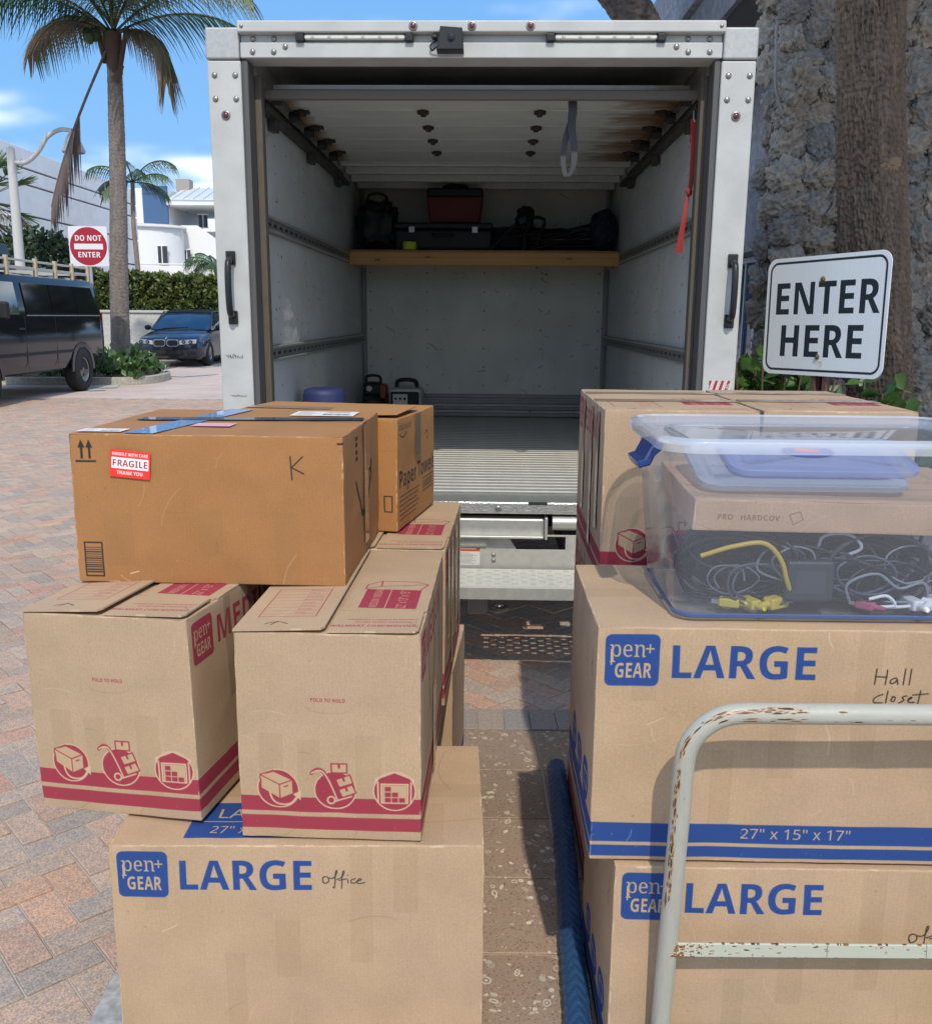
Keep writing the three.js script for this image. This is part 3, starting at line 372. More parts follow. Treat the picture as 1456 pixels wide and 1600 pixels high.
// ---------------------------------------------------------------- the box truck (origin: middle of its rear face on the ground, +z towards the camera)
{
  const T = thing('box_truck', 'white box truck seen from behind with its roller door raised', 'truck', [0.036, 0, -3.55], -R(1.5));
  const blotch = dataTex(512, (u, v) => { const k = tileNoise(u, v, 5, 5, 2), q = tileNoise(u, v, 34, 3, 5); const s = 0.94 + 0.14 * (k - 0.5) - 0.35 * Math.max(0, q - 0.68); return [s, s, s * 0.985]; });
  const paint = mat([0.56, 0.565, 0.555], { roughness: 0.42 }); paint.map = rep(blotch, 1.2, 1.2);
  const alu = mat([0.27, 0.27, 0.26], { roughness: 0.5, metalness: 0.3 }); alu.map = rep(blotch, 2);
  const galv = mat([0.55, 0.55, 0.52], { roughness: 0.45, metalness: 0.6 }); galv.map = rep(blotch, 4);
  const blackP = mat([0.012, 0.012, 0.013], { roughness: 0.4 }), black = mat([0.02, 0.02, 0.021], { roughness: 0.7 });
  const steel = mat([0.32, 0.31, 0.29], { roughness: 0.35, metalness: 0.85 }), red = mat([0.10, 0.012, 0.010], { phys: true, roughness: 0.15, clearcoat: 1 });
  // scuffed white lining: marks are scratches, dents and grime with outlines of their own
  const scuff = (seed, base, n, low) => canvasTex(1024, 768, (c, w, h) => {
    const r = rng(seed), img = c.createImageData(w, h); for (let j = 0; j < h; j++) for (let i = 0; i < w; i++) { const k = (j * w + i) * 4, f = 1 + 0.05 * fbm(i * 0.005, j * 0.005, seed, 4) + (r() - 0.5) * 0.03; for (let q = 0; q < 3; q++) img.data[k + q] = base[q] * f; img.data[k + 3] = 255; } c.putImageData(img, 0, 0);
    for (let k = 0; k < n; k++) { const y = low ? h * (1 - Math.pow(r(), 1.6)) : r() * h, x = r() * w, t = r(); c.fillStyle = c.strokeStyle = `rgba(${40 + r() * 50 | 0},${38 + r() * 40 | 0},${30 + r() * 35 | 0},${0.25 + 0.5 * r()})`; if (t < 0.45) { c.beginPath(); c.ellipse(x, y, 1 + r() * 4, 1 + r() * 3, r() * 3, 0, 6.3); c.fill(); } else { c.lineWidth = 0.6 + r() * 1.4; c.beginPath(); c.moveTo(x, y); c.quadraticCurveTo(x + (r() - 0.5) * 30, y + (r() - 0.5) * 30, x + (r() - 0.5) * 80, y + (r() - 0.5) * 50); c.stroke(); } }
  });
  const lining = mat([0.76, 0.77, 0.765], { roughness: 0.4 }); lining.map = scuff(3, [226, 228, 227], 110, true);
  const liningB = mat([0.80, 0.785, 0.72], { roughness: 0.55 }); liningB.map = scuff(8, [224, 225, 219], 130, true);
  const hw = 0.98, iw = 0.862, fy = 0.67, top = 2.36;
  // shell
  obj('side_wall', boxUV(span(-hw + 0.004, -iw, 0.60, top, -3.14, -0.125)), paint, T).userData.label = 'outer left side wall';
  obj('side_wall', boxUV(span(iw, hw - 0.004, 0.60, top, -3.14, -0.125)), paint, T);
  obj('roof', boxUV(span(-hw + 0.004, hw - 0.004, top + 0.002, top + 0.03, -3.14, -0.125)), paint, T);
  const pan = (w, h) => { const g = new THREE.PlaneGeometry(w, h, 1, 1); return g; };
  const liL = obj('lining_panel', place(pan(2.98, 1.62), -iw + 0.003, fy + 0.81, -1.63, 0, Math.PI / 2), lining, T), liR = obj('lining_panel', place(pan(2.98, 1.62), iw - 0.003, fy + 0.81, -1.63, 0, -Math.PI / 2), lining, T);
  obj('bulkhead', [boxUV(span(-iw, iw, 0.6, top, -3.14, -3.10))], paint, T);
  const bk = obj('lining_panel', place(pan(1.71, 1.62), 0, fy + 0.81, -3.097), liningB, T);
  obj('corner_trim', [span(-iw + 0.004, -iw + 0.034, fy, top, -3.094, -3.07), span(-iw + 0.004, -iw + 0.012, fy, top, -3.07, -3.03)], alu, T); obj('corner_trim', [span(iw - 0.034, iw - 0.004, fy, top, -3.094, -3.07), span(iw - 0.012, iw - 0.004, fy, top, -3.07, -3.03)], alu, T);
  for (const y of [0.70, 0.745, 0.79, 0.83]) obj('kick_rail', boxUV(span(-iw + 0.036, iw - 0.036, fy + (y - 0.69), fy + (y - 0.69) + 0.03, -3.094, -3.075 + (y < 0.72 ? 0.02 : 0), 0.006)), alu, T);
  // lashing rails on both walls
  for (const s of [-1, 1]) for (const y of [1.74, 1.225]) { const r_ = obj('lashing_rail', boxUV(bx(0.012, 0.068, 2.9, s * (iw - 0.011), y, -1.62)), alu, T); obj('rail_lip', [bx(0.012, 0.012, 2.9, s * (iw - 0.023), y + 0.026, -1.62), bx(0.012, 0.012, 2.9, s * (iw - 0.023), y - 0.026, -1.62)], galv, r_); }
  lining.bumpMap = liningB.bumpMap = rep(lumps, 1.5, 1); lining.bumpScale = 0.012; liningB.bumpScale = 0.006;
  for (const s of [-1, 1]) { const sl = []; for (const y of [1.74, 1.225]) for (let z = -0.3; z > -3.0; z -= 0.105) sl.push(bx(0.004, 0.012, 0.05, s * (iw - 0.0165), y, z, 0, 0, 0, 0)); const o = obj('rail_slots', sl, blackP, T); o.userData.kind = 'stuff'; const rv = []; for (const z of [-0.5, -1.1, -1.7, -2.3, -2.9]) for (let y = 0.75; y < 2.1; y += 0.11) rv.push(place(new THREE.SphereGeometry(0.006, 6, 4), s * (iw - 0.003), y, z, 0, 0, 0, [0.4, 1, 1])); const q = obj('wall_rivets', rv, alu, T); q.userData.kind = 'stuff'; }
  { const rv = []; for (const x of [-0.8, -0.4, 0, 0.4, 0.8]) for (let y = 0.9; y < 1.68; y += 0.13) rv.push(place(new THREE.SphereGeometry(0.006, 6, 4), x, y, -3.097, 0, 0, 0, [1, 1, 0.4])); const q = obj('wall_rivets', rv, alu, T); q.userData.kind = 'stuff'; }
  // floor of ridged plates
  { const g = []; for (let z = -0.21; z > -3.05; z -= 0.075) g.push(bx(1.71, 0.011, 0.05, 0, fy + 0.0056, z, 0, 0, 0, 0.005)); const fl = mat([0.40, 0.40, 0.37], { roughness: 0.5, metalness: 0.2 }); fl.map = rep(blotch, 2); obj('floor', boxUV(span(-iw, iw, fy - 0.07, fy, -3.1, -0.17)), fl, T); const rd = obj('floor_ridges', g.map((x) => boxUV(x)), (() => { const m = fl.clone(); m.color = C(0.46, 0.455, 0.42); return m; })(), T); rd.userData.kind = 'stuff'; }
  // posts
  for (const s of [-1, 1]) {
    const p = obj('post', boxUV(span(s * 0.858, s * hw, 0.60, 2.275, -0.12, 0, 0.006)), paint, T);
    const cap = obj('corner_cap', boxUV(span(s * 0.86, s * (hw + 0.003), 2.278, 2.385, -0.12, 0.004, 0.008)), (() => { const m = mat([0.50, 0.51, 0.52], { roughness: 0.55, metalness: 0.4 }); m.map = rep(blotch, 9); return m; })(), T);
    for (const [dx, y] of [[-0.035, 2.225], [0.04, 2.225], [-0.035, 2.145], [0.04, 2.145]]) obj('rivet', dome(0.011, 0.007, s * 0.919 + dx, y, 0), steel, p);
    const lamp = obj('marker_light', dome(0.013, 0.009, s * 0.919, 2.09, 0), red, T); obj('bezel', lathe([[0.012, 0], [0.017, 0], [0.016, 0.004], [0.012, 0.004]], 16).rotateX(Math.PI / 2).translate(s * 0.919, 2.09, 0), steel, lamp);
    // grab handle
    const hx = s * 0.919 + (s > 0 ? 0.022 : -0.004), y0 = 1.375, y1 = 1.585;
    const h = obj('grab_handle', [tube([[hx, y0, 0.004], [hx, y0 + 0.012, 0.04], [hx, y0 + 0.045, 0.052], [hx, y1 - 0.045, 0.052], [hx, y1 - 0.012, 0.04], [hx, y1, 0.004]], 0.0125, 40, 10)], blackP, T);
    obj('foot', bx(0.036, 0.05, 0.012, hx, y0 - 0.004, 0.006), blackP, h); obj('foot', bx(0.036, 0.05, 0.012, hx, y1 + 0.004, 0.006), blackP, h);
    // jamb behind the post: dark steel channel and a weathered wooden edge
    obj('jamb', span(s * 0.835, s * 0.857, fy, 2.28, -0.10, -0.01), mat([0.085, 0.083, 0.08], { roughness: 0.6 }), T);
    obj('jamb_strip', boxUV(span(s * 0.812, s * 0.838, fy, 2.25, -0.155, -0.104, 0.004)), (() => { const m = mat([0.12, 0.10, 0.078], { roughness: 0.8 }); m.map = rep(blotch, 3); return m; })(), T);
  }
  // header: lip, channel and lower face
  const hd = obj('header', boxUV(span(-0.858, 0.858, 2.283, 2.335, -0.12, 0.0, 0.004)), paint, T);
  obj('header_lip', boxUV(span(-0.862, 0.862, 2.362, 2.402, -0.12, 0.022, 0.006)), paint, T);
  obj('header_channel', boxUV(span(-0.858, 0.858, 2.335, 2.362, -0.12, -0.014, 0.002)), paint, T);
  for (const x of [-0.235, -0.028, 0.178]) { const l = obj('marker_light', dome(0.0125, 0.008, x, 2.382, 0.022), red, T); obj('bezel', lathe([[0.011, 0], [0.016, 0], [0.015, 0.004], [0.011, 0.004]], 16).rotateX(Math.PI / 2).translate(x, 2.382, 0.022), steel, l); }
  for (const s of [-1, 1]) for (const [dx, y, z] of [[0.022, 2.349, -0.014], [0.098, 2.349, -0.014], [0.022, 2.303, 0], [0.098, 2.303, 0], [0.14, 2.32, 0]]) obj('rivet', dome(0.0105, 0.007, s * (0.835 - dx), y, z), steel, T);
  for (const x of [-0.845, 0.845]) obj('rivet', dome(0.007, 0.005, x, 2.382, 0.022), steel, T);
  for (const s of [-1, 1]) { const x = s * 0.445; const l = obj('cargo_light', bx(0.36, 0.017, 0.02, x, 2.350, 0.002, 0, 0, 0, 0.006), mat([0.70, 0.70, 0.62], { phys: true, roughness: 0.25, clearcoat: 0.6 }), T); for (const k of [-1, 1]) obj('bracket', bx(0.03, 0.026, 0.03, x + k * 0.195, 2.348, 0.002), blackP, l); for (let k = 0; k < 6; k++) obj('diode', bx(0.012, 0.009, 0.003, x - 0.15 + k * 0.06, 2.350, 0.0125), mat([0.5, 0.48, 0.4], { roughness: 0.3 }), l); }
  const cm = obj('reversing_camera', ext(shapeOf([[-0.042, -0.035], [0.045, -0.035], [0.04, 0.03], [-0.03, 0.035]]), 0.05, 0.004).translate(-0.105, 2.335, 0.0), blackP, T); obj('bracket', [bx(0.02, 0.012, 0.03, -0.16, 2.347, 0.012), tube([[-0.15, 2.34, 0.01], [-0.175, 2.32, 0.015], [-0.17, 2.305, 0.01], [-0.152, 2.315, 0.02]], 0.003, 20, 6)], blackP, cm); obj('lens', lathe([[0, 0.004], [0.012, 0.003], [0.014, 0]], 16).rotateX(Math.PI / 2).translate(-0.1, 2.335, 0.054), mat([0.01, 0.01, 0.02], { roughness: 0.05 }), cm);
  obj('door_seal', boxUV(span(-0.83, 0.83, 2.19, 2.226, -0.24, -0.205, 0.008)), mat([0.17, 0.15, 0.13], { roughness: 0.8 }), T);
  // raised roller door: panels lying under the roof
  const dm = mat([0.62, 0.61, 0.57], { roughness: 0.55 }); dm.map = scuff(15, [226, 224, 214], 60, false);
  const rusty = canvasTex(512, 256, (c, w, h) => { const r = rng(77), img = c.createImageData(w, h); for (let j = 0; j < h; j++) for (let i = 0; i < w; i++) { const k = (j * w + i) * 4, f = 1 + 0.05 * fbm(i * 0.01, j * 0.01, 2, 3) + (r() - 0.5) * 0.03; let e = Math.max(0, (i / w - 0.83) / 0.17 + 0.5 * fbm(i * 0.02, j * 0.03, 6, 4)), e2 = Math.max(0, (0.045 - i / w) / 0.05 + 0.4 * fbm(i * 0.02, j * 0.03, 11, 4)); const q = clamp(Math.max(e, e2 * 0.8) * (0.55 + 0.6 * Math.abs(Math.sin(j / h * Math.PI)))); img.data[k] = (224 * (1 - q) + 104 * q) * f; img.data[k + 1] = (226 * (1 - q) + 58 * q) * f; img.data[k + 2] = (224 * (1 - q) + 24 * q) * f; img.data[k + 3] = 255; } c.putImageData(img, 0, 0); for (let k = 0; k < 26; k++) { c.strokeStyle = `rgba(60,55,48,${0.2 + 0.4 * r()})`; c.lineWidth = 0.7 + r(); c.beginPath(); const x = r() * w, y = r() * h; c.moveTo(x, y); c.lineTo(x + (r() - 0.5) * 30, y + (r() - 0.5) * 14); c.stroke(); } });
  const rm = mat([0.76, 0.77, 0.76], { roughness: 0.55 }); rm.map = rusty;
  const hinge = mat([0.05, 0.04, 0.035], { roughness: 0.6, metalness: 0.4 });
  for (let k = 0; k < 5; k++) {
    const z1 = -0.245 - k * 0.325, z0 = z1 - 0.318;
    const g = span(-0.80, 0.80, 2.225, 2.25, z0, z1, 0.003), p = g.attributes.position, uv = g.attributes.uv; for (let i = 0; i < p.count; i++) uv.setXY(i, (p.getX(i) + 0.8) / 1.6, (p.getZ(i) - z0) / (z1 - z0));
    const d = obj('door_panel', g, rm, T);
    for (const [x, w] of [[-0.245, 1], [0.245, 1], [-0.755, 1.3], [0.755, 1.3]]) { obj('hinge', [bx(0.05 * w, 0.012, 0.036, x, 2.218, z1 - 0.012, 0, 0, 0, 0.004), bx(0.026, 0.022, 0.062, x, 2.216, z1 - 0.012, 0, 0, 0, 0.006)], hinge, d); }
    for (const s of [-1, 1]) obj('roller', rod([s * 0.77, 2.20, z1 - 0.02], [s * 0.81, 2.20, z1 - 0.02], 0.022), black, d);
  }
  const sk = obj('sticker', pan(0.07, 0.03).rotateX(Math.PI / 2).translate(-0.50, 2.2245, -0.30), mat([0.03, 0.20, 0.34], { roughness: 0.5 }), T); sk.userData.label = 'blue sticker under the raised door';
  for (const s of [-1, 1]) obj('door_track', [boxUV(span(s * 0.815, s * 0.853, 2.15, 2.158, -2.3, -0.2)), span(s * 0.849, s * 0.857, 2.15, 2.225, -2.3, -0.2), span(s * 0.812, s * 0.818, 2.15, 2.175, -2.3, -0.2), bx(0.03, 0.05, 0.06, s * 0.835, 2.13, -0.4), bx(0.03, 0.05, 0.06, s * 0.835, 2.13, -1.2), bx(0.03, 0.05, 0.06, s * 0.835, 2.13, -2.0)], mat([0.07, 0.067, 0.062], { roughness: 0.55, metalness: 0.5 }), T);
  for (const [z, y] of [[-1.96, 2.272], [-2.14, 2.262], [-2.36, 2.25], [-2.6, 2.24], [-2.86, 2.23]]) obj('roof_bow', boxUV(bx(1.70, 0.05, 0.05, 0, y, z, 0, 0, 0, 0.012)), lining, T);
  obj('ceiling_panel', boxUV(span(-0.855, 0.855, 2.298, 2.306, -3.09, -1.9, 0.002)), lining, T);
  // shelf: a beam and a plywood board
  const wood = mat([1, 1, 1], { roughness: 0.75 }); wood.map = canvasTex(1024, 128, (c, w, h) => { c.fillStyle = '#c99f67'; c.fillRect(0, 0, w, h); const r = rng(6); for (let k = 0; k < 240; k++) { const y = r() * h; c.strokeStyle = `rgba(${130 + r() * 60 | 0},${85 + r() * 40 | 0},${40 + r() * 20 | 0},0.16)`; c.lineWidth = 0.6 + r() * 1.6; c.beginPath(); c.moveTo(0, y); c.bezierCurveTo(w * 0.3, y + (r() - 0.5) * 16, w * 0.6, y + (r() - 0.5) * 16, w, y + (r() - 0.5) * 10); c.stroke(); } for (const [x, y] of [[300, 50], [836, 58], [110, 80]]) { c.fillStyle = '#5d3c1c'; c.beginPath(); c.ellipse(x, y, 12, 7, 0, 0, 6.3); c.fill(); c.strokeStyle = 'rgba(100,66,32,0.6)'; for (let q = 1; q < 4; q++) { c.beginPath(); c.ellipse(x, y, 12 + q * 8, 7 + q * 4, 0, 0, 6.3); c.stroke(); } } });
  const plank = (x0, x1, y0, y1, z0, z1) => { const g = span(x0, x1, y0, y1, z0, z1, 0.004), p = g.attributes.position, n = g.attributes.normal, uv = g.attributes.uv; for (let i = 0; i < p.count; i++) uv.setXY(i, (p.getX(i) - x0) / (x1 - x0), Math.abs(n.getY(i)) > 0.5 ? (p.getZ(i) - z0) / (z1 - z0) : (p.getY(i) - y0) / (y1 - y0)); return g; };
  const shB = obj('shelf_beam', plank(-0.845, 0.845, 1.695, 1.775, -2.455, -2.415), wood, T); obj('shelf_board', plank(-0.845, 0.845, 1.775, 1.79, -3.09, -2.456), wood, T);
  // notices on the walls
  const decal = canvasTex(256, 256, (c) => { c.fillStyle = '#8e2b36'; c.fillRect(0, 0, 256, 256); c.fillStyle = '#b9b4ae'; c.fillRect(28, 80, 200, 90); c.fillStyle = '#8e2b36'; for (let k = 0; k < 4; k++) c.fillRect(44, 92 + k * 19, 160 - k * 18, 7); });
  obj('notice', pan(0.10, 0.14).rotateY(Math.PI / 2).translate(-iw + 0.006, 2.04, -0.28), mat([0.7, 0.7, 0.7], { map: decal, roughness: 0.5 }), T);
  for (const y of [1.50, 1.43]) obj('wall_bracket', bx(0.016, 0.035, 0.03, iw - 0.012, y, -0.24), mat([0.12, 0.12, 0.12], { metalness: 0.6, roughness: 0.5 }), T);
  obj('wall_bracket', [bx(0.03, 0.10, 0.05, iw - 0.02, 2.13, -0.28), bx(0.02, 0.05, 0.08, iw - 0.02, 2.09, -0.33)], black, T);
  // pen scribbles and chevron tape on the posts
  const scrib = canvasTex(256, 128, (c) => { c.clearRect(0, 0, 256, 128); const r = rng(14); curve(c, '#3c4044', 4, [...Array(7)].map((_, k) => [[20 + k * 30, 40 + r() * 30], [30 + k * 30, 20 + r() * 60], [50 + k * 28, 70 + r() * 30], [44 + k * 30, 30 + r() * 40], [60 + k * 28, 90]])); });
  const sm = mat([1, 1, 1], { map: scrib, transparent: true, roughness: 0.6 });
  obj('scribble', pan(0.08, 0.045).translate(-0.925, 1.225, 0.0012), sm, T); obj('scribble', pan(0.075, 0.022).translate(-0.915, 1.075, 0.0012), sm, T);
  const chev = canvasTex(256, 256, (c) => { c.fillStyle = '#d9d6d0'; c.fillRect(0, 0, 256, 256); c.fillStyle = '#b3323a'; for (let k = -4; k < 8; k++) { const x = k * 70; c.beginPath(); c.moveTo(x, 256); c.lineTo(x + 32, 256); c.lineTo(x + 170, 0); c.lineTo(x + 138, 0); c.fill(); } const r = rng(4); c.fillStyle = '#cfccc6'; for (let k = 0; k < 40; k++) c.fillRect(r() * 256, r() * 256, 6 + r() * 20, 3 + r() * 8); });
  obj('reflective_tape', pan(0.085, 0.16).translate(0.925, 1.07, 0.0014), mat([0.85, 0.85, 0.85], { map: chev, roughness: 0.3 }), T);
  obj('reflective_tape', pan(0.085, 0.16).translate(-0.925, 0.90, 0.0014), mat([0.85, 0.85, 0.85], { map: chev, roughness: 0.3 }), T);
  // sill
  const sill = obj('sill', [boxUV(span(-hw + 0.01, hw - 0.01, 0.622, 0.672, -0.17, 0.006, 0.009))], (() => { const m = mat([0.66, 0.66, 0.64], { roughness: 0.32, metalness: 0.7 }); m.map = rep(blotch, 5); m.bumpMap = rep(lumps, 6); m.bumpScale = 0.003; return m; })(), T);
  obj('bolt', dome(0.014, 0.008, 0.09, 0.645, 0.006), steel, sill); obj('slot', bx(0.075, 0.011, 0.01, 0.245, 0.666, 0.003, 0, 0, 0, 0.002), black, sill);
  // understep: folded lift beam, plate with a cut-out, tread
  const fold = obj('lift_beam', [boxUV(bx(1.05, 0.075, 0.06, -0.25, 0.565, -0.04, 0, 0, 0, 0.012)), boxUV(bx(1.04, 0.012, 0.05, -0.25, 0.535, 0.01, 0, 0, 0, 0.005)), bx(0.012, 0.09, 0.08, 0.28, 0.565, -0.03)], galv, T);
  obj('hinge_tube', rod([-0.2, 0.507, -0.02], [0.045, 0.507, -0.02], 0.028), galv, T); obj('hinge_tube', rod([0.305, 0.585, -0.02], [0.42, 0.585, -0.02], 0.03), galv, T);
  const plateShape = shapeOf([[-0.84, 0.395], [0.84, 0.395], [0.84, 0.535], [-0.84, 0.535]]); const hole = new THREE.Path(); [[0.165, 0.475], [0.36, 0.475], [0.36, 0.53], [0.15, 0.53], [0.135, 0.522]].forEach(([x, y], i) => (i ? hole.lineTo(x, y) : hole.moveTo(x, y))); hole.closePath(); plateShape.holes.push(hole);
  const plate = obj('step_riser', boxUV(ext(plateShape, 0.008, 0.001).translate(0, 0, -0.02)), (() => { const m = mat([0.52, 0.51, 0.47], { roughness: 0.5, metalness: 0.4 }); m.map = rep(blotch, 5); return m; })(), T);
  obj('bolt', dome(0.009, 0.006, 0.075, 0.452, -0.011), steel, plate); obj('bolt', dome(0.009, 0.006, 0.075, 0.43, -0.011), steel, plate);
  const warn = canvasTex(256, 256, (c) => { c.fillStyle = '#dcd9d2'; c.fillRect(0, 0, 256, 256); c.fillStyle = '#c8502e'; c.fillRect(0, 0, 256, 70); c.fillStyle = '#e9ddd2'; c.fillRect(30, 26, 190, 14); c.fillStyle = '#666'; for (let k = 0; k < 9; k++) c.fillRect(16, 90 + k * 17, 140 + (k * 37) % 80, 5); });
  obj('warning_label', pan(0.10, 0.078).translate(-0.03, 0.448, -0.0108), mat([0.8, 0.8, 0.8], { map: warn, roughness: 0.45 }), plate);
  const tread = shapeOf([[-0.84, 0.02], [0.84, 0.02], [0.84, 0.262], [-0.84, 0.262]]); for (let i = -11; i < 12; i++) for (let j = 0; j < 7; j++) { const x = i * 0.068 + (j % 2) * 0.034 + 0.02, z = 0.045 + j * 0.03; const h_ = new THREE.Path(); h_.moveTo(x - 0.011, z - 0.008); h_.lineTo(x + 0.011, z - 0.008); h_.lineTo(x + 0.011, z + 0.008); h_.lineTo(x - 0.011, z + 0.008); h_.closePath(); tread.holes.push(h_); }
  obj('step_tread', boxUV(new THREE.ExtrudeGeometry(tread, { depth: 0.006, bevelEnabled: false }).rotateX(Math.PI / 2).translate(0, 0.402, -0.005)), (() => { const m = mat([0.70, 0.68, 0.60], { roughness: 0.5, metalness: 0.1 }); m.map = rep(blotch, 6); return m; })(), T);
  obj('step_edge', boxUV(span(-0.84, 0.84, 0.352, 0.4, 0.258, 0.266, 0.002)), (() => { const m = mat([0.52, 0.52, 0.49], { roughness: 0.5, metalness: 0.4 }); m.map = rep(blotch, 7); return m; })(), T);
  obj('step_bracket', [span(-0.5, -0.47, 0.30, 0.39, -0.3, 0.25), span(0.47, 0.5, 0.30, 0.39, -0.3, 0.25)], black, T);
  // chassis, hitch, axle and wheels
  obj('chassis_rail', span(-0.43, -0.35, 0.42, 0.58, -4.4, -0.06), black, T); obj('chassis_rail', span(0.35, 0.43, 0.42, 0.58, -4.4, -0.06), black, T);
  obj('cross_member', [span(-0.34, 0.34, 0.46, 0.56, -0.6, -0.5), span(-0.34, 0.34, 0.46, 0.56, -2.2, -2.1), span(-0.95, 0.95, 0.585, 0.60, -3.1, -0.2)], black, T);
  obj('hitch', [bx(0.075, 0.075, 0.3, 0.015, 0.30, 0.02, 0, 0, 0, 0.008), bx(0.02, 0.1, 0.05, -0.03, 0.31, -0.08)], mat([0.25, 0.25, 0.25], { metalness: 0.7, roughness: 0.4 }), T);
  obj('hitch_eye', lathe([[0.018, -0.008], [0.038, -0.008], [0.042, 0], [0.038, 0.008], [0.018, 0.008], [0.018, -0.008]], 20).translate(0.10, 0.265, 0.1), steel, T);
  obj('axle', [rod([-0.75, 0.36, -1.35], [0.75, 0.36, -1.35], 0.05), place(new THREE.SphereGeometry(0.15, 16, 10), 0.05, 0.36, -1.35, 0, 0, 0, [1, 1, 0.9]), rod([0.05, 0.40, -1.45], [0.02, 0.45, -3.6], 0.04)], black, T);
  const tyre = lathe([[0.2, -0.1], [0.30, -0.11], [0.35, -0.09], [0.362, -0.05], [0.362, 0.05], [0.35, 0.09], [0.30, 0.11], [0.2, 0.1]], 32).rotateZ(Math.PI / 2), rim = lathe([[0, 0.03], [0.08, 0.03], [0.1, 0.06], [0.19, 0.05], [0.205, 0.1], [0.2, -0.1], [0, -0.05]], 24).rotateZ(Math.PI / 2);
  for (const x of [-0.82, -0.58, 0.58, 0.82]) { const w = obj('wheel', tyre, mat([0.018, 0.018, 0.018], { roughness: 0.9 }), T); w.position.set(x, 0.298, -1.35); w.scale.set(1, 0.82, 0.82); obj('rim', rim, steel, w); }
  for (const s of [-1, 1]) obj('mud_flap', span(s * 0.5, s * 0.92, 0.12, 0.58, -0.95, -0.942), black, T);
  // front end of the truck, mostly hidden by the body
  obj('cab', [bx(1.7, 1.15, 1.1, 0, 1.05, -3.85, 0, 0, 0, 0.12), bx(1.5, 0.7, 1.2, 0, 0.75, -4.7, 0, 0, 0, 0.15)], paint, T);
  for (const s of [-1, 1]) { const w = obj('wheel', tyre, mat([0.018, 0.018, 0.018], { roughness: 0.9 }), T); w.position.set(s * 0.78, 0.298, -4.6); w.scale.set(1, 0.82, 0.82); obj('rim', rim, steel, w); }

  // ------------------------------------------------ things in the truck (world positions through the truck's axes)
  const inT = (x, y, z) => { const v = new THREE.Vector3(x, y, z).applyAxisAngle(new THREE.Vector3(0, 1, 0), -R(1.5)); return [v.x + 0.036, v.y, v.z - 3.55]; };
  const at = (name, label, cat, x, y, z, turn = 0) => thing(name, label, cat, inT(x, y, z), -R(1.5) + turn);
  const dk = mat([0.007, 0.007, 0.008], { roughness: 0.6 }), navy = mat([0.012, 0.017, 0.04], { roughness: 0.8 });
  { // webbing loop hanging from the raised door
    const o = at('pull_strap', 'grey webbing loop hanging from the raised roller door', 'strap', 0.345, 2.19, -0.26);
    const m = mat([0.06, 0.062, 0.066], { roughness: 0.9 });
    const rib = (pts, w) => { const c = new THREE.CatmullRomCurve3(pts.map((p) => new THREE.Vector3(...p))), P = [], I = [], N = 30; for (let i = 0; i <= N; i++) { const p = c.getPoint(i / N), tw = w * (0.75 + 0.25 * Math.cos(i / N * 6.3)); for (const k of [[-1, 0.0015], [1, 0.0015], [1, -0.0015], [-1, -0.0015]]) P.push(p.x + k[0] * tw / 2, p.y, p.z + k[1]); if (i < N) for (let k = 0; k < 4; k++) { const a = i * 4 + k, b = i * 4 + (k + 1) % 4; I.push(a, b, a + 4, b, b + 4, a + 4); } } const g = new THREE.BufferGeometry(); g.setAttribute('position', new THREE.Float32BufferAttribute(P, 3)); g.setIndex(I); g.computeVertexNormals(); return g; };
    obj('webbing', rib([[0.01, 0.02, 0], [0.01, -0.06, 0.002], [-0.012, -0.13, 0], [-0.02, -0.22, 0.01], [-0.005, -0.275, 0.015], [0.018, -0.24, 0.02], [0.02, -0.17, 0.018], [0.008, -0.09, 0.012], [0.012, -0.02, 0.008]], 0.034), m, o);
    obj('anchor', bx(0.05, 0.02, 0.03, 0.01, 0.026, 0.002), steel, o);
    const r2 = at('red_strap', 'red ratchet strap tail hanging by the right door post', 'strap', 0.81, 2.12, -0.20);
    obj('webbing', rib([[0.0, 0.0, 0], [0.004, -0.12, 0.01], [0.0, -0.25, 0.004], [-0.008, -0.28, 0.008], [-0.02, -0.36, 0.02], [-0.028, -0.45, 0.01], [-0.03, -0.49, 0.004]], 0.026), mat([0.34, 0.035, 0.028], { roughness: 0.8 }), r2); obj('knot', place(new THREE.SphereGeometry(0.014, 10, 8), -0.004, -0.265, 0.008, 0, 0, 0, [0.9, 1.2, 0.9]), mat([0.36, 0.025, 0.02], { roughness: 0.8 }), r2); obj('hook', tube([[0, 0.03, -0.005], [0, 0.0, 0.0], [0.006, -0.012, 0.003]], 0.004, 12, 6), steel, r2);
  }
  const sy = 1.7915;
  const lumpy = (w, h, d, f, seed) => { const g = new THREE.IcosahedronGeometry(1, 10), p = g.attributes.position; for (let i = 0; i < p.count; i++) { const x = p.getX(i), y = p.getY(i), z = p.getZ(i), k = 1 + 0.22 * n3(x * f + seed, y * f, z * f) + 0.10 * n3(x * f * 2.6, y * f * 2.6 + seed, z * f * 2.6), b = (v) => Math.sign(v) * Math.pow(Math.abs(v), 0.62); p.setXYZ(i, b(x) * k * w / 2, Math.max(0.001, h / 2 + b(y) * k * h / 2), b(z) * k * d / 2); } return weldNormals(g); };
  { const o = at('black_tarp', 'crumpled black tarpaulin heaped along the shelf behind the tools', 'tarpaulin', 0.02, sy, -2.94); obj('folds', lumpy(1.5, 0.17, 0.16, 3.4, 4), dk, o); }
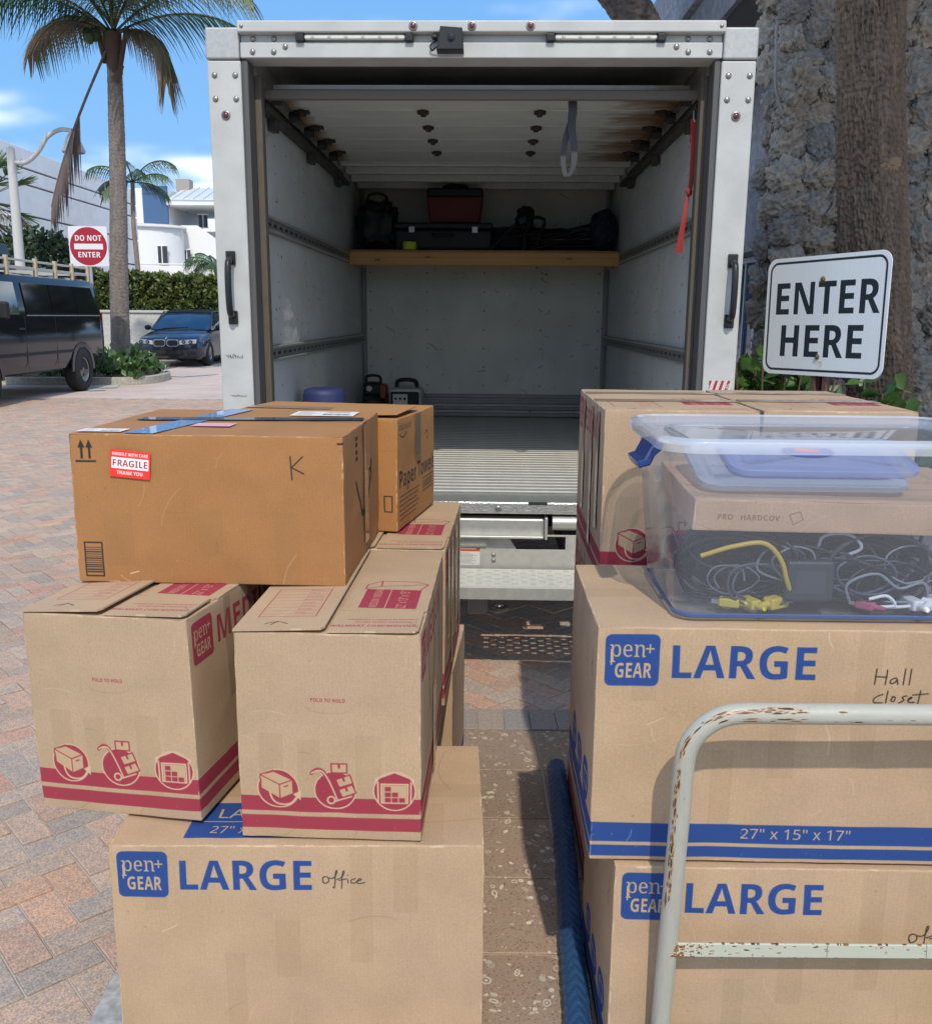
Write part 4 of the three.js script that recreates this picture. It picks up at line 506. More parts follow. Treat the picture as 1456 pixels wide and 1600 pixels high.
  { const o = at('black_bag', 'bulky black bag at the left end of the shelf', 'bag', -0.69, sy, -2.66); obj('sack', lumpy(0.24, 0.30, 0.24, 1.6, 9), dk, o); obj('strap', tube([[-0.07, 0.27, 0.03], [-0.05, 0.345, 0.03], [0.05, 0.345, 0.03], [0.07, 0.27, 0.03]], 0.009, 20, 6), dk, o); }
  { const o = at('black_case', 'long black case lying on the shelf', 'case', -0.26, sy, -2.68); obj('body', bx(0.62, 0.13, 0.3, 0, 0.066, 0, 0, 0, 0, 0.02), dk, o); obj('lid', bx(0.63, 0.04, 0.31, 0, 0.152, 0, 0, 0, 0, 0.015), dk, o); obj('handle', tube([[-0.06, 0.1, 0.16], [-0.055, 0.09, 0.185], [0.055, 0.09, 0.185], [0.06, 0.1, 0.16]], 0.008, 20, 8), dk, o); for (const x of [-0.2, 0.2]) obj('latch', bx(0.04, 0.04, 0.012, x, 0.128, 0.158), steel, o); }
  { const o = at('red_tool_bag', 'dark red tool box with black lid on the long case', 'tool box', -0.19, sy + 0.173, -2.70); obj('body', ext(shapeOf([[-0.15, 0], [0.15, 0], [0.17, 0.15], [-0.17, 0.15]]), 0.2, 0.008).translate(0, 0.008, -0.1), mat([0.11, 0.008, 0.008], { roughness: 0.6 }), o); obj('lid', bx(0.36, 0.05, 0.23, 0, 0.19, 0, 0, 0, 0, 0.015), dk, o); obj('handle', tube([[-0.08, 0.21, 0], [-0.07, 0.235, 0], [0.07, 0.235, 0], [0.08, 0.21, 0]], 0.01, 20, 8), dk, o); }
  { const o = at('black_tripod', 'bent black steel frame lying on the shelf', 'frame', 0.14, sy, -2.62); obj('frame', [tube([[-0.1, 0.008, 0.1], [0.1, 0.19, 0.05], [0.24, 0.2, 0.0], [0.2, 0.05, 0], [0.26, 0.008, -0.1]], 0.011, 40, 8), rod([-0.02, 0.08, 0.09], [0.22, 0.12, 0.0], 0.009)], dk, o); obj('head', bx(0.06, 0.05, 0.05, 0.1, 0.19, 0.05, 0, 0, 0.4, 0.01), dk, o); }
  { const o = at('folded_stands', 'bundle of black folding stands with blue cloth at the right of the shelf', 'stands', 0.56, sy, -2.66); for (let k = 0; k < 9; k++) { const y0 = 0.014 + (k % 5) * 0.022, y1 = 0.02 + k * 0.022; obj('pole', rod([-0.26, y0, (k % 3) * 0.04 - 0.04], [0.20, y1, (k % 2) * 0.06 - 0.03], 0.009), k % 3 ? dk : mat([0.06, 0.06, 0.062], { roughness: 0.4, metalness: 0.5 }), o); } const g = new THREE.IcosahedronGeometry(0.14, 4), p = g.attributes.position; for (let i = 0; i < p.count; i++) { const k = 1 + 0.16 * n3(p.getX(i) * 12, p.getY(i) * 12, p.getZ(i) * 12); p.setXYZ(i, p.getX(i) * k * 0.62 + 0.20, p.getY(i) * k * 0.95 + 0.135, p.getZ(i) * k); } g.computeVertexNormals(); obj('blue_cloth', g, navy, o); const h = new THREE.IcosahedronGeometry(0.06, 3), q = h.attributes.position; for (let i = 0; i < q.count; i++) { const k = 1 + 0.3 * n3(q.getX(i) * 22, q.getY(i) * 22, q.getZ(i) * 22); q.setXYZ(i, q.getX(i) * k - 0.30, q.getY(i) * k * 1.4 + 0.21, q.getZ(i) * k); } h.computeVertexNormals(); obj('bag', h, dk, o); obj('bag_neck', rod([-0.30, 0.0, 0], [-0.30, 0.16, 0], 0.02), dk, o); }
  { const o = at('tape_roll', 'lime yellow tape roll on the shelf edge', 'tape roll', -0.47, sy, -2.475); obj('roll', lathe([[0.02, 0], [0.042, 0], [0.044, 0.003], [0.044, 0.045], [0.042, 0.048], [0.02, 0.048], [0.02, 0]], 28), mat([0.42, 0.50, 0.03], { roughness: 0.6 }), o); obj('core', lathe([[0.017, 0.001], [0.0195, 0.001], [0.0195, 0.047], [0.017, 0.047], [0.017, 0.001]], 24), mat([0.3, 0.2, 0.12]), o); }
  const fz = fy + 0.0116;
  { // machines on the floor by the bulkhead
    const o = at('generator', 'small white and black generator with carry handle by the bulkhead', 'generator', -0.52, fz, -2.78); const wm = mat([0.55, 0.55, 0.53], { roughness: 0.5 });
    obj('casing', bx(0.22, 0.20, 0.30, 0, 0.125, 0, 0, 0, 0, 0.03), wm, o); obj('end_panel', bx(0.19, 0.17, 0.02, 0, 0.12, 0.15, 0, 0, 0, 0.01), dk, o); const pn = obj('control_panel', bx(0.10, 0.08, 0.01, -0.03, 0.15, 0.163, 0, 0, 0, 0.004), wm, o); for (let k = 0; k < 3; k++) obj('button', dome(0.009, 0.006, -0.06 + k * 0.03, 0.16, 0.168), dk, pn); obj('fan_grille', lathe([[0.0, 0.004], [0.035, 0.004], [0.04, 0]], 20).rotateX(Math.PI / 2).translate(0.055, 0.09, 0.161), dk, o); obj('handle', tube([[-0.07, 0.22, 0], [-0.06, 0.265, 0], [0.06, 0.265, 0], [0.07, 0.22, 0]], 0.014, 30, 10), dk, o); for (const x of [-0.08, 0.08]) for (const z of [-0.11, 0.11]) obj('foot', rod([x, 0, z], [x, 0.03, z], 0.016), dk, o);
    const a = at('air_compressor', 'black and orange air compressor in the far left corner', 'compressor', -0.745, fz, -2.75); obj('tank', place(new THREE.CapsuleGeometry(0.075, 0.13, 8, 18), 0, 0.105, 0, Math.PI / 2), mat([0.03, 0.026, 0.022], { roughness: 0.5 }), a); obj('motor', bx(0.12, 0.09, 0.14, 0, 0.215, 0, 0, 0, 0, 0.02), dk, a); obj('cover', bx(0.05, 0.10, 0.11, 0.072, 0.2, 0.02, 0, 0, 0, 0.015), mat([0.20, 0.05, 0.015], { roughness: 0.5 }), a); obj('handle', tube([[-0.05, 0.25, 0], [-0.045, 0.295, 0], [0.045, 0.295, 0], [0.05, 0.25, 0]], 0.009, 20, 8), dk, a); obj('gauge', lathe([[0, 0.012], [0.018, 0.012], [0.02, 0]], 16).rotateX(Math.PI / 2).translate(-0.02, 0.22, 0.072), wm, a); for (const x of [-0.05, 0.05]) obj('foot', span(x - 0.01, x + 0.01, 0, 0.05, -0.06, 0.06), dk, a);
    const b = at('blue_bucket', 'blue upturned tub on the truck floor behind the cartons', 'tub', -0.725, fz, -0.78); b.scale.set(0.6, 1.02, 0.6); obj('shell', lathe([[0, 0.36], [0.12, 0.36], [0.155, 0.352], [0.165, 0.33], [0.185, 0.02], [0.2, 0.015], [0.2, 0]], 36), mat([0.025, 0.035, 0.12], { roughness: 0.6 }), b); obj('rim', place(new THREE.TorusGeometry(0.195, 0.008, 8, 36), 0, 0.008, 0, Math.PI / 2), mat([0.03, 0.05, 0.18], { roughness: 0.45 }), b);
  }
}
// ---------------------------------------------------------------- plastic tote and what is in it
{
  const ring = (w, d, r, y, n = 8) => { const p = []; for (const [sx, sz, a0] of [[1, 1, 0], [-1, 1, 90], [-1, -1, 180], [1, -1, 270]]) for (let k = 0; k <= n; k++) { const a = R(a0 + 90 * k / n); p.push([sx * (w / 2 - r) + r * Math.cos(a), y, sz * (d / 2 - r) + r * Math.sin(a)]); } return p; };
  const skin = (rings, cap0, cap1) => { const P = [], I = [], N = rings[0].length; rings.forEach((r) => r.forEach((p) => P.push(...p))); for (let j = 0; j + 1 < rings.length; j++) for (let i = 0; i < N; i++) { const a = j * N + i, b = j * N + (i + 1) % N; I.push(a, a + N, b, b, a + N, b + N); } for (const [on, j] of [[cap0, 0], [cap1, rings.length - 1]]) if (on) { const c = P.length / 3, y = rings[j][0][1]; P.push(0, y, 0); for (let i = 0; i < N; i++) { const a = j * N + i, b = j * N + (i + 1) % N; j ? I.push(a, c, b) : I.push(a, b, c); } } const g = new THREE.BufferGeometry(); g.setAttribute('position', new THREE.Float32BufferAttribute(P, 3)); g.setIndex(I); return toCreasedNormals(g, R(35)); };
  const bz = 0.8775, cx = 0.628, cz = -1.662, turn = R(-0.8);
  const t = thing('storage_tote', 'clear plastic storage tote with lid and blue latch, full of cables', 'storage tote', [cx, bz, cz], turn);
  const plas = mat([0.80, 0.85, 0.93], { phys: true, roughness: 0.16, transmission: 0.92, thickness: 0, ior: 1.45 });
  const lidM = mat([0.80, 0.85, 0.93], { phys: true, roughness: 0.07, transmission: 0.86, thickness: 0, ior: 1.5 });
  const rimM = mat([0.86, 0.90, 0.95], { phys: true, roughness: 0.10, transmission: 0.64, thickness: 0, ior: 1.5 });
  obj('body', skin([ring(0.515, 0.300, 0.03, 0.0), ring(0.528, 0.312, 0.034, 0.006), ring(0.53, 0.315, 0.035, 0.012), ring(0.575, 0.372, 0.045, 0.262), ring(0.578, 0.375, 0.045, 0.275), ring(0.580, 0.378, 0.045, 0.292)], true, false), plas, t);
  const lid = obj('lid', skin([ring(0.614, 0.406, 0.066, 0.290), ring(0.622, 0.414, 0.07, 0.291), ring(0.624, 0.416, 0.07, 0.304), ring(0.618, 0.410, 0.068, 0.310), ring(0.600, 0.392, 0.062, 0.314), ring(0.586, 0.376, 0.056, 0.311)], false, false), rimM, t); obj('lid_panel', skin([ring(0.586, 0.376, 0.056, 0.311), ring(0.572, 0.360, 0.05, 0.300), ring(0.560, 0.348, 0.045, 0.298)], false, true), lidM, lid); obj('lid_rib', [skin([ring(0.50, 0.27, 0.03, 0.2985), ring(0.495, 0.265, 0.03, 0.301), ring(0.485, 0.255, 0.03, 0.301), ring(0.48, 0.25, 0.03, 0.2985)], false, false)], lidM, lid); obj('base_rim', skin([ring(0.530, 0.315, 0.036, 0.001), ring(0.535, 0.320, 0.037, 0.003), ring(0.535, 0.320, 0.037, 0.008), ring(0.531, 0.316, 0.036, 0.010)], false, false), mat([0.10, 0.16, 0.34], { phys: true, roughness: 0.2, transmission: 0.4, thickness: 0 }), t);
  const blueP = mat([0.015, 0.04, 0.17], { phys: true, roughness: 0.3, clearcoat: 0.4 });
  for (const s of [-1, 1]) obj('latch', ext(shapeOf([[-0.008, 0.012], [0.004, 0.010], [0.010, -0.002], [0.016, -0.014], [0.027, -0.018], [0.025, -0.024], [0.010, -0.020], [0.003, -0.004], [-0.008, 0.006]]), 0.10, 0.003).rotateY(s > 0 ? 0 : Math.PI).translate(s * 0.306, 0.280, s > 0 ? -0.035 : 0.115), blueP, t);
  // contents
  const inB = (x, y, z) => new THREE.Vector3(x, y, z).applyAxisAngle(new THREE.Vector3(0, 1, 0), turn).add(new THREE.Vector3(cx, bz, cz)).toArray();
  const book = thing('flat_carton', 'flat printed carton inside the tote, on top of the cables', 'carton', inB(0.02, 0.158, 0.0), turn);
  { const A = atlas(0.53, 0.056, 0.30, 900, [198, 158, 122], 141, { front: (c, W, H) => { txt(c, 'PRO   HARDCOV', 40, 36, 14, '#8d6c50', 'bold', 1); path(c, '#8d6c50', 1.6, [[[160, 24], [178, 18], [184, 32], [168, 42], [160, 24]]]); }, top: (c, W, H) => { txt(c, 'BookS', 400, 150, 34, '#a98a6c', '', 1); txt(c, 'rapido', 440, 260, 26, '#a98a6c', '', 1); } }); const b = obj('body', cardGeo(A, 91, 0.001), A.m, book); book.rotation.set(R(3.5), turn, R(-0.8)); }
  const tub = (name, label, x, y, z, w, d, col, tilt) => { const o = thing(name, label, 'lid', inB(x, y, z), turn); o.rotation.set(R(tilt), turn, 0); const m = mat(col, { phys: true, roughness: 0.18, transmission: 0.6, thickness: 0 }); obj('plate', skin([ring(w - 0.01, d - 0.01, 0.03, 0), ring(w, d, 0.034, 0.001), ring(w, d, 0.034, 0.010), ring(w - 0.01, d - 0.01, 0.03, 0.013), ring(w - 0.05, d - 0.05, 0.02, 0.013), ring(w - 0.06, d - 0.06, 0.02, 0.009)], false, true), m, o); return o; };
  tub('tub_lid', 'milky plastic lid lower of two on the carton inside the tote', -0.045, 0.240, 0.02, 0.36, 0.20, [0.70, 0.74, 0.80], 15);
  const tl = tub('tub_lid', 'bluish plastic lid with blue and red oval label inside the tote', 0.0, 0.256, 0.012, 0.33, 0.16, [0.56, 0.62, 0.86], 15);
  const ov = mat([1, 1, 1], { roughness: 0.4, transparent: true }); ov.map = canvasTex(256, 160, (c) => { c.clearRect(0, 0, 256, 160); c.fillStyle = '#24409a'; c.beginPath(); c.ellipse(128, 80, 120, 72, 0, 0, 6.3); c.fill(); c.save(); c.translate(128, 80); c.rotate(0.15); c.fillStyle = '#e0413c'; c.fillRect(-60, -34, 110, 44); c.restore(); c.fillStyle = '#6f86d8'; c.fillRect(40, 104, 150, 10); }); obj('label', new THREE.PlaneGeometry(0.10, 0.06).rotateX(-Math.PI / 2).translate(-0.01, 0.0105, -0.01), ov, tl);
  // cables: a tangle nobody could count, and the ones that stand out
  const r = rng(61), inside = (x, y, z) => { const k = 0.243 + 0.02 * (y / 0.2), q = 0.140 + 0.02 * (y / 0.2); return [clamp(x, -k, k), clamp(y, 0.014, 0.142), clamp(z, -q, q)]; };
  const wander = (x0, y0, z0, R0) => { const p = [], ax = r() * 3, el = r() * 1.2, turns = 1 + 1.6 * r(), N = Math.ceil(turns * 9); let cx0 = x0, cy0 = y0; const ph = r() * 6.3, ox = (r() - 0.5) * 0.10, oy = (r() - 0.5) * 0.04; for (let i = 0; i <= N; i++) { const a = ph + i / 9 * 6.283, lim = Math.min(R0, y0 - 0.017, 0.139 - y0) / R0, q = R0 * (1 + 0.25 * n3(i * 0.3, x0 * 20, z0 * 20)), u = Math.cos(a) * q * 1.25, v = Math.sin(a) * q * Math.max(0.25, lim); p.push(inside(cx0 + u + ox * i / N, cy0 + v + 0.3 * oy * i / N, z0 + v * Math.sin(el) * 0.5 + u * 0.3 * Math.sin(ax) + 0.01 * n3(i * 0.4, 3, y0 * 30))); } return p; };
  const g = []; for (let k = 0; k < 40; k++) g.push(tube(wander(-0.17 + 0.34 * r(), 0.045 + 0.065 * r(), -0.08 + 0.19 * Math.sqrt(r()), 0.03 + 0.055 * r()), 0.0019 + 0.0021 * r(), 140, 7)); g.push(bx(0.42, 0.09, 0.12, 0, 0.062, -0.05, 0, 0, 0, 0.03));
  for (let k = 0; k < 8; k++) g.push(bx(0.03 + r() * 0.03, 0.02 + 0.014 * r(), 0.04 + r() * 0.04, (r() - 0.5) * 0.38, 0.016 + 0.05 * r(), (r() - 0.5) * 0.18, r(), r() * 3, r(), 0.004));
  const tangle = obj('cable_tangle', g, mat([0.008, 0.009, 0.011], { roughness: 0.45 }), scene); tangle.position.set(cx, bz + 0.001, cz); tangle.rotation.y = turn; tangle.userData.kind = 'stuff'; tangle.userData.label = 'tangle of black cables and plugs in the tote'; tangle.userData.category = 'cables';
  const cable = (name, label, pts, rad, col, seg = 80) => { const m = obj(name, tube(pts.map((p) => inside(...p)), rad, seg, 8), mat(col, { roughness: 0.45 }), scene); m.position.set(cx, bz + 0.001, cz); m.rotation.y = turn; tag(m, label, 'cable', 'cables that stand out in the tote'); return m; };
  cable('cable', 'yellow cable arching at the left of the tote', [[-0.225, 0.105, 0.14], [-0.17, 0.125, 0.148], [-0.12, 0.13, 0.15], [-0.09, 0.10, 0.147], [-0.075, 0.06, 0.143], [-0.055, 0.03, 0.128], [0.0, 0.028, 0.13]], 0.0042, [0.55, 0.36, 0.03]);
  cable('cable', 'black cable in a wide arch at the upper right of the tote', [[0.0, 0.03, 0.12], [0.0, 0.10, 0.128], [0.05, 0.14, 0.13], [0.12, 0.14, 0.13], [0.17, 0.11, 0.132], [0.20, 0.04, 0.13]], 0.004, [0.03, 0.034, 0.045]);
  cable('cable', 'grey cable loop in the lower middle of the tote', [[0.04, 0.02, 0.13], [0.03, 0.055, 0.134], [0.08, 0.075, 0.134], [0.12, 0.05, 0.134], [0.16, 0.06, 0.134], [0.17, 0.03, 0.13], [0.10, 0.02, 0.12]], 0.0026, [0.20, 0.22, 0.24]);
  cable('cable', 'white cable along the bottom right of the tote', [[0.07, 0.03, 0.134], [0.10, 0.036, 0.136], [0.115, 0.02, 0.136], [0.09, 0.016, 0.134], [0.14, 0.018, 0.134], [0.19, 0.03, 0.13], [0.21, 0.05, 0.13]], 0.003, [0.72, 0.72, 0.70]);
  cable('cable', 'pale grey cable hoop below the carton in the tote', [[-0.02, 0.12, 0.12], [-0.015, 0.14, 0.13], [0.03, 0.142, 0.13], [0.05, 0.12, 0.13], [0.02, 0.10, 0.12]], 0.003, [0.40, 0.43, 0.46]);
  [[-0.18, 0.06, 0.03, [0.10, 0.11, 0.13]], [-0.08, 0.09, 0.035, [0.16, 0.17, 0.19]], [0.05, 0.07, 0.04, [0.05, 0.06, 0.09]], [0.13, 0.09, 0.04, [0.22, 0.23, 0.25]], [0.19, 0.06, 0.03, [0.12, 0.13, 0.15]], [-0.13, 0.05, 0.045, [0.045, 0.05, 0.06]], [0.10, 0.05, 0.05, [0.03, 0.032, 0.04]]].forEach(([x, y, q, col], k) => { const pts = []; for (let i = 0; i <= 14; i++) { const a = k * 1.3 + i * 0.72; pts.push([x + Math.cos(a) * q * (1 + 0.2 * n3(i * 0.5, k, 1)) * 1.3 + i * 0.002, y + Math.sin(a) * q * 0.85, 0.128 + 0.008 * n3(i * 0.4, k, 5)]); } cable('cable', ['dark grey coil at the far left of the tote front', 'mid grey coil left of the power adapter in the tote', 'navy coil right of the power adapter in the tote', 'pale grey coil at the upper right of the tote front', 'grey coil at the far right of the tote front', 'black coil low at the left of the tote front', 'black coil low at the right of the tote front'][k], pts, 0.0017 + 0.0005 * (k % 3), col, 140); });
  const plug = (name, label, cat, x, y, z, ry, col, s = 1) => { const o = thing(name, label, cat, inB(x, y, z), turn + ry, 'plugs at the bottom of the tote'); const m = mat(col, { roughness: 0.4 }); obj('housing', bx(0.016 * s, 0.014 * s, 0.03 * s, 0, 0.008 * s, 0, 0, 0, 0, 0.004), m, o); obj('boot', rod([0, 0.008 * s, 0.013 * s], [0, 0.008 * s, 0.03 * s], 0.005 * s, 0.003 * s), m, o); obj('contact', bx(0.01 * s, 0.007 * s, 0.012 * s, 0, 0.008 * s, -0.019 * s, 0, 0, 0, 0.001), mat([0.6, 0.6, 0.58], { metalness: 0.8, roughness: 0.3 }), o); };
  plug('plug', 'leftmost yellow plug at the bottom of the tote', 'plug', -0.165, 0.008, 0.118, 1.2, [0.60, 0.44, 0.05], 1.2); plug('plug', 'yellow plug in the middle of three at the bottom of the tote', 'plug', -0.13, 0.008, 0.122, 0.4, [0.62, 0.46, 0.06], 1.3); plug('plug', 'rightmost yellow plug at the bottom of the tote', 'plug', -0.085, 0.008, 0.122, -1.0, [0.62, 0.44, 0.05], 1.5);
  plug('plug', 'pink plug at the bottom middle of the tote', 'plug', 0.07, 0.008, 0.122, 0.8, [0.50, 0.09, 0.16], 1.1); plug('plug', 'white plug with metal tip at the bottom right of the tote', 'plug', 0.15, 0.010, 0.122, 0.2, [0.75, 0.75, 0.73], 1.4); plug('plug', 'white square plug right of the white cable in the tote', 'plug', 0.185, 0.010, 0.12, -0.7, [0.78, 0.78, 0.76], 1.6);
  const ad = thing('power_adapter', 'square black power adapter in the middle of the tote', 'adapter', inB(-0.035, 0.062, 0.128), turn); obj('housing', bx(0.085, 0.075, 0.026, 0, 0, 0, 0, 0, 0, 0.008), mat([0.025, 0.028, 0.033], { roughness: 0.4 }), ad); obj('rating_label', new THREE.PlaneGeometry(0.05, 0.04).translate(0, 0, 0.0135), mat([0.045, 0.05, 0.06], { roughness: 0.3 }), ad);
}
// ---------------------------------------------------------------- platform cart with tube handle
{
  const t = thing('platform_cart', 'platform cart with chipped pale tubular handle in front of the blue boxes', 'cart', [0.63, 0, -1.0]);
  const chips = canvasTex(2048, 256, (c, w, h) => {
    const r = rng(88), img = c.createImageData(w, h); for (let j = 0; j < h; j++) for (let i = 0; i < w; i++) { const k = (j * w + i) * 4, f = 1 + 0.03 * fbm(i * 0.01, j * 0.03, 3, 4) + (r() - 0.5) * 0.03; img.data[k] = 183 * f; img.data[k + 1] = 181 * f; img.data[k + 2] = 168 * f; img.data[k + 3] = 255; } c.putImageData(img, 0, 0);
    const chip = (x, y, s, e) => { c.fillStyle = '#b9a383'; c.beginPath(); for (let k = 0; k < 14; k++) { const a = k / 14 * 6.3, q = s * (1.15 + 0.5 * r()); c.lineTo(x + Math.cos(a) * q * e, y + Math.sin(a) * q); } c.fill(); c.fillStyle = ['#4a2f1d', '#6b3f22', '#3a2a20'][Math.floor(r() * 3)]; c.beginPath(); for (let k = 0; k < 14; k++) { const a = k / 14 * 6.3, q = s * (0.6 + 0.5 * r()); c.lineTo(x + Math.cos(a) * q * e, y + Math.sin(a) * q); } c.fill(); };
    for (let k = 0; k < 26; k++) chip(r() * w, r() * h, 1 + 3.4 * Math.pow(r(), 2), 1 + r() * 2.5);
    // worn patches along the inside of the left bend and upright, and the underside of the bar
    for (let k = 0; k < 120; k++) chip(w * (0.18 + 0.27 * Math.pow(r(), 0.9)), h * (0.63 + 0.05 * (r() + r() - 1)), 1.5 + 4.5 * Math.pow(r(), 1.6), 1.5 + r() * 2.5);
    for (let k = 0; k < 24; k++) chip(w * (0.40 + 0.2 * r()), h * (0.78 + 0.06 * (r() - 0.5)), 1 + 3 * Math.pow(r(), 2), 2 + r() * 3);
  });
  const m = mat([0.86, 0.86, 0.86], { roughness: 0.4 }); m.map = chips; m.bumpMap = rep(lumps, 12, 1); m.bumpScale = 0.0006;
  const up = (y) => -0.36 - 0.09 * 0.77 + (0.77 - y) * -0.105 + 0.069; // the handle leans towards the camera as it rises
  const pts = []; const xl = -0.275, xr = 0.275, rr = 0.085;
  const push = (x, y) => pts.push([x, y, up(y)]);
  for (const y of [0.09, 0.3, 0.45, 0.58]) push(xl, y); for (let k = 0; k <= 6; k++) { const a = R(180 - 15 * k); push(xl + rr + rr * Math.cos(a), 0.685 + rr * Math.sin(a)); } for (const x of [-0.1, 0, 0.1]) push(x, 0.77); for (let k = 0; k <= 6; k++) { const a = R(90 - 15 * k); push(xr - rr + rr * Math.cos(a), 0.685 + rr * Math.sin(a)); } for (const y of [0.58, 0.45, 0.3, 0.09]) push(xr, y);
  obj('handle', tube(pts, 0.0168, 160, 20), m, t);
  const flat = mat([0.80, 0.80, 0.74], { roughness: 0.5 }); flat.map = canvasTex(1024, 64, (c, w, h) => { c.fillStyle = '#c2c5b8'; c.fillRect(0, 0, w, h); const r = rng(17); for (let k = 0; k < 120; k++) { c.fillStyle = ['#6b4526', '#8a5c31', '#4a3020'][Math.floor(r() * 3)]; const e = r() < 0.6; c.fillRect(r() * w, e ? (r() < 0.5 ? 0 : h - 6 * r()) : r() * h, 2 + r() * 14, 1 + r() * 5); } for (let k = 0; k < 120; k++) { c.fillStyle = ['#a5652f', '#7b4a24', '#8f5b2e'][Math.floor(r() * 3)]; c.fillRect(w * 0.16 * r() * r(), r() * h, 2 + r() * 8, 2 + r() * 8); } for (const x of [0.49, 0.8]) { c.fillStyle = '#8d8d7e'; c.fillRect(w * x, 0, 3, h); } });
  const fb = bx(0.55, 0.026, 0.006, 0, 0.318, up(0.318) + 0.012, R(-6)); { const p = fb.attributes.position, uv = fb.attributes.uv; for (let i = 0; i < p.count; i++) uv.setXY(i, p.getX(i) / 0.55 + 0.5, (p.getY(i) - 0.305) / 0.026); }
  obj('cross_bar', fb, flat, t);
  obj('deck', boxUV(bx(0.60, 0.02, 0.74, 0, 0.10, -0.02, 0, 0, 0, 0.008)), mat([0.22, 0.20, 0.17], { roughness: 0.8 }), t);
  obj('deck_frame', [bx(0.56, 0.04, 0.03, 0, 0.095, -0.425), bx(0.62, 0.04, 0.03, 0, 0.095, 0.37), bx(0.03, 0.04, 0.75, -0.305, 0.095, -0.02), bx(0.03, 0.04, 0.75, 0.305, 0.095, -0.02)], m, t);
  for (const x of [-0.24, 0.24]) for (const z of [-0.34, 0.24]) { const w = obj('caster', [rod([x - 0.018, 0.036, z], [x + 0.018, 0.036, z], 0.036, 0.036, 24)], mat([0.03, 0.03, 0.03], { roughness: 0.8 }), t); obj('fork', [span(x - 0.032, x - 0.026, 0.03, 0.085, z - 0.02, z + 0.02), span(x + 0.026, x + 0.032, 0.03, 0.085, z - 0.02, z + 0.02), bx(0.08, 0.008, 0.08, x, 0.084, z)], mat([0.4, 0.4, 0.4], { metalness: 0.8, roughness: 0.4 }), w); }
}
// ---------------------------------------------------------------- rolled quilted blanket on the tiles
{
  const P = [], I = [], UV = [], N = 40, L = 900, A = [0.284, 2.63], B = [0.205, 1.12];
  for (let j = 0; j <= L; j++) {
    const s = j / L, D = A[1] + (B[1] - A[1]) * s, len = s * 1.51, x0 = A[0] + (B[0] - A[0]) * s + 0.006 * Math.sin(s * 5) * (1 - s), endR = Math.min(1, Math.sqrt(clamp(Math.min(s, 1 - s) / 0.012)));
    for (let i = 0; i <= N; i++) {
      const a = i / N * Math.PI * 2, ch = Math.abs(((i / N * 8) % 2) - 1), ph = (len / 0.030 + ch * 0.9) % 1, pad = Math.pow(Math.sin(Math.PI * ((ph + 1) % 1)), 0.5);
      let rr = (0.0245 + 0.0035 * pad + 0.002 * n3(Math.cos(a) * 1.2, Math.sin(a) * 1.2, len * 9)) * Math.max(endR, 0.02);
      const y = Math.max(0.001, 0.028 + Math.sin(a) * rr * 1.02); P.push(x0 + Math.cos(a) * rr * 0.98, y, -D); UV.push(i / N, len);
    }
    if (j < L) for (let i = 0; i < N; i++) { const a = j * (N + 1) + i, b = a + N + 1; I.push(a, b, a + 1, a + 1, b, b + 1); }
  }
  const g = new THREE.BufferGeometry(); g.setAttribute('position', new THREE.Float32BufferAttribute(P, 3)); g.setAttribute('uv', new THREE.Float32BufferAttribute(UV, 2)); g.setIndex(I); weldNormals(g);
  const m = mat([0.018, 0.065, 0.15], { phys: true, roughness: 0.5, sheen: 0.4, sheenRoughness: 0.5 }); m.sheenColor = C(0.3, 0.5, 0.8); m.bumpMap = rep(lumps, 6, 30); m.bumpScale = 0.001;
  const t = thing('blanket_roll', 'rolled blue quilted moving blanket lying on the tiles beside the blue boxes', 'blanket', [0, 0.001, 0]); obj('quilt', g, m, t);
}
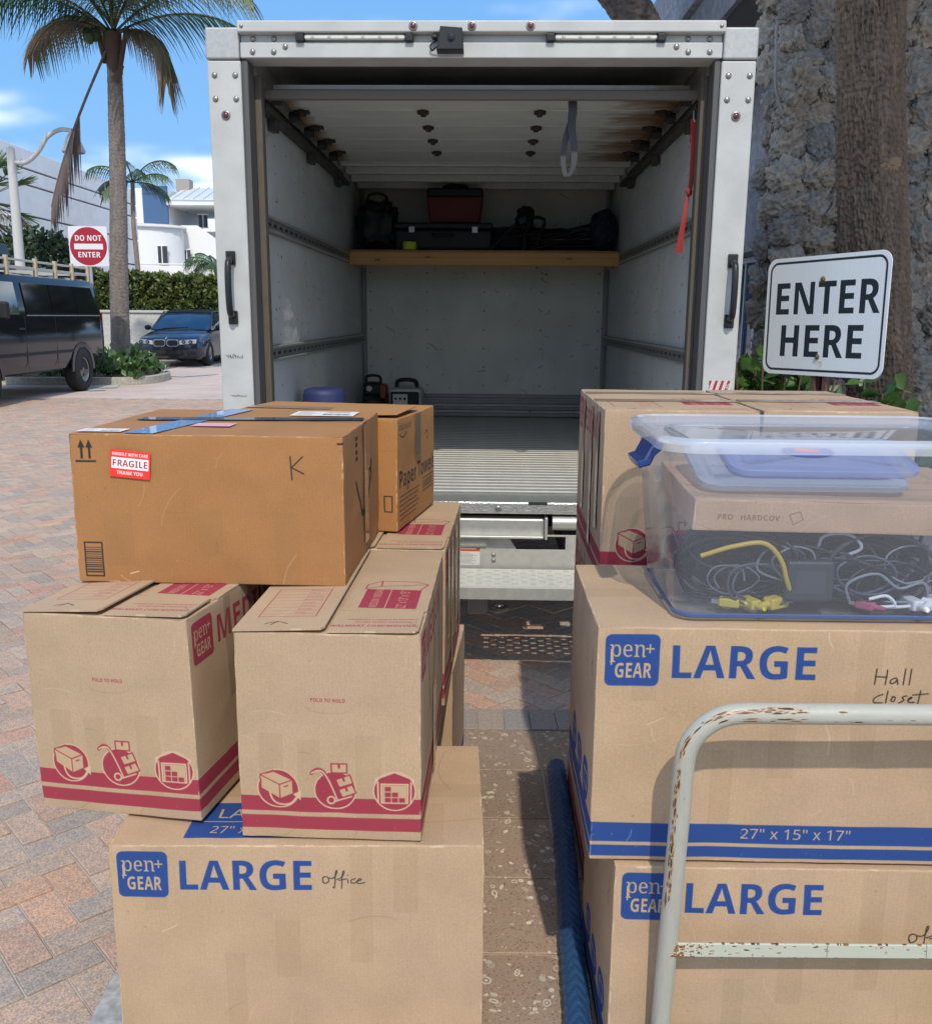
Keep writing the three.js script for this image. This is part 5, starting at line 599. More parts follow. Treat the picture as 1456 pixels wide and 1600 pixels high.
// ---------------------------------------------------------------- right side: sign, shrubs, palm, rock wall, hotel
{ // ENTER HERE sign
  const t = thing('enter_sign', 'white sign reading ENTER HERE on a brown steel post', 'sign', [1.385, 0, -3.62], R(-64));
  const face = canvasTex(1024, 778, (c, w, h) => {
    c.fillStyle = '#e9eef0'; c.fillRect(0, 0, w, h); const r = rng(2); for (let k = 0; k < 60; k++) { c.fillStyle = `rgba(190,202,208,${0.10 * r()})`; c.fillRect(k * 18, 0, 6, h); }
    c.strokeStyle = '#1d2a33'; c.lineWidth = 15; c.beginPath(); c.roundRect(34, 34, w - 68, h - 68, 62); c.stroke();
    txt(c, 'ENTER', w / 2 + 6, 375, 292, '#1d2a33', 'bold', 0.99, 'center'); txt(c, 'HERE', w / 2 - 10, 655, 292, '#1d2a33', 'bold', 1.02, 'center');
    for (const [x, y] of [[492, 150], [512, 668]]) for (let k = 0; k < 60; k++) { c.fillStyle = `rgba(190,140,70,${0.10 + 0.12 * r()})`; c.fillRect(x - 22 + 44 * r(), y + 10 + (y > 400 ? 80 * r() * r() : -14 + 30 * r()), 4 + 6 * r(), 4 + 8 * r()); }
  });
  const g = ext(roundRect(0.60, 0.456, 0.045), 0.002, 0.0005, 10), p = g.attributes.position, uv = g.attributes.uv; for (let i = 0; i < p.count; i++) uv.setXY(i, p.getX(i) / 0.602 + 0.5, p.getY(i) / 0.458 + 0.5);
  const plate = obj('plate', g.translate(0, 1.393, 0.012), mat([0.95, 0.95, 0.95], { map: face, roughness: 0.35 }), t); t.rotation.z = R(0.8);
  for (const y of [1.532, 1.238]) { const b = obj('bolt', dome(0.011, 0.007, -0.008, y, 0.0148), mat([0.20, 0.11, 0.05], { roughness: 0.8, metalness: 0.3 }), plate); }
  const pm = mat([0.11, 0.062, 0.045], { roughness: 0.85 }); obj('post', [span(-0.04, -0.018, 0, 1.6, -0.012, 0.009, 0.002), span(0.018, 0.04, 0, 1.6, -0.012, 0.009, 0.002), span(-0.018, 0.018, 0, 1.6, -0.036, -0.030, 0.001), span(-0.02, -0.015, 0, 1.6, -0.034, -0.01, 0.001), span(0.015, 0.02, 0, 1.6, -0.034, -0.01, 0.001)], pm, t);
}
// leaves
function leafGeo(L, W, curl = 0.2, tip = 0.62, n = 5) { // a leaf along +y from the origin, widest at tip*L, folded a little
  const P = [], I = [], U = []; for (let j = 0; j <= n; j++) { const s = j / n, w = W / 2 * Math.pow(Math.sin(Math.PI * Math.pow(s, Math.log(0.5) / Math.log(tip))), 0.75) + (j === 0 ? 0.0015 : 0); const y = L * s * (1 - 0.1 * s), z = -curl * L * s * s; for (const k of [-1, 0, 1]) { P.push(k * w, y, z + Math.abs(k) * w * 0.28); U.push(k * 0.5 + 0.5, s); } if (j < n) for (const k of [0, 1]) { const a = j * 3 + k; I.push(a, a + 1, a + 3, a + 1, a + 4, a + 3); } }
  const g = new THREE.BufferGeometry(); g.setAttribute('position', new THREE.Float32BufferAttribute(P, 3)); g.setAttribute('uv', new THREE.Float32BufferAttribute(U, 2)); g.setIndex(I); g.computeVertexNormals(); return g;
}
const leafMat = (c, tr = 0.3, ro = 0.45) => mat(c, { phys: true, roughness: ro, transmission: tr, thickness: 0, side: THREE.DoubleSide });
function aim(o, dir, roll) { const q = new THREE.Quaternion().setFromUnitVectors(new THREE.Vector3(0, 1, 0), dir.clone().normalize()); o.quaternion.copy(q).multiply(new THREE.Quaternion().setFromAxisAngle(new THREE.Vector3(0, 1, 0), roll)); }
{
  const geos = [[0.10, 0.062], [0.085, 0.052], [0.115, 0.07], [0.07, 0.045]].map(([a, b], k) => leafGeo(a, b, 0.12 + 0.08 * k, 0.62));
  const greens = [[0.075, 0.165, 0.028], [0.10, 0.21, 0.035], [0.05, 0.12, 0.025], [0.13, 0.24, 0.05], [0.035, 0.085, 0.02]].map((c) => leafMat(c, 0.25, 0.42)), yellow = leafMat([0.50, 0.30, 0.03]), stemM = mat([0.10, 0.075, 0.045]);
  const bush = (label, cx, cz, rx, rz, h, n, seed) => {
    const t = thing('shrub', label, 'shrub', [cx, 0, cz], 0, 'broad leaved shrubs by the rock wall'), r = rng(seed), tips = []; const stems = [];
    for (let k = 0; k < n / 14; k++) { const a = r() * 6.3, q = Math.sqrt(r()), x = Math.cos(a) * q * rx, z = Math.sin(a) * q * rz, y = h * (0.55 + 0.45 * r()) * (1 - 0.25 * q * q); tips.push([x, y, z]); stems.push(tube([[x * 0.25, 0, z * 0.25], [x * 0.6, y * 0.5, z * 0.6], [x, y, z]], 0.006, 10, 5)); }
    obj('stems', stems, stemM, t); let cnt = 0; const extra = [];
    const m4 = new THREE.Object3D();
    for (const [x, y, z] of tips) { for (let k = 0; k < 14; k++) { const s = Math.pow(r(), 0.7), a = r() * 6.3, el = 0.15 + 0.9 * r(), dir = new THREE.Vector3(Math.cos(a), el * 1.1, Math.sin(a)), px = x * (0.6 + 0.4 * s), py = y * (0.62 + 0.38 * s), pz = z * (0.6 + 0.4 * s); const gi = geos[Math.floor(r() * 4)], mi = r() < 0.012 ? yellow : greens[Math.floor(r() * greens.length)], roll = r() * 6.3, sc = 0.8 + 0.5 * r(); if (cnt < 300) { const l = obj('leaf', gi, mi, t); l.position.set(px, py, pz); aim(l, dir, roll); l.scale.setScalar(sc); cnt++; } else { m4.position.set(px, py, pz); aim(m4, dir, roll); m4.scale.setScalar(sc); m4.updateMatrix(); extra.push(gi.clone().applyMatrix4(m4.matrix)); } } }
    if (extra.length) { const o = obj('foliage', extra, greens[2], t); o.userData.kind = 'stuff'; }
    return t;
  };
  bush('broad leaved shrub between the truck post and the sign post', 1.48, -4.50, 0.33, 0.32, 1.42, 620, 5);
  bush('broad leaved shrub between the sign post and the palm trunk', 2.0, -4.5, 0.28, 0.25, 1.16, 380, 6);
  bush('broad leaved shrub right of the palm trunk', 2.62, -4.72, 0.32, 0.28, 1.10, 300, 8);
  bush('broad leaved shrub behind the truck side below the windows', 1.78, -5.2, 0.4, 0.2, 1.25, 300, 9);
}
// palm trunk with cracked bark: rings and vertical splits are relief of the mesh
function barkTrunk(pts, r0, r1, seed, ringStep, nA, nL, depth, knob = 0, cr = 1) {
  const c = new THREE.CatmullRomCurve3(pts.map((p) => new THREE.Vector3(...p))), len = c.getLength(), P = [], UV = [], CO = [], I = [], r = rng(seed), F = c.computeFrenetFrames(nL, false);
  for (let j = 0; j <= nL; j++) {
    const s = j / nL, p = c.getPointAt(s), l = s * len, N = F.normals[j], B = F.binormals[j];
    for (let i = 0; i <= nA; i++) {
      const a = (i % nA) / nA * Math.PI * 2, ca = Math.cos(a), sa = Math.sin(a), w = l + 0.012 * n3(ca * 2, sa * 2, l * 1.5 + seed), ringP = (w / ringStep + 0.55 * n3(ca * 1.9, sa * 1.9, w * 5 + seed)), rf = ((ringP % 1) + 1) % 1, step = rf < 0.12 ? rf / 0.12 : 1 - 0.55 * (rf - 0.12);
      const row = Math.floor(ringP), crack = Math.max(sstep(0.78, 0.97, 1 - Math.abs(n3(ca * 13 + row * 0.55, sa * 13, l * 3.0 + seed))), 0.9 * sstep(0.86, 0.98, 1 - Math.abs(n3(ca * 8, sa * 8, l * 0.55 + seed + 20)))), fine = fbm(ca * 7, sa * 7, l * 14 + seed, 3);
      let rr = (r0 + (r1 - r0) * s) * (1 + knob * n3(ca, sa, l * 0.8 + seed)) + depth * (step - 0.5 - 0.9 * cr * crack) + depth * 0.75 * fine;
      P.push(p.x + (N.x * ca + B.x * sa) * rr, p.y + (N.y * ca + B.y * sa) * rr, p.z + (N.z * ca + B.z * sa) * rr); UV.push(i / nA * 2 * Math.PI * r0, l);
      const k = 1 + 0.35 * fbm(ca * 2, sa * 2, l * 3 + seed, 3) + 0.25 * fine, b = 0.5 + 0.5 * n3(ca * 1.2 + 4, sa * 1.2, l * 0.5 + seed); CO.push(k * (1.0 + 0.12 * b), k, k * (1 - 0.12 * b));
    }
    if (j < nL) for (let i = 0; i < nA; i++) { const a = j * (nA + 1) + i, b = a + nA + 1; I.push(a, a + 1, b, a + 1, b + 1, b); }
  }
  const g = new THREE.BufferGeometry(); g.setAttribute('position', new THREE.Float32BufferAttribute(P, 3)); g.setAttribute('uv', new THREE.Float32BufferAttribute(UV, 2)); g.setAttribute('color', new THREE.Float32BufferAttribute(CO, 3)); g.setIndex(I); return weldNormals(g);
}
// a feather frond: rachis along a drooping arc with leaflets that hang from it
function frondGeo(dir, el, L, droop, n, leaf, seed, o = {}) {
  const r = rng(seed), P = [], I = [], pt = []; let a = el, p = new THREE.Vector3(), h = new THREE.Vector3(Math.cos(dir), 0, Math.sin(dir)), step = L / 24; const ax = new THREE.Vector3(-h.z, 0, h.x);
  for (let i = 0; i <= 24; i++) { pt.push([p.clone(), a]); p.addScaledVector(h, Math.cos(a) * step).add(new THREE.Vector3(0, Math.sin(a) * step, 0)); a -= droop / 24 * (0.4 + 1.2 * i / 24); if (a < -1.52) a = -1.52; }
  const G = [tube(pt.map(([q]) => q.toArray()), o.rach ?? 0.028, 24, 5)];
  const at = (s) => { const k = Math.min(23.999, s * 24), i = Math.floor(k), f = k - i; return [pt[i][0].clone().lerp(pt[i + 1][0], f), pt[i][1]]; };
  for (let i = 0; i < n; i++) for (const sd of [-1, 1]) {
    if (o.loss && r() < o.loss) continue;
    const s0 = o.start ?? 0.12, s = s0 + (1 - s0) * (i + r() * 0.6) / n, [q, an] = at(s), l = leaf * (0.45 + 0.9 * Math.sin(Math.PI * clamp(0.15 + 0.78 * s))) * (0.8 + 0.4 * r());
    const fw = new THREE.Vector3(h.x * Math.cos(an), Math.sin(an), h.z * Math.cos(an)), side = ax.clone().multiplyScalar(sd);
    const d = side.multiplyScalar(o.spread ?? 0.62).addScaledVector(fw, 0.55).add(new THREE.Vector3(0, (o.lift ?? -0.25) + (r() - 0.5) * 0.2, 0)).normalize(), sag = o.sag ?? 0.55, W = (o.width ?? 0.026) * (0.8 + 0.4 * r()), nrm = new THREE.Vector3().crossVectors(d, new THREE.Vector3(0, 1, 0)).normalize(), b = P.length / 3, K = 3;
    for (let k = 0; k <= K; k++) { const t = k / K, c = q.clone().addScaledVector(d, l * t); c.y -= sag * l * t * t; const w = W * (1 - t * 0.92) * (k === 0 ? 0.6 : 1); P.push(c.x - nrm.x * w, c.y, c.z - nrm.z * w, c.x + nrm.x * w, c.y + 0.3 * w, c.z + nrm.z * w); if (k < K) { const e = b + k * 2; I.push(e, e + 1, e + 2, e + 1, e + 3, e + 2); } }
  }
  const g = new THREE.BufferGeometry(); g.setAttribute('position', new THREE.Float32BufferAttribute(P, 3)); g.setIndex(I); g.computeVertexNormals(); g.setAttribute('uv', new THREE.Float32BufferAttribute(new Float32Array(P.length / 3 * 2), 2));
  return [...G, g];
}
const frondGreen = leafMat([0.055, 0.115, 0.028], 0.3, 0.5), frondDeep = leafMat([0.035, 0.08, 0.025], 0.3, 0.5), frondDry = leafMat([0.21, 0.155, 0.10], 0.25, 0.8), frondPale = leafMat([0.16, 0.19, 0.07], 0.3, 0.6);
{ // the near palm
  const t = thing('palm_tree', 'thick palm trunk with cracked bark right behind the ENTER HERE sign', 'palm tree', [2.35, 0, -5.0]);
  const bm = mat([0.20, 0.15, 0.112], { roughness: 0.95, vertexColors: true }); bm.bumpMap = rep(grain, 3, 3); bm.bumpScale = 0.003;
  obj('trunk', barkTrunk([[0, -0.1, 0], [-0.13, 1.0, 0], [-0.29, 2.2, 0], [-0.43, 3.4, 0.05], [-0.6, 5.0, 0.1], [-0.7, 6.6, 0.1]], 0.172, 0.14, 4, 0.034, 220, 1000, 0.013, 0.06), bm, t);
  const scar = (() => { const g = new THREE.IcosahedronGeometry(0.05, 3), p = g.attributes.position; for (let i = 0; i < p.count; i++) { const k = 1 + 0.35 * n3(p.getX(i) * 30, p.getY(i) * 30, p.getZ(i) * 30); p.setXYZ(i, p.getX(i) * k * 1.1, p.getY(i) * k * 0.7, p.getZ(i) * k * 0.4); } g.computeVertexNormals(); return g; })(); const sc = obj('bark_scar', scar, mat([0.30, 0.19, 0.11], { roughness: 0.95 }), t); sc.position.set(-0.262, 2.14, 0.152); sc.userData.label = 'patch where the bark is torn to tan wood';
  for (let k = 0; k < 16; k++) { const f = obj('frond', frondGeo(k * 0.39 + 0.2, 1.0 - 0.09 * (k % 6), 2.6, 1.9, 46, 0.55, 300 + k), k % 5 === 0 ? frondDry : frondGreen, t); f.position.set(-0.7, 6.6, 0.1); }
}
{ // leaning palm behind the truck
  const t = thing('palm_tree', 'leaning palm trunk rising above the truck roof', 'palm tree', [2.6, 0, -9.6]);
  const bm = mat([0.135, 0.12, 0.11], { roughness: 0.95, vertexColors: true });
  obj('trunk', barkTrunk([[0, -0.1, 0], [-0.25, 1.6, 0.1], [-0.6, 3.0, 0.3], [-1.12, 4.02, 0.6], [-1.75, 4.65, 0.8], [-2.3, 5.4, 0.9]], 0.2, 0.17, 14, 0.06, 90, 420, 0.012, 0.05), bm, t);
  for (let k = 0; k < 14; k++) { const f = obj('frond', frondGeo(k * 0.45, 1.15 - 0.05 * (k % 6), 2.2, 1.15, 40, 0.5, 340 + k), frondGreen, t); f.position.set(-2.3, 5.5, 0.9); }
}
{ // rock clad pier: each stone a piece
  const t = thing('rock_wall', 'tall pier clad in dark rough lava stones', 'rock wall', [2.0, 0, -6.0]); t.rotation.z = R(2.2);
  obj('core', bx(2.9, 4.6, 0.30, 1.50, 2.14, -0.22, 0, 0, 0, 0.02), mat([0.17, 0.165, 0.155], { roughness: 1 }), t);
  const mats = [[0.155, 0.148, 0.138], [0.138, 0.133, 0.126], [0.168, 0.157, 0.142], [0.125, 0.122, 0.118], [0.18, 0.168, 0.15]].map((c) => { return mat([c[0] * 2.1, c[1] * 1.95, c[2] * 1.78], { roughness: 0.96, vertexColors: true }); });
  const geos = [...Array(14)].map((_, k) => { const g = new THREE.IcosahedronGeometry(1, 14), p = g.attributes.position, v = new THREE.Vector3(); const uv = new Float32Array(p.count * 2), co = new Float32Array(p.count * 3); for (let i = 0; i < p.count; i++) { v.fromBufferAttribute(p, i); const a = 1.05 + 0.22 * n3(v.x * 1.1 + k * 9, v.y * 1.1, v.z * 1.1) - 0.26 * Math.abs(n3(v.x * 1.9 + k, v.y * 1.9, v.z * 1.9)) + 0.16 * Math.abs(n3(v.x * 3.4 + k * 2, v.y * 3.4, v.z * 3.4)) - 0.07 * Math.abs(n3(v.x * 7 + k, v.y * 7, v.z * 7)) + 0.15 * fbm(v.x * 5.0, v.y * 5.0 + k, v.z * 5.0, 4) + 0.03 * n3(v.x * 16, v.y * 16, v.z * 16 + k) - 0.12 * Math.pow(Math.max(0, n3(v.x * 4 + 30, v.y * 4, v.z * 4 + k)), 2); uv[i * 2] = v.x * 0.35 + k * 0.13; uv[i * 2 + 1] = v.y * 0.35 + k * 0.31; const sp = 1 + 0.35 * fbm(v.x * 2.2, v.y * 2.2 + k, v.z * 2.2, 3) + 0.45 * n3(v.x * 13, v.y * 13, v.z * 13 + k) * n3(v.x * 7, v.y * 7 + 4, v.z * 7), wm = 0.10 * n3(v.x + k * 3, v.y, v.z); co[i * 3] = sp * (1 + wm); co[i * 3 + 1] = sp; co[i * 3 + 2] = sp * (1 - wm); v.multiplyScalar(a); p.setXYZ(i, v.x, v.y, v.z); } g.setAttribute('color', new THREE.BufferAttribute(co, 3)); g.setAttribute('uv', new THREE.BufferAttribute(uv, 2)); const q = g; return weldNormals(q); });
  const r = rng(19); let n = 0; const rest = [];
  const put = (x, y, z, s, ry) => { const gi = geos[Math.floor(r() * geos.length)], mi = mats[Math.floor(r() * mats.length)], far = n >= 300; const m = far ? { position: new THREE.Vector3(), rotation: new THREE.Euler(), scale: new THREE.Vector3() } : obj('stone', gi, mi, t); m.position.set(x, y, z); m.rotation.set((r() - 0.5) * 0.6, ry + (r() - 0.5) * 0.6, r() * 6.3); const e = 0.8 + 0.5 * r(); m.scale.set(s * e, s / e, s * (0.62 + 0.25 * r())); n++; if (far) rest.push([gi, m]); };
  // front face in rough rows, nearest and in view first
  const spots = []; for (let y = 0.05; y < 4.5;) { const h = 0.12 + 0.09 * r(); for (let x = -0.02; x < 2.85;) { const w = 0.10 + 0.15 * r(); spots.push([x + w / 2 + 0.0 * y, y + h / 2 + (r() - 0.5) * 0.05, 0.0, Math.max(w, h) * 0.57, x > 1.25 || y < 0.7 || y > 3.9 ? 1 : 0]); x += w * 0.93; } y += h * 0.93; }
  for (let y = 0.1; y < 4.5; y += 0.22) for (let z = -0.2; z > -0.35; z -= 0.2) spots.push([0.03 + (r() - 0.5) * 0.05, y + (r() - 0.5) * 0.08, z + (r() - 0.5) * 0.05, 0.11 + 0.03 * r(), 0.5]);
  spots.sort((a, b) => a[4] - b[4]); for (const [x, y, z, s] of spots) put(x, y, z - 0.09 + 0.12 * r(), s, z < -0.1 ? -Math.PI / 2 : 0);
  if (rest.length) { const gl = [], m4 = new THREE.Matrix4(); const light = geos.map((g) => g); for (const [g, m] of rest) { m4.compose(m.position, new THREE.Quaternion().setFromEuler(m.rotation), m.scale); } const im = new THREE.InstancedMesh(geos[3], mats[0], rest.length); rest.forEach(([g, m], i) => { m4.compose(m.position, new THREE.Quaternion().setFromEuler(m.rotation), m.scale); im.setMatrixAt(i, m4); const k = 0.75 + 0.5 * r(); im.setColorAt(i, C(k, k * 0.98, k * 0.95)); }); im.name = 'stones'; im.userData.kind = 'stuff'; add(im, t); }
  const pipe = obj('conduit', tube([[0.0, 2.6, 0.03], [-0.055, 2.75, 0.05], [-0.06, 2.95, 0.05], [-0.062, 3.09, 0.05], [-0.05, 3.11, 0.04], [0.0, 3.115, 0.02], [0.06, 3.115, -0.02]], 0.009, 60, 10), mat([0.30, 0.29, 0.27], { roughness: 0.7 }), t);
}
{ // hotel: receding wall with windows, overhanging eave, and the wing beside the walkway whose shade falls on the pier
  const t = thing('hotel_building', 'pale blue grey building with dark overhanging eave right of the truck', 'building', [2.95, 0, -8]);
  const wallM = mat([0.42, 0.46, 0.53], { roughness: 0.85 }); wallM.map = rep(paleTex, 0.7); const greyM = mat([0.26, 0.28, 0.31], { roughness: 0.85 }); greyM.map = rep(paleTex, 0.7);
  obj('wall', [boxUV(span(0.0, 6, 2.80, 3.73, -12, 2.0, 0.01)), boxUV(span(0.0, 6, 0, 0.25, -12, 0.9, 0.01))], wallM, t);
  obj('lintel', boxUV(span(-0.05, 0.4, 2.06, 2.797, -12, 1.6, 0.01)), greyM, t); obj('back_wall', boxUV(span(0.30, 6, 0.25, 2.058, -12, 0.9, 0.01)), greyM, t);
  const glass = mat([0.03, 0.045, 0.06], { roughness: 0.06 }), frame = mat([0.30, 0.36, 0.45], { roughness: 0.4, metalness: 0.3 });
  for (let k = 0; k < 6; k++) { const z = 0.55 - k * 0.95; const w = obj('window', span(0.20, 0.22, 0.27, 2.05, z - 0.88, z, 0.002), glass, t); obj('frame', [span(0.16, 0.22, 0.25, 2.055, z + 0.002, z + 0.07), span(0.17, 0.20, 0.25, 2.055, z - 0.44, z - 0.40), span(0.16, 0.215, 1.99, 2.05, z - 0.88, z)], frame, w); }
  const poster = canvasTex(128, 256, (c) => { c.fillStyle = '#a9b545'; c.fillRect(0, 0, 128, 256); c.fillStyle = '#6d7c33'; for (let k = 0; k < 8; k++) c.fillRect(18, 30 + k * 26, 90 - (k % 3) * 18, 8); }); obj('poster', new THREE.PlaneGeometry(0.55, 0.62).rotateY(-Math.PI / 2).translate(0.15, 1.36, -1.15), mat([0.8, 0.8, 0.8], { map: poster, roughness: 0.6 }), t);
  obj('soffit', boxUV(span(-0.91, 2.5, 3.735, 3.80, -14, 1.2, 0.005)), mat([0.14, 0.135, 0.13], { roughness: 0.9 }), t); obj('fascia', boxUV(span(-0.96, -0.912, 3.71, 4.05, -14, 1.25, 0.008)), greyM, t); obj('parapet', boxUV(span(-1.02, 2.5, 4.055, 4.62, -14, 1.3, 0.01)), wallM, t);
  obj('canopy_roof', boxUV(span(-0.9, 4.5, 5.6, 5.9, 3.6, 7.4, 0.02)), wallM, t); obj('canopy_post', span(4.0, 4.3, 0, 5.598, 5.3, 5.6, 0.01), wallM, t); obj('canopy_post', span(4.0, 4.3, 0, 5.598, 7.0, 7.3, 0.01), wallM, t); obj('canopy_beam', boxUV(span(0.4, 0.7, 4.63, 5.598, 1.0, 3.9, 0.01)), wallM, t);
}
// ---------------------------------------------------------------- left background
function loft(st, closeEnds = true) { // st: [z, [[x,y],...half section from bottom middle to top middle]]
  const P = [], I = [], rows = st.map(([z, h]) => [...h.map(([x, y]) => [x, y, z]), ...h.slice(1, -1).reverse().map(([x, y]) => [-x, y, z])]), N = rows[0].length; rows.forEach((r) => r.forEach((p) => P.push(...p)));
  for (let j = 0; j + 1 < rows.length; j++) for (let i = 0; i < N; i++) { const a = j * N + i, b = j * N + (i + 1) % N; I.push(a, b, a + N, b, b + N, a + N); }
  if (closeEnds) for (const j of [0, rows.length - 1]) { const c = P.length / 3; P.push(0, rows[j].reduce((s, p) => s + p[1], 0) / N, rows[j][0][2]); for (let i = 0; i < N; i++) { const a = j * N + i, b = j * N + (i + 1) % N; j ? I.push(a, b, c) : I.push(b, a, c); } }
  const g = new THREE.BufferGeometry(); g.setAttribute('position', new THREE.Float32BufferAttribute(P, 3)); g.setIndex(I); const q = toCreasedNormals(g, R(38)); q.setAttribute('uv', new THREE.Float32BufferAttribute(new Float32Array(q.attributes.position.count * 2), 2)); return q;
}
const roadWheel = (r, w, rimM, parent, x, z, s) => {
  const ty = lathe([[r * 0.58, -w / 2], [r * 0.9, -w / 2], [r * 0.985, -w * 0.36], [r, -w * 0.2], [r, w * 0.2], [r * 0.985, w * 0.36], [r * 0.9, w / 2], [r * 0.58, w / 2]], 36).rotateZ(-Math.PI / 2 * s), o = obj('wheel', ty, mat([0.02, 0.02, 0.02], { roughness: 0.9 }), parent); o.position.set(x, r, z);
  obj('rim', lathe([[0, w * 0.30], [r * 0.14, w * 0.30], [r * 0.18, w * 0.22], [r * 0.45, w * 0.16], [r * 0.54, w * 0.42], [r * 0.60, w * 0.45], [r * 0.6, -w * 0.3]], 28).rotateZ(-Math.PI / 2 * s), rimM, o);
  const h = []; for (let k = 0; k < 8; k++) { const a = k / 8 * 6.283; h.push(place(new THREE.SphereGeometry(r * 0.07, 8, 6), s * w * 0.19, Math.cos(a) * r * 0.38, Math.sin(a) * r * 0.38, 0, 0, 0, [0.4, 1, 1])); } obj('rim_holes', h, mat([0.01, 0.01, 0.01]), o); obj('hub_cap', lathe([[0, w * 0.40], [r * 0.1, w * 0.38], [r * 0.13, w * 0.28]], 16).rotateZ(-Math.PI / 2 * s), rimM, o); return o;
};
{ // dark van
  const t = thing('parked_van', 'black passenger van with roof rack parked at the left edge', 'van', [-8.0, 0, -15.4]);
  const paint = mat([0.010, 0.011, 0.015], { phys: true, roughness: 0.10, specularIntensity: 0.55, clearcoat: 0.2, clearcoatRoughness: 0.03 }); const glass = mat([0.008, 0.009, 0.011], { phys: true, roughness: 0.06, specularIntensity: 0.6 }), chrome = mat([0.5, 0.5, 0.5], { metalness: 0.9, roughness: 0.25 }), blk = mat([0.012, 0.012, 0.012], { roughness: 0.7 });
  const sec = (k, s, b = 0.40) => [[0, b], [0.80 * s, b], [0.95 * s, b + 0.05], [0.99 * s, 0.62], [1.0 * s, 0.95], [0.985 * s, 1.22], [0.975 * s, 1.32], [(0.975 - 0.085 * k) * s, 1.32 + 0.56 * k], [(0.975 - 0.14 * k) * s, 1.32 + 0.65 * k], [(0.975 - 0.30 * k) * s, 1.32 + 0.70 * k], [0, 1.32 + 0.72 * k]];
  obj('body', loft([[-2.80, sec(0.92, 0.92, 0.5)], [-2.74, sec(0.98, 0.975, 0.46)], [-2.55, sec(1, 1)], [-1, sec(1, 1)], [0.4, sec(1, 1)], [1.35, sec(0.97, 0.99)], [1.75, sec(0.55, 0.97)], [2.02, sec(0.1, 0.95)], [2.5, sec(-0.25, 0.93)], [2.74, sec(-0.45, 0.86, 0.45)], [2.8, sec(-0.6, 0.8, 0.5)]]), paint, t);
  const tilt = Math.atan(0.085 / 0.56); const sidePane = (z0, z1, y0, y1, sl0, sl1, m, name) => { const sh = shapeOf([[z0, y0], [z1, y0], [z1 + sl1, y1], [z0 + sl0, y1]]); const g = ext(sh, 0.006, 0.004, 3).translate(0, -1.32, 0).rotateY(-Math.PI / 2); // shape x -> z, depth -> -x
    return g.rotateZ(tilt).translate(0.987, 1.32, 0); };
  for (const [z0, z1, a, b] of [[-2.56, -1.62, 0.16, 0.0], [-1.58, -0.62, 0, 0], [-0.58, 0.36, 0, 0]]) obj('side_window', sidePane(z0, z1, 1.37, 1.86, a, b), glass, t);
  obj('side_window', sidePane(0.62, 1.48, 1.37, 1.86, 0, -0.32), mat([0.05, 0.075, 0.07], { phys: true, roughness: 0.05, clearcoat: 1 }), t);
  obj('window_trim', [bx(0.008, 0.014, 2.98, 0.9845, 1.348, -1.1)], chrome, t); obj('body_moulding', [bx(0.02, 0.05, 3.6, 0.994, 0.74, -0.2)], blk, t);
  for (const z of [0.5, -0.6, 1.5]) obj('door_seam', bx(0.006, 0.80, 0.012, 0.996, 0.92, z), blk, t);
  obj('door_handle', bx(0.03, 0.03, 0.14, 1.0, 1.14, 0.62), blk, t); obj('tail_light', bx(0.06, 0.5, 0.05, 0.925, 1.15, -2.765), mat([0.16, 0.01, 0.01], { roughness: 0.2 }), t); obj('bumper', bx(1.86, 0.2, 0.16, 0, 0.52, -2.83, 0, 0, 0, 0.03), blk, t);
  for (const [x, s] of [[0.9, 1], [-0.9, -1]]) for (const z of [-1.62, 1.82]) roadWheel(0.385, 0.25, mat([0.30, 0.28, 0.24], { metalness: 0.7, roughness: 0.45 }), t, x, z, s);
  for (const z of [-1.62, 1.82]) { const sh = new THREE.Shape(); sh.absarc(0, 0, 0.50, 0, Math.PI, false); sh.lineTo(-0.50, -0.02); sh.absarc(0, 0, 0.415, Math.PI, 0, true); obj('wheel_arch', ext(sh, 0.02, 0.004, 20).rotateY(Math.PI / 2).translate(0.985, 0.385, z), paint, t); const in_ = new THREE.Shape(); in_.absarc(0, 0, 0.42, 0, Math.PI, false); obj('arch_liner', ext(in_, 0.01, 0, 20).rotateY(Math.PI / 2).translate(0.985, 0.385, z), blk, t); }
  obj('mirror', bx(0.2, 0.26, 0.12, 1.12, 1.42, 1.45, 0, 0, 0, 0.04), blk, t);
  const cream = mat([0.52, 0.43, 0.27], { roughness: 0.6 }), white = mat([0.55, 0.54, 0.50], { roughness: 0.5 });
  const rack = obj('roof_rack', [0.5, -0.5].flatMap((k) => [bx(0.05, 0.05, 4.3, k * 1.56, 2.10, -0.55), bx(0.035, 0.035, 4.3, k * 1.56, 2.22, -0.55)]), white, t); for (const z of [1.5, 0.55, -0.45, -1.2, -1.9, -2.6]) { obj('rack_post', bx(0.06, 0.30, 0.07, 0.8, 2.12, z, 0, 0, 0, 0.01), cream, rack); obj('rack_post', bx(0.06, 0.30, 0.07, -0.8, 2.12, z, 0, 0, 0, 0.01), cream, rack); obj('rack_bar', bx(1.6, 0.035, 0.05, 0, 2.10, z), white, rack); }
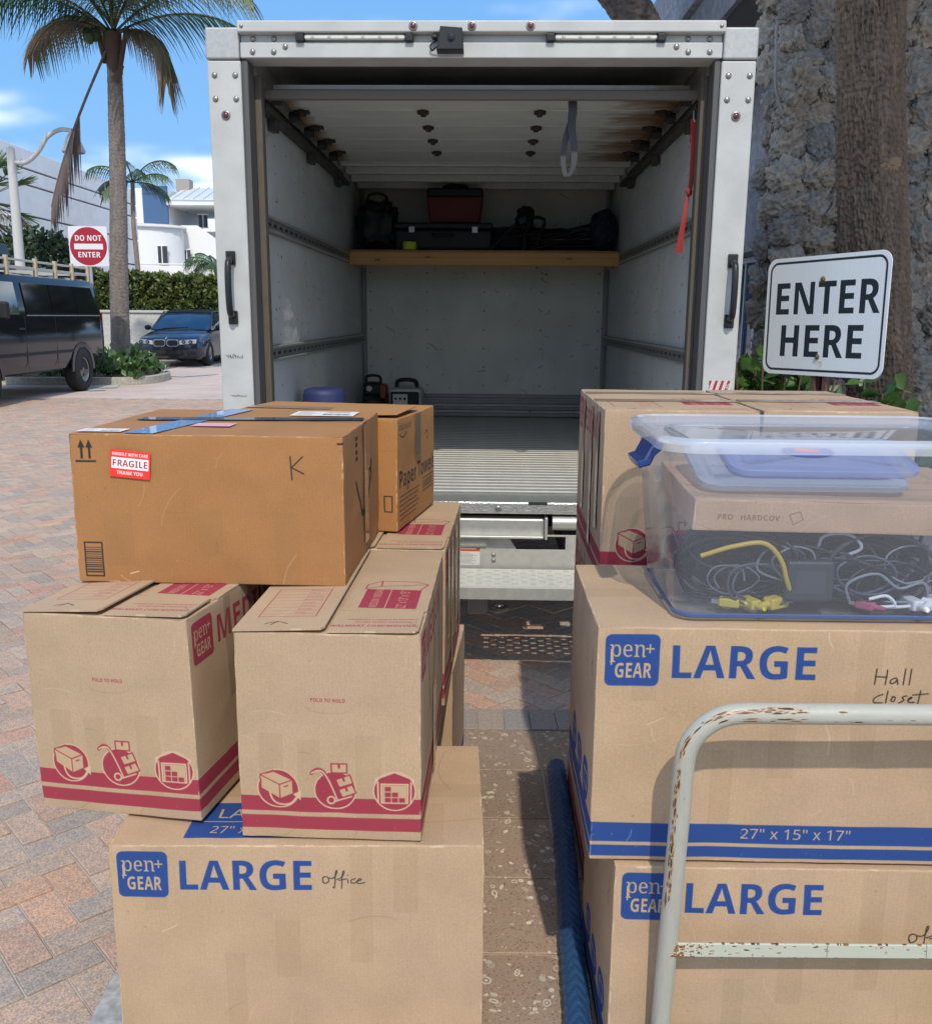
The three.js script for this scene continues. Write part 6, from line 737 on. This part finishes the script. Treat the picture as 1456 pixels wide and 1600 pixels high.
  const bxo = thing('roof_box', 'black roof cargo box on the van rack', 'roof box', [-8.0, 2.122, -14.6]); obj('shell', loft([[-1.05, [[0, 0.08], [0.35, 0.08], [0.42, 0.18], [0.38, 0.28], [0, 0.30]]], [-0.95, [[0, 0.005], [0.45, 0.005], [0.55, 0.17], [0.5, 0.36], [0, 0.40]]], [0.6, [[0, 0.005], [0.45, 0.005], [0.55, 0.17], [0.5, 0.38], [0, 0.42]]], [1.1, [[0, 0.06], [0.3, 0.06], [0.38, 0.14], [0.3, 0.2], [0, 0.22]]]]), mat([0.012, 0.012, 0.014], { roughness: 0.35 }), bxo); obj('seam', bx(1.105, 0.014, 1.5, 0, 0.172, -0.2), mat([0.03, 0.03, 0.03]), bxo);
}
{ // dark blue saloon facing the camera
  const t = thing('parked_car', 'dark blue saloon car facing the camera beside the truck', 'car', [-8.02, 0, -25.0]);
  const paint = mat([0.005, 0.009, 0.024], { phys: true, roughness: 0.3, clearcoat: 0.7, clearcoatRoughness: 0.05 }), glass = mat([0.03, 0.05, 0.075], { phys: true, roughness: 0.04, clearcoat: 1 }), blk = mat([0.01, 0.01, 0.01], { roughness: 0.5 }), chrome = mat([0.6, 0.6, 0.6], { metalness: 0.9, roughness: 0.2 });
  const S = (w, b, tp, ed) => [[0, b], [w * 0.86, b], [w * 0.97, b + 0.08], [w, b + (tp - b) * 0.5], [w * 0.985, b + (tp - b) * 0.72], [w * 0.93, tp - ed], [w * 0.80, tp - ed * 0.25], [w * 0.4, tp], [0, tp + 0.012]];
  obj('body', loft([[0.02, S(0.62, 0.30, 0.64, 0.03)], [-0.05, S(0.78, 0.24, 0.72, 0.05)], [-0.2, S(0.88, 0.19, 0.79, 0.08)], [-0.6, S(0.925, 0.18, 0.87, 0.09)], [-1.45, S(0.935, 0.18, 0.99, 0.08)], [-2.6, S(0.935, 0.18, 1.02, 0.06)], [-4.0, S(0.93, 0.2, 1.05, 0.06)], [-4.7, S(0.90, 0.24, 1.06, 0.08)], [-4.92, S(0.80, 0.3, 0.95, 0.08)]]), paint, t);
  const Gs = (w0, w1, y0, y1) => [[0, y0], [w0, y0], [w0 * 0.5 + w1 * 0.5 + 0.02, y0 + (y1 - y0) * 0.5], [w1, y1 - 0.03], [w1 * 0.8, y1], [0, y1 + 0.012]];
  obj('cabin_glass', loft([[-1.28, Gs(0.80, 0.78, 0.95, 0.985)], [-1.7, Gs(0.82, 0.72, 0.96, 1.24)], [-2.1, Gs(0.83, 0.66, 0.96, 1.46)], [-2.7, Gs(0.84, 0.65, 0.97, 1.505)], [-3.3, Gs(0.83, 0.65, 0.98, 1.49)], [-3.9, Gs(0.80, 0.66, 1.0, 1.3)], [-4.4, Gs(0.76, 0.72, 1.02, 1.08)]]), glass, t);
  obj('roof', loft([[-2.06, [[0, 1.462], [0.66, 1.44], [0.675, 1.455], [0.55, 1.49], [0, 1.497]]], [-2.7, [[0, 1.5], [0.665, 1.485], [0.68, 1.50], [0.53, 1.538], [0, 1.545]]], [-3.3, [[0, 1.49], [0.66, 1.475], [0.67, 1.485], [0.53, 1.52], [0, 1.53]]]]), paint, t);
  for (const s of [-1, 1]) { obj('pillar', [rod([s * 0.815, 0.97, -1.33], [s * 0.685, 1.455, -2.08], 0.032, 0.028, 8)], paint, t);
    obj('headlight', ext(shapeOf([[s * 0.36, 0.60], [s * 0.78, 0.635], [s * 0.80, 0.73], [s * 0.55, 0.715], [s * 0.37, 0.69]]), 0.03, 0.006, 2).rotateY(s * 0.10).translate(0, 0, s > 0 ? 0.06 : 0.06), mat([0.72, 0.74, 0.76], { phys: true, roughness: 0.15, clearcoat: 1 }), t); const hl = t.children[t.children.length - 1]; for (const k of [0.48, 0.66]) obj('lens', lathe([[0.022, 0.012], [0.05, 0.012], [0.052, 0]], 16).rotateX(Math.PI / 2).translate(s * k, 0.665, 0.095 - (k - 0.4) * 0.1), mat([0.05, 0.05, 0.06], { roughness: 0.1 }), hl);
    const gr = obj('grille', ext(roundRect(0.29, 0.155, 0.06), 0.02, 0.003, 6).translate(s * 0.175, 0.635, 0.045), blk, t); const rg = roundRect(0.32, 0.185, 0.07); rg.holes.push(roundRect(0.285, 0.15, 0.06)); obj('surround', ext(rg, 0.025, 0.003, 6).translate(s * 0.175, 0.635, 0.045), chrome, gr); for (let k = -4; k <= 4; k++) obj('slat', bx(0.008, 0.14, 0.012, s * 0.175 + k * 0.03, 0.635, 0.066), mat([0.05, 0.05, 0.05], { metalness: 0.5, roughness: 0.4 }), gr);
    obj('mirror', [place(new THREE.SphereGeometry(0.1, 14, 10), s * 1.0, 1.02, -1.55, 0, 0, 0, [1, 0.72, 0.6]), rod([s * 0.88, 0.98, -1.5], [s * 0.96, 1.0, -1.55], 0.025)], blk, t); obj('fog_intake', bx(0.26, 0.09, 0.04, s * 0.66, 0.37, 0.0, 0, s * 0.35, 0, 0.02), blk, t);
    for (const z of [-0.86, -3.8]) roadWheel(0.335, 0.23, mat([0.25, 0.25, 0.26], { metalness: 0.7, roughness: 0.35 }), t, s * 0.82, z, s); }
  obj('air_intake', bx(0.86, 0.11, 0.04, 0, 0.385, 0.035, 0, 0, 0, 0.02), blk, t); obj('number_plate', bx(0.36, 0.09, 0.015, 0, 0.49, 0.052), blk, t);
  const em = mat([1, 1, 1], { roughness: 0.2 }); em.map = canvasTex(128, 128, (c) => { c.fillStyle = '#16181c'; c.fillRect(0, 0, 128, 128); c.fillStyle = '#e8e8e8'; c.beginPath(); c.arc(64, 64, 46, 0, 6.3); c.fill(); c.fillStyle = '#3f7fc4'; c.beginPath(); c.moveTo(64, 64); c.arc(64, 64, 46, Math.PI, 1.5 * Math.PI); c.fill(); c.beginPath(); c.moveTo(64, 64); c.arc(64, 64, 46, 0, 0.5 * Math.PI); c.fill(); }); obj('emblem', new THREE.CircleGeometry(0.042, 20).rotateX(-0.5).translate(0, 0.765, 0.01), em, t);
  obj('wiper', rod([-0.5, 1.0, -1.27], [0.2, 1.03, -1.34], 0.012), blk, t);
}
{ // planted kerb island with the coconut palm
  const sh = new THREE.Shape(); sh.moveTo(-10.2, 18.2); sh.lineTo(-6.95, 18.45); sh.quadraticCurveTo(-6.35, 18.6, -6.38, 19.6); sh.quadraticCurveTo(-6.42, 20.6, -7.0, 21.4); sh.lineTo(-8.9, 24.2); sh.lineTo(-10.2, 24.2); sh.closePath();
  const pts = sh.getPoints(16), inner = new THREE.Path(pts.map((p) => new THREE.Vector2(-8.4 + (p.x + 8.4) * 0.93, 20.6 + (p.y - 20.6) * 0.95)));
  const k = new THREE.Shape(pts); k.holes.push(inner); const t = thing('kerb_island', 'pale concrete kerb round the planted island behind the van', 'kerb', [0, 0, 0]); const km = mat([0.56, 0.52, 0.43], { roughness: 0.9 }); km.map = rep(paleTex, 1.5);
  obj('kerb', boxUV(ext(k, 0.14, 0.008).rotateX(-Math.PI / 2).scale(1, 1, 1)), km, t); obj('soil', ext(new THREE.Shape(inner.getPoints()), 0.09, 0).rotateX(-Math.PI / 2), mat([0.07, 0.05, 0.035], { roughness: 1 }), t);
  t.children.forEach((m) => { m.geometry.scale(1, 1, 1); });
  const lg = leafGeo(0.16, 0.09, 0.2, 0.6, 3), im = new THREE.InstancedMesh(lg, leafMat([1, 1, 1], 0.25, 0.4), 2600), o = new THREE.Object3D(), r = rng(71); let n = 0;
  while (n < 2600) { const x = -9.8 + 3.5 * r(), D = 18.6 + 4.6 * r(); if (!(x < -6.55 && (D < 20.4 || x < -6.7 - (D - 20.4) * 0.6))) continue; const hgt = (0.30 + 0.28 * n3(x * 1.3, D * 1.3, 2)) * sstep(0, 0.5, Math.min(-6.35 - x, D - 18.4) + 0.1), y = 0.09 + hgt * Math.pow(r(), 0.45); o.position.set(x, y, -D); aim(o, new THREE.Vector3(r() - 0.5, 0.25 + 0.5 * r(), r() - 0.5), r() * 6.3); o.scale.setScalar(0.7 + 0.7 * r()); o.updateMatrix(); im.setMatrixAt(n, o.matrix); const q = 0.6 + 0.9 * r(); im.setColorAt(n, C(0.05 * q, 0.115 * q, 0.022 * q)); n++; }
  im.name = 'ground_cover'; im.userData.kind = 'stuff'; im.userData.label = 'low green ground cover filling the kerb island'; im.userData.category = 'ground cover'; add(im, scene);
}
{
  const t = thing('coconut_palm', 'coconut palm with ringed grey trunk and dead hanging fronds beside the van', 'palm tree', [-7.75, 0.05, -21.0]);
  const bm = mat([0.185, 0.165, 0.15], { roughness: 0.95, vertexColors: true });
  obj('trunk', barkTrunk([[0, 0, 0], [-0.02, 0.5, 0], [0.04, 2.0, 0], [0.13, 3.5, 0], [0.2, 5.0, 0], [0.26, 6.6, 0]], 0.215, 0.145, 24, 0.085, 72, 520, 0.014, 0.03, 0.25), bm, t);
  const top = [0.26, 6.72, 0];
  obj('crown_shaft', [rod([0.26, 6.3, 0], [0.25, 7.1, 0], 0.155, 0.19, 14), rod([0.08, 6.5, 0.05], [-0.02, 7.2, 0.1], 0.05), rod([0.40, 6.4, 0.08], [0.60, 7.2, 0.1], 0.05), rod([0.30, 6.15, 0.12], [0.50, 6.42, 0.2], 0.10, 0.03)], mat([0.10, 0.065, 0.045], { roughness: 1 }), t);
  const F = (dir, el, L, droop, m, o = {}) => { const f = obj('frond', frondGeo(dir, el, L, droop, o.n ?? 60, o.leaf ?? 0.62, 500 + t.children.length, o), m, t); f.position.set(top[0], top[1] + (o.dy ?? 0.35), top[2]); if (o.label) f.userData.label = o.label; return f; };
  // living fronds (dir: 0 is right, PI is left)
  for (let k = 0; k < 7; k++) F(k * 0.9 + 0.15, 1.15 - 0.05 * (k % 4), 3.4, 1.7, k % 3 ? frondGreen : frondDeep, { dy: 0.5 });
  F(Math.PI + 0.12, 0.75, 3.3, 1.55, frondGreen, {}); F(Math.PI - 0.3, 0.62, 3.2, 1.5, frondDeep, {}); F(Math.PI + 0.5, 0.6, 2.9, 1.7, frondGreen, {}); F(0.25, 0.62, 3.5, 1.35, frondPale, {}); F(-0.2, 0.5, 3.2, 1.4, frondGreen, {}); F(0.7, 0.8, 3.2, 1.5, frondDeep, {});
  F(Math.PI * 0.62, 0.8, 3.0, 1.7, frondGreen, {}); F(Math.PI * 0.40, 0.75, 3.0, 1.7, frondPale, {});
  // drying fronds
  F(Math.PI - 0.15, 0.45, 2.1, 2.0, frondDry, { leaf: 0.5, label: 'brown drying frond left of the crown' }); F(0.2, 0.3, 1.9, 3.0, frondDry, { leaf: 0.55, sag: 0.9, label: 'brown drying frond right of the crown' }); F(-0.1, 0.35, 1.75, 2.8, frondPale, { leaf: 0.5 }); 
  // the dead frond hanging by its stalk
  const dead = obj('dead_frond', frondGeo(Math.PI + 0.05, -1.05, 3.45, 0.25, 46, 0.5, 811, { loss: 0.3, start: 0.42, sag: 0.75, spread: 0.35, lift: -0.75, rach: 0.03, width: 0.035 }), leafMat([0.15, 0.115, 0.095], 0.2, 0.9), t); dead.position.set(top[0] - 0.1, top[1], 0.15); dead.userData.label = 'dead grey frond hanging down by its stalk';
  const nut = mat([0.035, 0.055, 0.02], { roughness: 0.6 }); for (const [x, y, z] of [[-0.28, 0.27, 0.25], [-0.44, 0.30, 0.22], [-0.36, 0.20, 0.35]]) obj('coconut', place(new THREE.SphereGeometry(0.115, 14, 10), top[0] + x, top[1] + y, top[2] + z, 0, 0, 0, [0.9, 1.15, 0.9]), nut, t); obj('fruit_stalk', tube([[top[0], top[1] + 0.3, 0.1], [top[0] - 0.25, top[1] + 0.5, 0.2], [top[0] - 0.38, top[1] + 0.36, 0.26]], 0.02, 16, 6), mat([0.1, 0.11, 0.03]), t);
}
{ // do not enter sign
  const t = thing('road_sign', 'square white sign with red disc reading DO NOT ENTER behind the van', 'sign', [-7.64, 0, -19.3]);
  const tex = canvasTex(512, 512, (c) => { c.fillStyle = '#eceff0'; c.fillRect(0, 0, 512, 512); c.fillStyle = '#b21f33'; c.beginPath(); c.arc(256, 256, 244, 0, 6.3); c.fill(); c.fillStyle = '#f1f1f0'; c.fillRect(66, 222, 380, 72); txt(c, 'DO NOT', 256, 184, 96, '#f1f1f0', 'bold', 0.98, 'center'); txt(c, 'ENTER', 256, 396, 96, '#f1f1f0', 'bold', 1.02, 'center'); });
  const g = ext(roundRect(0.78, 0.78, 0.04), 0.004, 0.001, 6), p = g.attributes.position, uv = g.attributes.uv; for (let i = 0; i < p.count; i++) uv.setXY(i, p.getX(i) / 0.782 + 0.5, p.getY(i) / 0.782 + 0.5);
  obj('plate', g.translate(0, 2.71, 0.03), mat([0.85, 0.85, 0.85], { map: tex, roughness: 0.35 }), t); obj('post', rod([0, 0, 0], [0, 3.0, 0], 0.028), mat([0.5, 0.5, 0.5], { metalness: 0.6, roughness: 0.5 }), t);
}
{ // lamp post
  const t = thing('lamp_post', 'white lamp post with curved arm at the left edge', 'lamp post', [-10.35, 0, -22]); const m = mat([0.55, 0.55, 0.53], { roughness: 0.6 });
  obj('pole', [rod([0, 0, 0], [0.03, 5.0, 0], 0.13, 0.09, 16), dome(0.09, 0.06, 0.03, 5.0, 0, 0)], m, t); obj('arm', tube([[0.03, 4.72, 0], [0.35, 4.72, 0], [0.65, 4.95, 0], [0.9, 5.28, 0], [1.2, 5.42, 0], [1.45, 5.40, 0]], 0.05, 50, 10), m, t); obj('lamp_head', [lathe([[0.24, -0.45], [0.26, -0.42], [0.17, -0.2], [0.1, -0.06], [0.05, 0]], 20).translate(1.45, 5.38, 0)], mat([0.45, 0.46, 0.46], { roughness: 0.5 }), t);
}
// foliage masses
function leafMass(n, inside, size, cols, seed) { const g = leafGeo(size, size * 0.55, 0.2, 0.55, 2), r = rng(seed), out = cols.map(() => []), o = new THREE.Object3D(); let k = 0, tries = 0; while (k < n && tries++ < n * 40) { const p = inside(r); if (!p) continue; o.position.set(...p); aim(o, new THREE.Vector3(r() - 0.5, r() * 0.9 - 0.1, r() - 0.5), r() * 6.3); o.scale.setScalar(0.7 + 0.8 * r()); o.updateMatrix(); out[Math.floor(r() * cols.length)].push(g.clone().applyMatrix4(o.matrix)); k++; } return out; }
{ // wall and clipped hedge
  const w = thing('garden_wall', 'low white garden wall under the hedge', 'wall', [-9.3, 0, -29.2]); const wm = mat([0.72, 0.72, 0.70], { roughness: 0.9 }); wm.map = rep(paleTex, 2); obj('wall_body', boxUV(bx(6.8, 1.42, 0.2, 0, 0.71, 0, 0, 0, 0, 0.01)), wm, w); obj('coping', boxUV(bx(6.9, 0.08, 0.3, 0, 1.462, 0, 0, 0, 0, 0.015)), wm, w);
  const t = thing('hedge', 'clipped dense green hedge above the white garden wall', 'hedge', [-9.3, 0, -30.1]);
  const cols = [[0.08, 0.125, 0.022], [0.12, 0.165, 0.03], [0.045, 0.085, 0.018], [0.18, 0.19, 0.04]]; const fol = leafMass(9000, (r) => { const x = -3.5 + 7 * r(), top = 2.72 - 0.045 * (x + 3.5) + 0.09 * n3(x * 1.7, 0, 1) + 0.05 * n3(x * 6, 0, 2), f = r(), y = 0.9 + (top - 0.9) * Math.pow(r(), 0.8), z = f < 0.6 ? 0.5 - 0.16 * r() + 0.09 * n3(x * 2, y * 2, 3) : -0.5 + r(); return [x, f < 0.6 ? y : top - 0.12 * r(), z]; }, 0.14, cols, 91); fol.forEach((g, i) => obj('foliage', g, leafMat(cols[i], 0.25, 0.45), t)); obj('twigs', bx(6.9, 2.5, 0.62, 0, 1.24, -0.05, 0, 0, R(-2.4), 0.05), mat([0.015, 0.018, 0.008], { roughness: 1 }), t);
}
{ // dark bushy tree and fan palm at the left edge
  const t = thing('bushy_tree', 'dark green round tree behind the van roof', 'tree', [-10.9, 0, -24.2]); obj('trunk', rod([0, 0, 0], [0.05, 2.4, 0], 0.12, 0.08), mat([0.08, 0.06, 0.045]), t); obj('limb', [rod([0.05, 1.8, 0], [0.6, 2.7, 0.1], 0.06, 0.03), rod([0.05, 1.8, 0], [-0.6, 2.7, -0.1], 0.06, 0.03)], mat([0.08, 0.06, 0.045]), t);
  const cols = [[0.025, 0.055, 0.016], [0.04, 0.085, 0.02], [0.018, 0.04, 0.012]]; leafMass(5200, (r) => { const a = r() * 6.3, c = 2 * r() - 1, s = Math.sqrt(1 - c * c), q = 0.72 + 0.32 * r(), k = 1 + 0.25 * n3(Math.cos(a) * s * 2, c * 2, Math.sin(a) * s * 2); return [Math.cos(a) * s * 1.15 * q * k, 2.55 + c * 0.8 * q * k, Math.sin(a) * s * 1.0 * q * k]; }, 0.13, cols, 95).forEach((g, i) => obj('crown', g, leafMat(cols[i], 0.2, 0.5), t));
  const f = thing('fan_palm', 'spiky fan palm cut by the left edge of the picture', 'palm tree', [-12.35, 0, -24.6]); obj('trunk', barkTrunk([[0, 0, 0], [0.0, 2, 0], [0.05, 4.2, 0]], 0.17, 0.15, 44, 0.09, 40, 120, 0.012), mat([0.14, 0.11, 0.085], { roughness: 1, vertexColors: true }), f);
  const r = rng(33); for (let k = 0; k < 30; k++) { const a = r() * 6.3, el = 1.3 - 2.3 * r(), L = 0.75, fx = Math.cos(a) * Math.cos(el), fyy = Math.sin(el), fz = Math.sin(a) * Math.cos(el), base = new THREE.Vector3(0.05 + fx * L, 4.3 + fyy * L, fz * L), gs = [rod([0.05, 4.25, 0], base.toArray(), 0.012, 0.01, 5)], d = new THREE.Vector3(fx, fyy, fz), u = new THREE.Vector3().crossVectors(d, new THREE.Vector3(0.1, 1, 0.05)).normalize(); for (let j = -9; j <= 9; j++) { const q = d.clone().multiplyScalar(Math.cos(j * 0.13)).addScaledVector(u, Math.sin(j * 0.13)); q.y -= 0.12 * Math.abs(r()); const o = new THREE.Object3D(); o.position.copy(base); aim(o, q, r() * 0.6); o.updateMatrix(); gs.push(leafGeo(0.62 + 0.15 * r(), 0.035, 0.18, 0.35, 3).applyMatrix4(o.matrix)); } obj('fan_leaf', gs, el < -0.5 ? frondDry : k % 3 ? frondGreen : frondPale, f); }
}
{ // thin far palm
  const t = thing('slender_palm', 'slender far palm with arching leaves in front of the white villa', 'palm tree', [-11.65, 0, -34]); obj('trunk', barkTrunk([[-0.2, 0, 0], [-0.12, 2.5, 0], [-0.18, 4.5, 0], [-0.12, 5.9, 0]], 0.10, 0.07, 54, 0.2, 24, 90, 0.006), mat([0.22, 0.19, 0.16], { roughness: 0.95, vertexColors: true }), t);
  [[0.05, 1.0, 1.9, 1.9], [0.3, 0.45, 1.5, 1.0], [-0.5, 0.1, 1.3, 1.1], [3.0, 0.8, 1.7, 1.6], [3.4, 0.3, 1.5, 1.2], [2.5, 0.0, 1.2, 1.2], [1.5, 1.0, 1.6, 1.8], [4.6, 0.9, 1.6, 1.6]].forEach(([d, e, L, dr], i) => { const f = obj('frond', frondGeo(d, e, L, dr, 26, 0.42, 900 + i, { width: 0.03, rach: 0.025 }), i % 2 ? frondGreen : frondDeep, t); f.position.set(-0.12, 5.9, 0); });
}
const softTex = rep(dataTex(256, (u, v) => { const s = 0.95 + 0.10 * (tileNoise(u, v, 7, 4, 16) - 0.5); return [s, s, s]; }), 0.2);
{ // grey windowless building: slabs with open joints
  const t = thing('grey_building', 'long pale grey windowless building with thin horizontal joints', 'building', [-14.1, 0, -33]); const m = mat([0.92, 0.93, 0.92], { roughness: 0.9 }); m.map = softTex;
  for (const [y0, y1] of [[0, 3.4], [3.46, 4.42], [4.48, 5.37], [5.43, 5.86], [5.92, 6.5]]) obj('wall_slab', boxUV(span(-8, 0, y0, y1, -8, 9, 0.01)), m, t); obj('core', span(-7.9, -0.12, 0.1, 6.44, -7.9, 8.9, 0), mat([0.08, 0.085, 0.09], { roughness: 1 }), t); obj('wall_lamp', [bx(0.25, 0.16, 0.2, 0.12, 4.9, -6.0)], mat([0.6, 0.6, 0.6]), t); obj('louvre', [...Array(6)].map((_, k) => bx(0.06, 0.9, 0.09, 0.03, 3.9, 4.2 - k * 0.2)), m, t);
}
{ // white villa
  const t = thing('white_villa', 'white villa with blue wall panel and pale metal roof', 'building', [-14.6, 0, -48]); const m = mat([0.80, 0.80, 0.78], { roughness: 0.85 }), dark = mat([0.05, 0.05, 0.055], { roughness: 0.3 }), sh = mat([0.62, 0.62, 0.62], { roughness: 0.85 });
  obj('main_block', [span(-4.5, -1.56, 0, 7.5, -6, 0, 0.02), span(-0.30, 5, 0, 5.6, -6, -1.6, 0.02), span(-1.54, -0.3, 0, 7.5, -6, 0, 0.02)], m, t);
  const blue = obj('blue_panel', span(-1.55, -0.30, 5.80, 7.60, 0.02, 0.12, 0.01), mat([0.055, 0.12, 0.24], { roughness: 0.6 }), t); obj('panel_seam', span(-1.55, -0.30, 7.20, 7.24, 0.122, 0.13, 0), mat([0.04, 0.09, 0.18]), blue);
  obj('roof_slab', [span(-0.28, 5, 6.65, 6.95, -6, 0.5, 0.02)], m, t); const rf = obj('metal_roof', [bx(5.4, 0.08, 3.2, 2.5, 7.35, -1.0, R(17), 0, 0, 0.01)], mat([0.62, 0.66, 0.64], { roughness: 0.5, metalness: 0.2 }), t); for (let k = 0; k < 10; k++) obj('roof_rib', bx(0.05, 0.06, 3.2, 0.1 + k * 0.5, 7.42, -1.0, R(17)), mat([0.55, 0.58, 0.57], { roughness: 0.5 }), rf); obj('chimney', bx(0.7, 0.6, 0.7, -0.1, 7.9, -2.2), mat([0.35, 0.3, 0.27]), t);
  obj('stair_wall', ext(shapeOf([[0.2, 3.2], [3.2, 3.2], [3.2, 4.2], [1.0, 5.75], [0.2, 5.75]]), 0.2, 0.01).translate(0, 0, -0.4), m, t);
  obj('bay', lathe([[2.1, 0], [2.1, 5.5]], 24).scale(1, 1, 0.8).translate(-1.6, 0, 0.6), m, t); obj('bay_coping', [lathe([[0, 5.62], [2.25, 5.62], [2.25, 5.45], [2.1, 5.45]], 24).scale(1, 1, 0.8).translate(-1.6, 0, 0.6)], sh, t);
  for (const [x, y, w, h, z] of [[-2.05, 4.35, 0.7, 0.9, 2.28], [-0.15, 4.2, 0.5, 0.8, 1.9], [0.5, 4.2, 0.35, 0.7, 0.05], [0.95, 6.1, 0.45, 0.6, -1.58], [-3.5, 6.2, 0.7, 1.0, 0.02]]) { const win = obj('window', bx(w, h, 0.06, x, y, z), dark, t); obj('frame', [bx(w + 0.1, 0.06, 0.09, x, y + h / 2 + 0.03, z), bx(w + 0.1, 0.06, 0.09, x, y - h / 2 - 0.03, z), bx(0.05, h, 0.08, x, y, z + 0.01)], m, win); }
  obj('parapet', [span(-3, 4, 2.4, 3.6, 3.2, 3.4, 0.02), span(-3, 4, 3.66, 3.72, 3.18, 3.42, 0.01)], m, t); obj('railing', tube([[-2.2, 3.75, 3.3], [-1.9, 4.0, 3.3], [-1.3, 4.05, 3.3], [-0.9, 3.75, 3.3]], 0.04, 20, 6), m, t); obj('base', span(-3, 4, 0, 2.39, 0.4, 3.35, 0.02), m, t);
}
{ // small palm before the villa and painted marks on the paving
  const t = thing('small_palm', 'small palm before the villa beside the truck post', 'palm tree', [-9.9, 0, -37.5]); obj('trunk', rod([0, 0, 0], [0, 3.2, 0], 0.12, 0.09), mat([0.16, 0.13, 0.1]), t); for (let k = 0; k < 12; k++) { const f = obj('frond', frondGeo(k * 0.52, 0.9 - 0.15 * (k % 4), 1.3, 1.5, 24, 0.4, 960 + k), frondGreen, t); f.position.set(0, 3.2, 0); }
  const pm = mat([0.62, 0.61, 0.58], { roughness: 0.8 }); pm.map = rep(paleTex, 1); const mk = (x, D, w, d, a) => { const s = struct('road_marking', new THREE.PlaneGeometry(w, d).rotateX(-Math.PI / 2), pm); s.position.set(x, 0.006, -D); s.rotation.y = a; }; mk(-7.0, 18.0, 0.45, 0.8, 0.3); mk(-6.35, 21.6, 0.5, 1.2, -0.5); mk(-6.9, 17.2, 0.3, 0.5, 0.6);
}

{ // trees behind the truck, which the van's side mirrors
  const cols = [[0.03, 0.065, 0.018], [0.045, 0.09, 0.022], [0.02, 0.05, 0.014]], mats = cols.map((c) => leafMat(c, 0.2, 0.5)), tm = mat([0.09, 0.07, 0.05]);
  const first = thing('shade_tree', 'broad dark tree behind the truck, nearest the villa', 'tree', [-6.2, 0, -46], 0, 'trees hidden behind the truck'); obj('trunk', rod([0, 0, 0], [0.1, 3.2, 0], 0.28, 0.18), tm, first); obj('limb', [rod([0.1, 2.6, 0], [1.6, 4.4, 0.3], 0.12, 0.05), rod([0.1, 2.6, 0], [-1.5, 4.5, -0.2], 0.12, 0.05)], tm, first);
  leafMass(4200, (r) => { const a = r() * 6.3, c = 2 * r() - 1, q = Math.sqrt(1 - c * c), e = 0.65 + 0.38 * r(), k = 1 + 0.25 * n3(Math.cos(a) * q * 2, c * 2, Math.sin(a) * q * 2); return [Math.cos(a) * q * 3.0 * e * k, 3.6 + c * 2.6 * e * k, Math.sin(a) * q * 2.6 * e * k]; }, 0.5, cols, 195).forEach((g, i) => obj('crown', g, mats[i], first));
  [[-1.2, -47, 0.6, 'broad dark tree behind the truck, second from the villa'], [4.2, -45, 1.9, 'broad dark tree behind the truck, middle of the row'], [9.4, -47, 3.1, 'broad dark tree behind the truck, fourth from the villa'], [15, -46, 4.4, 'broad dark tree behind the truck, farthest from the villa']].forEach(([x, z, a, label]) => { const c = first.clone(); c.name = numbered('shade_tree'); c.position.set(x, 0, z); c.rotation.y = a; c.userData = { ...first.userData, label }; scene.add(c); });
}
renderer.render(scene, camera);
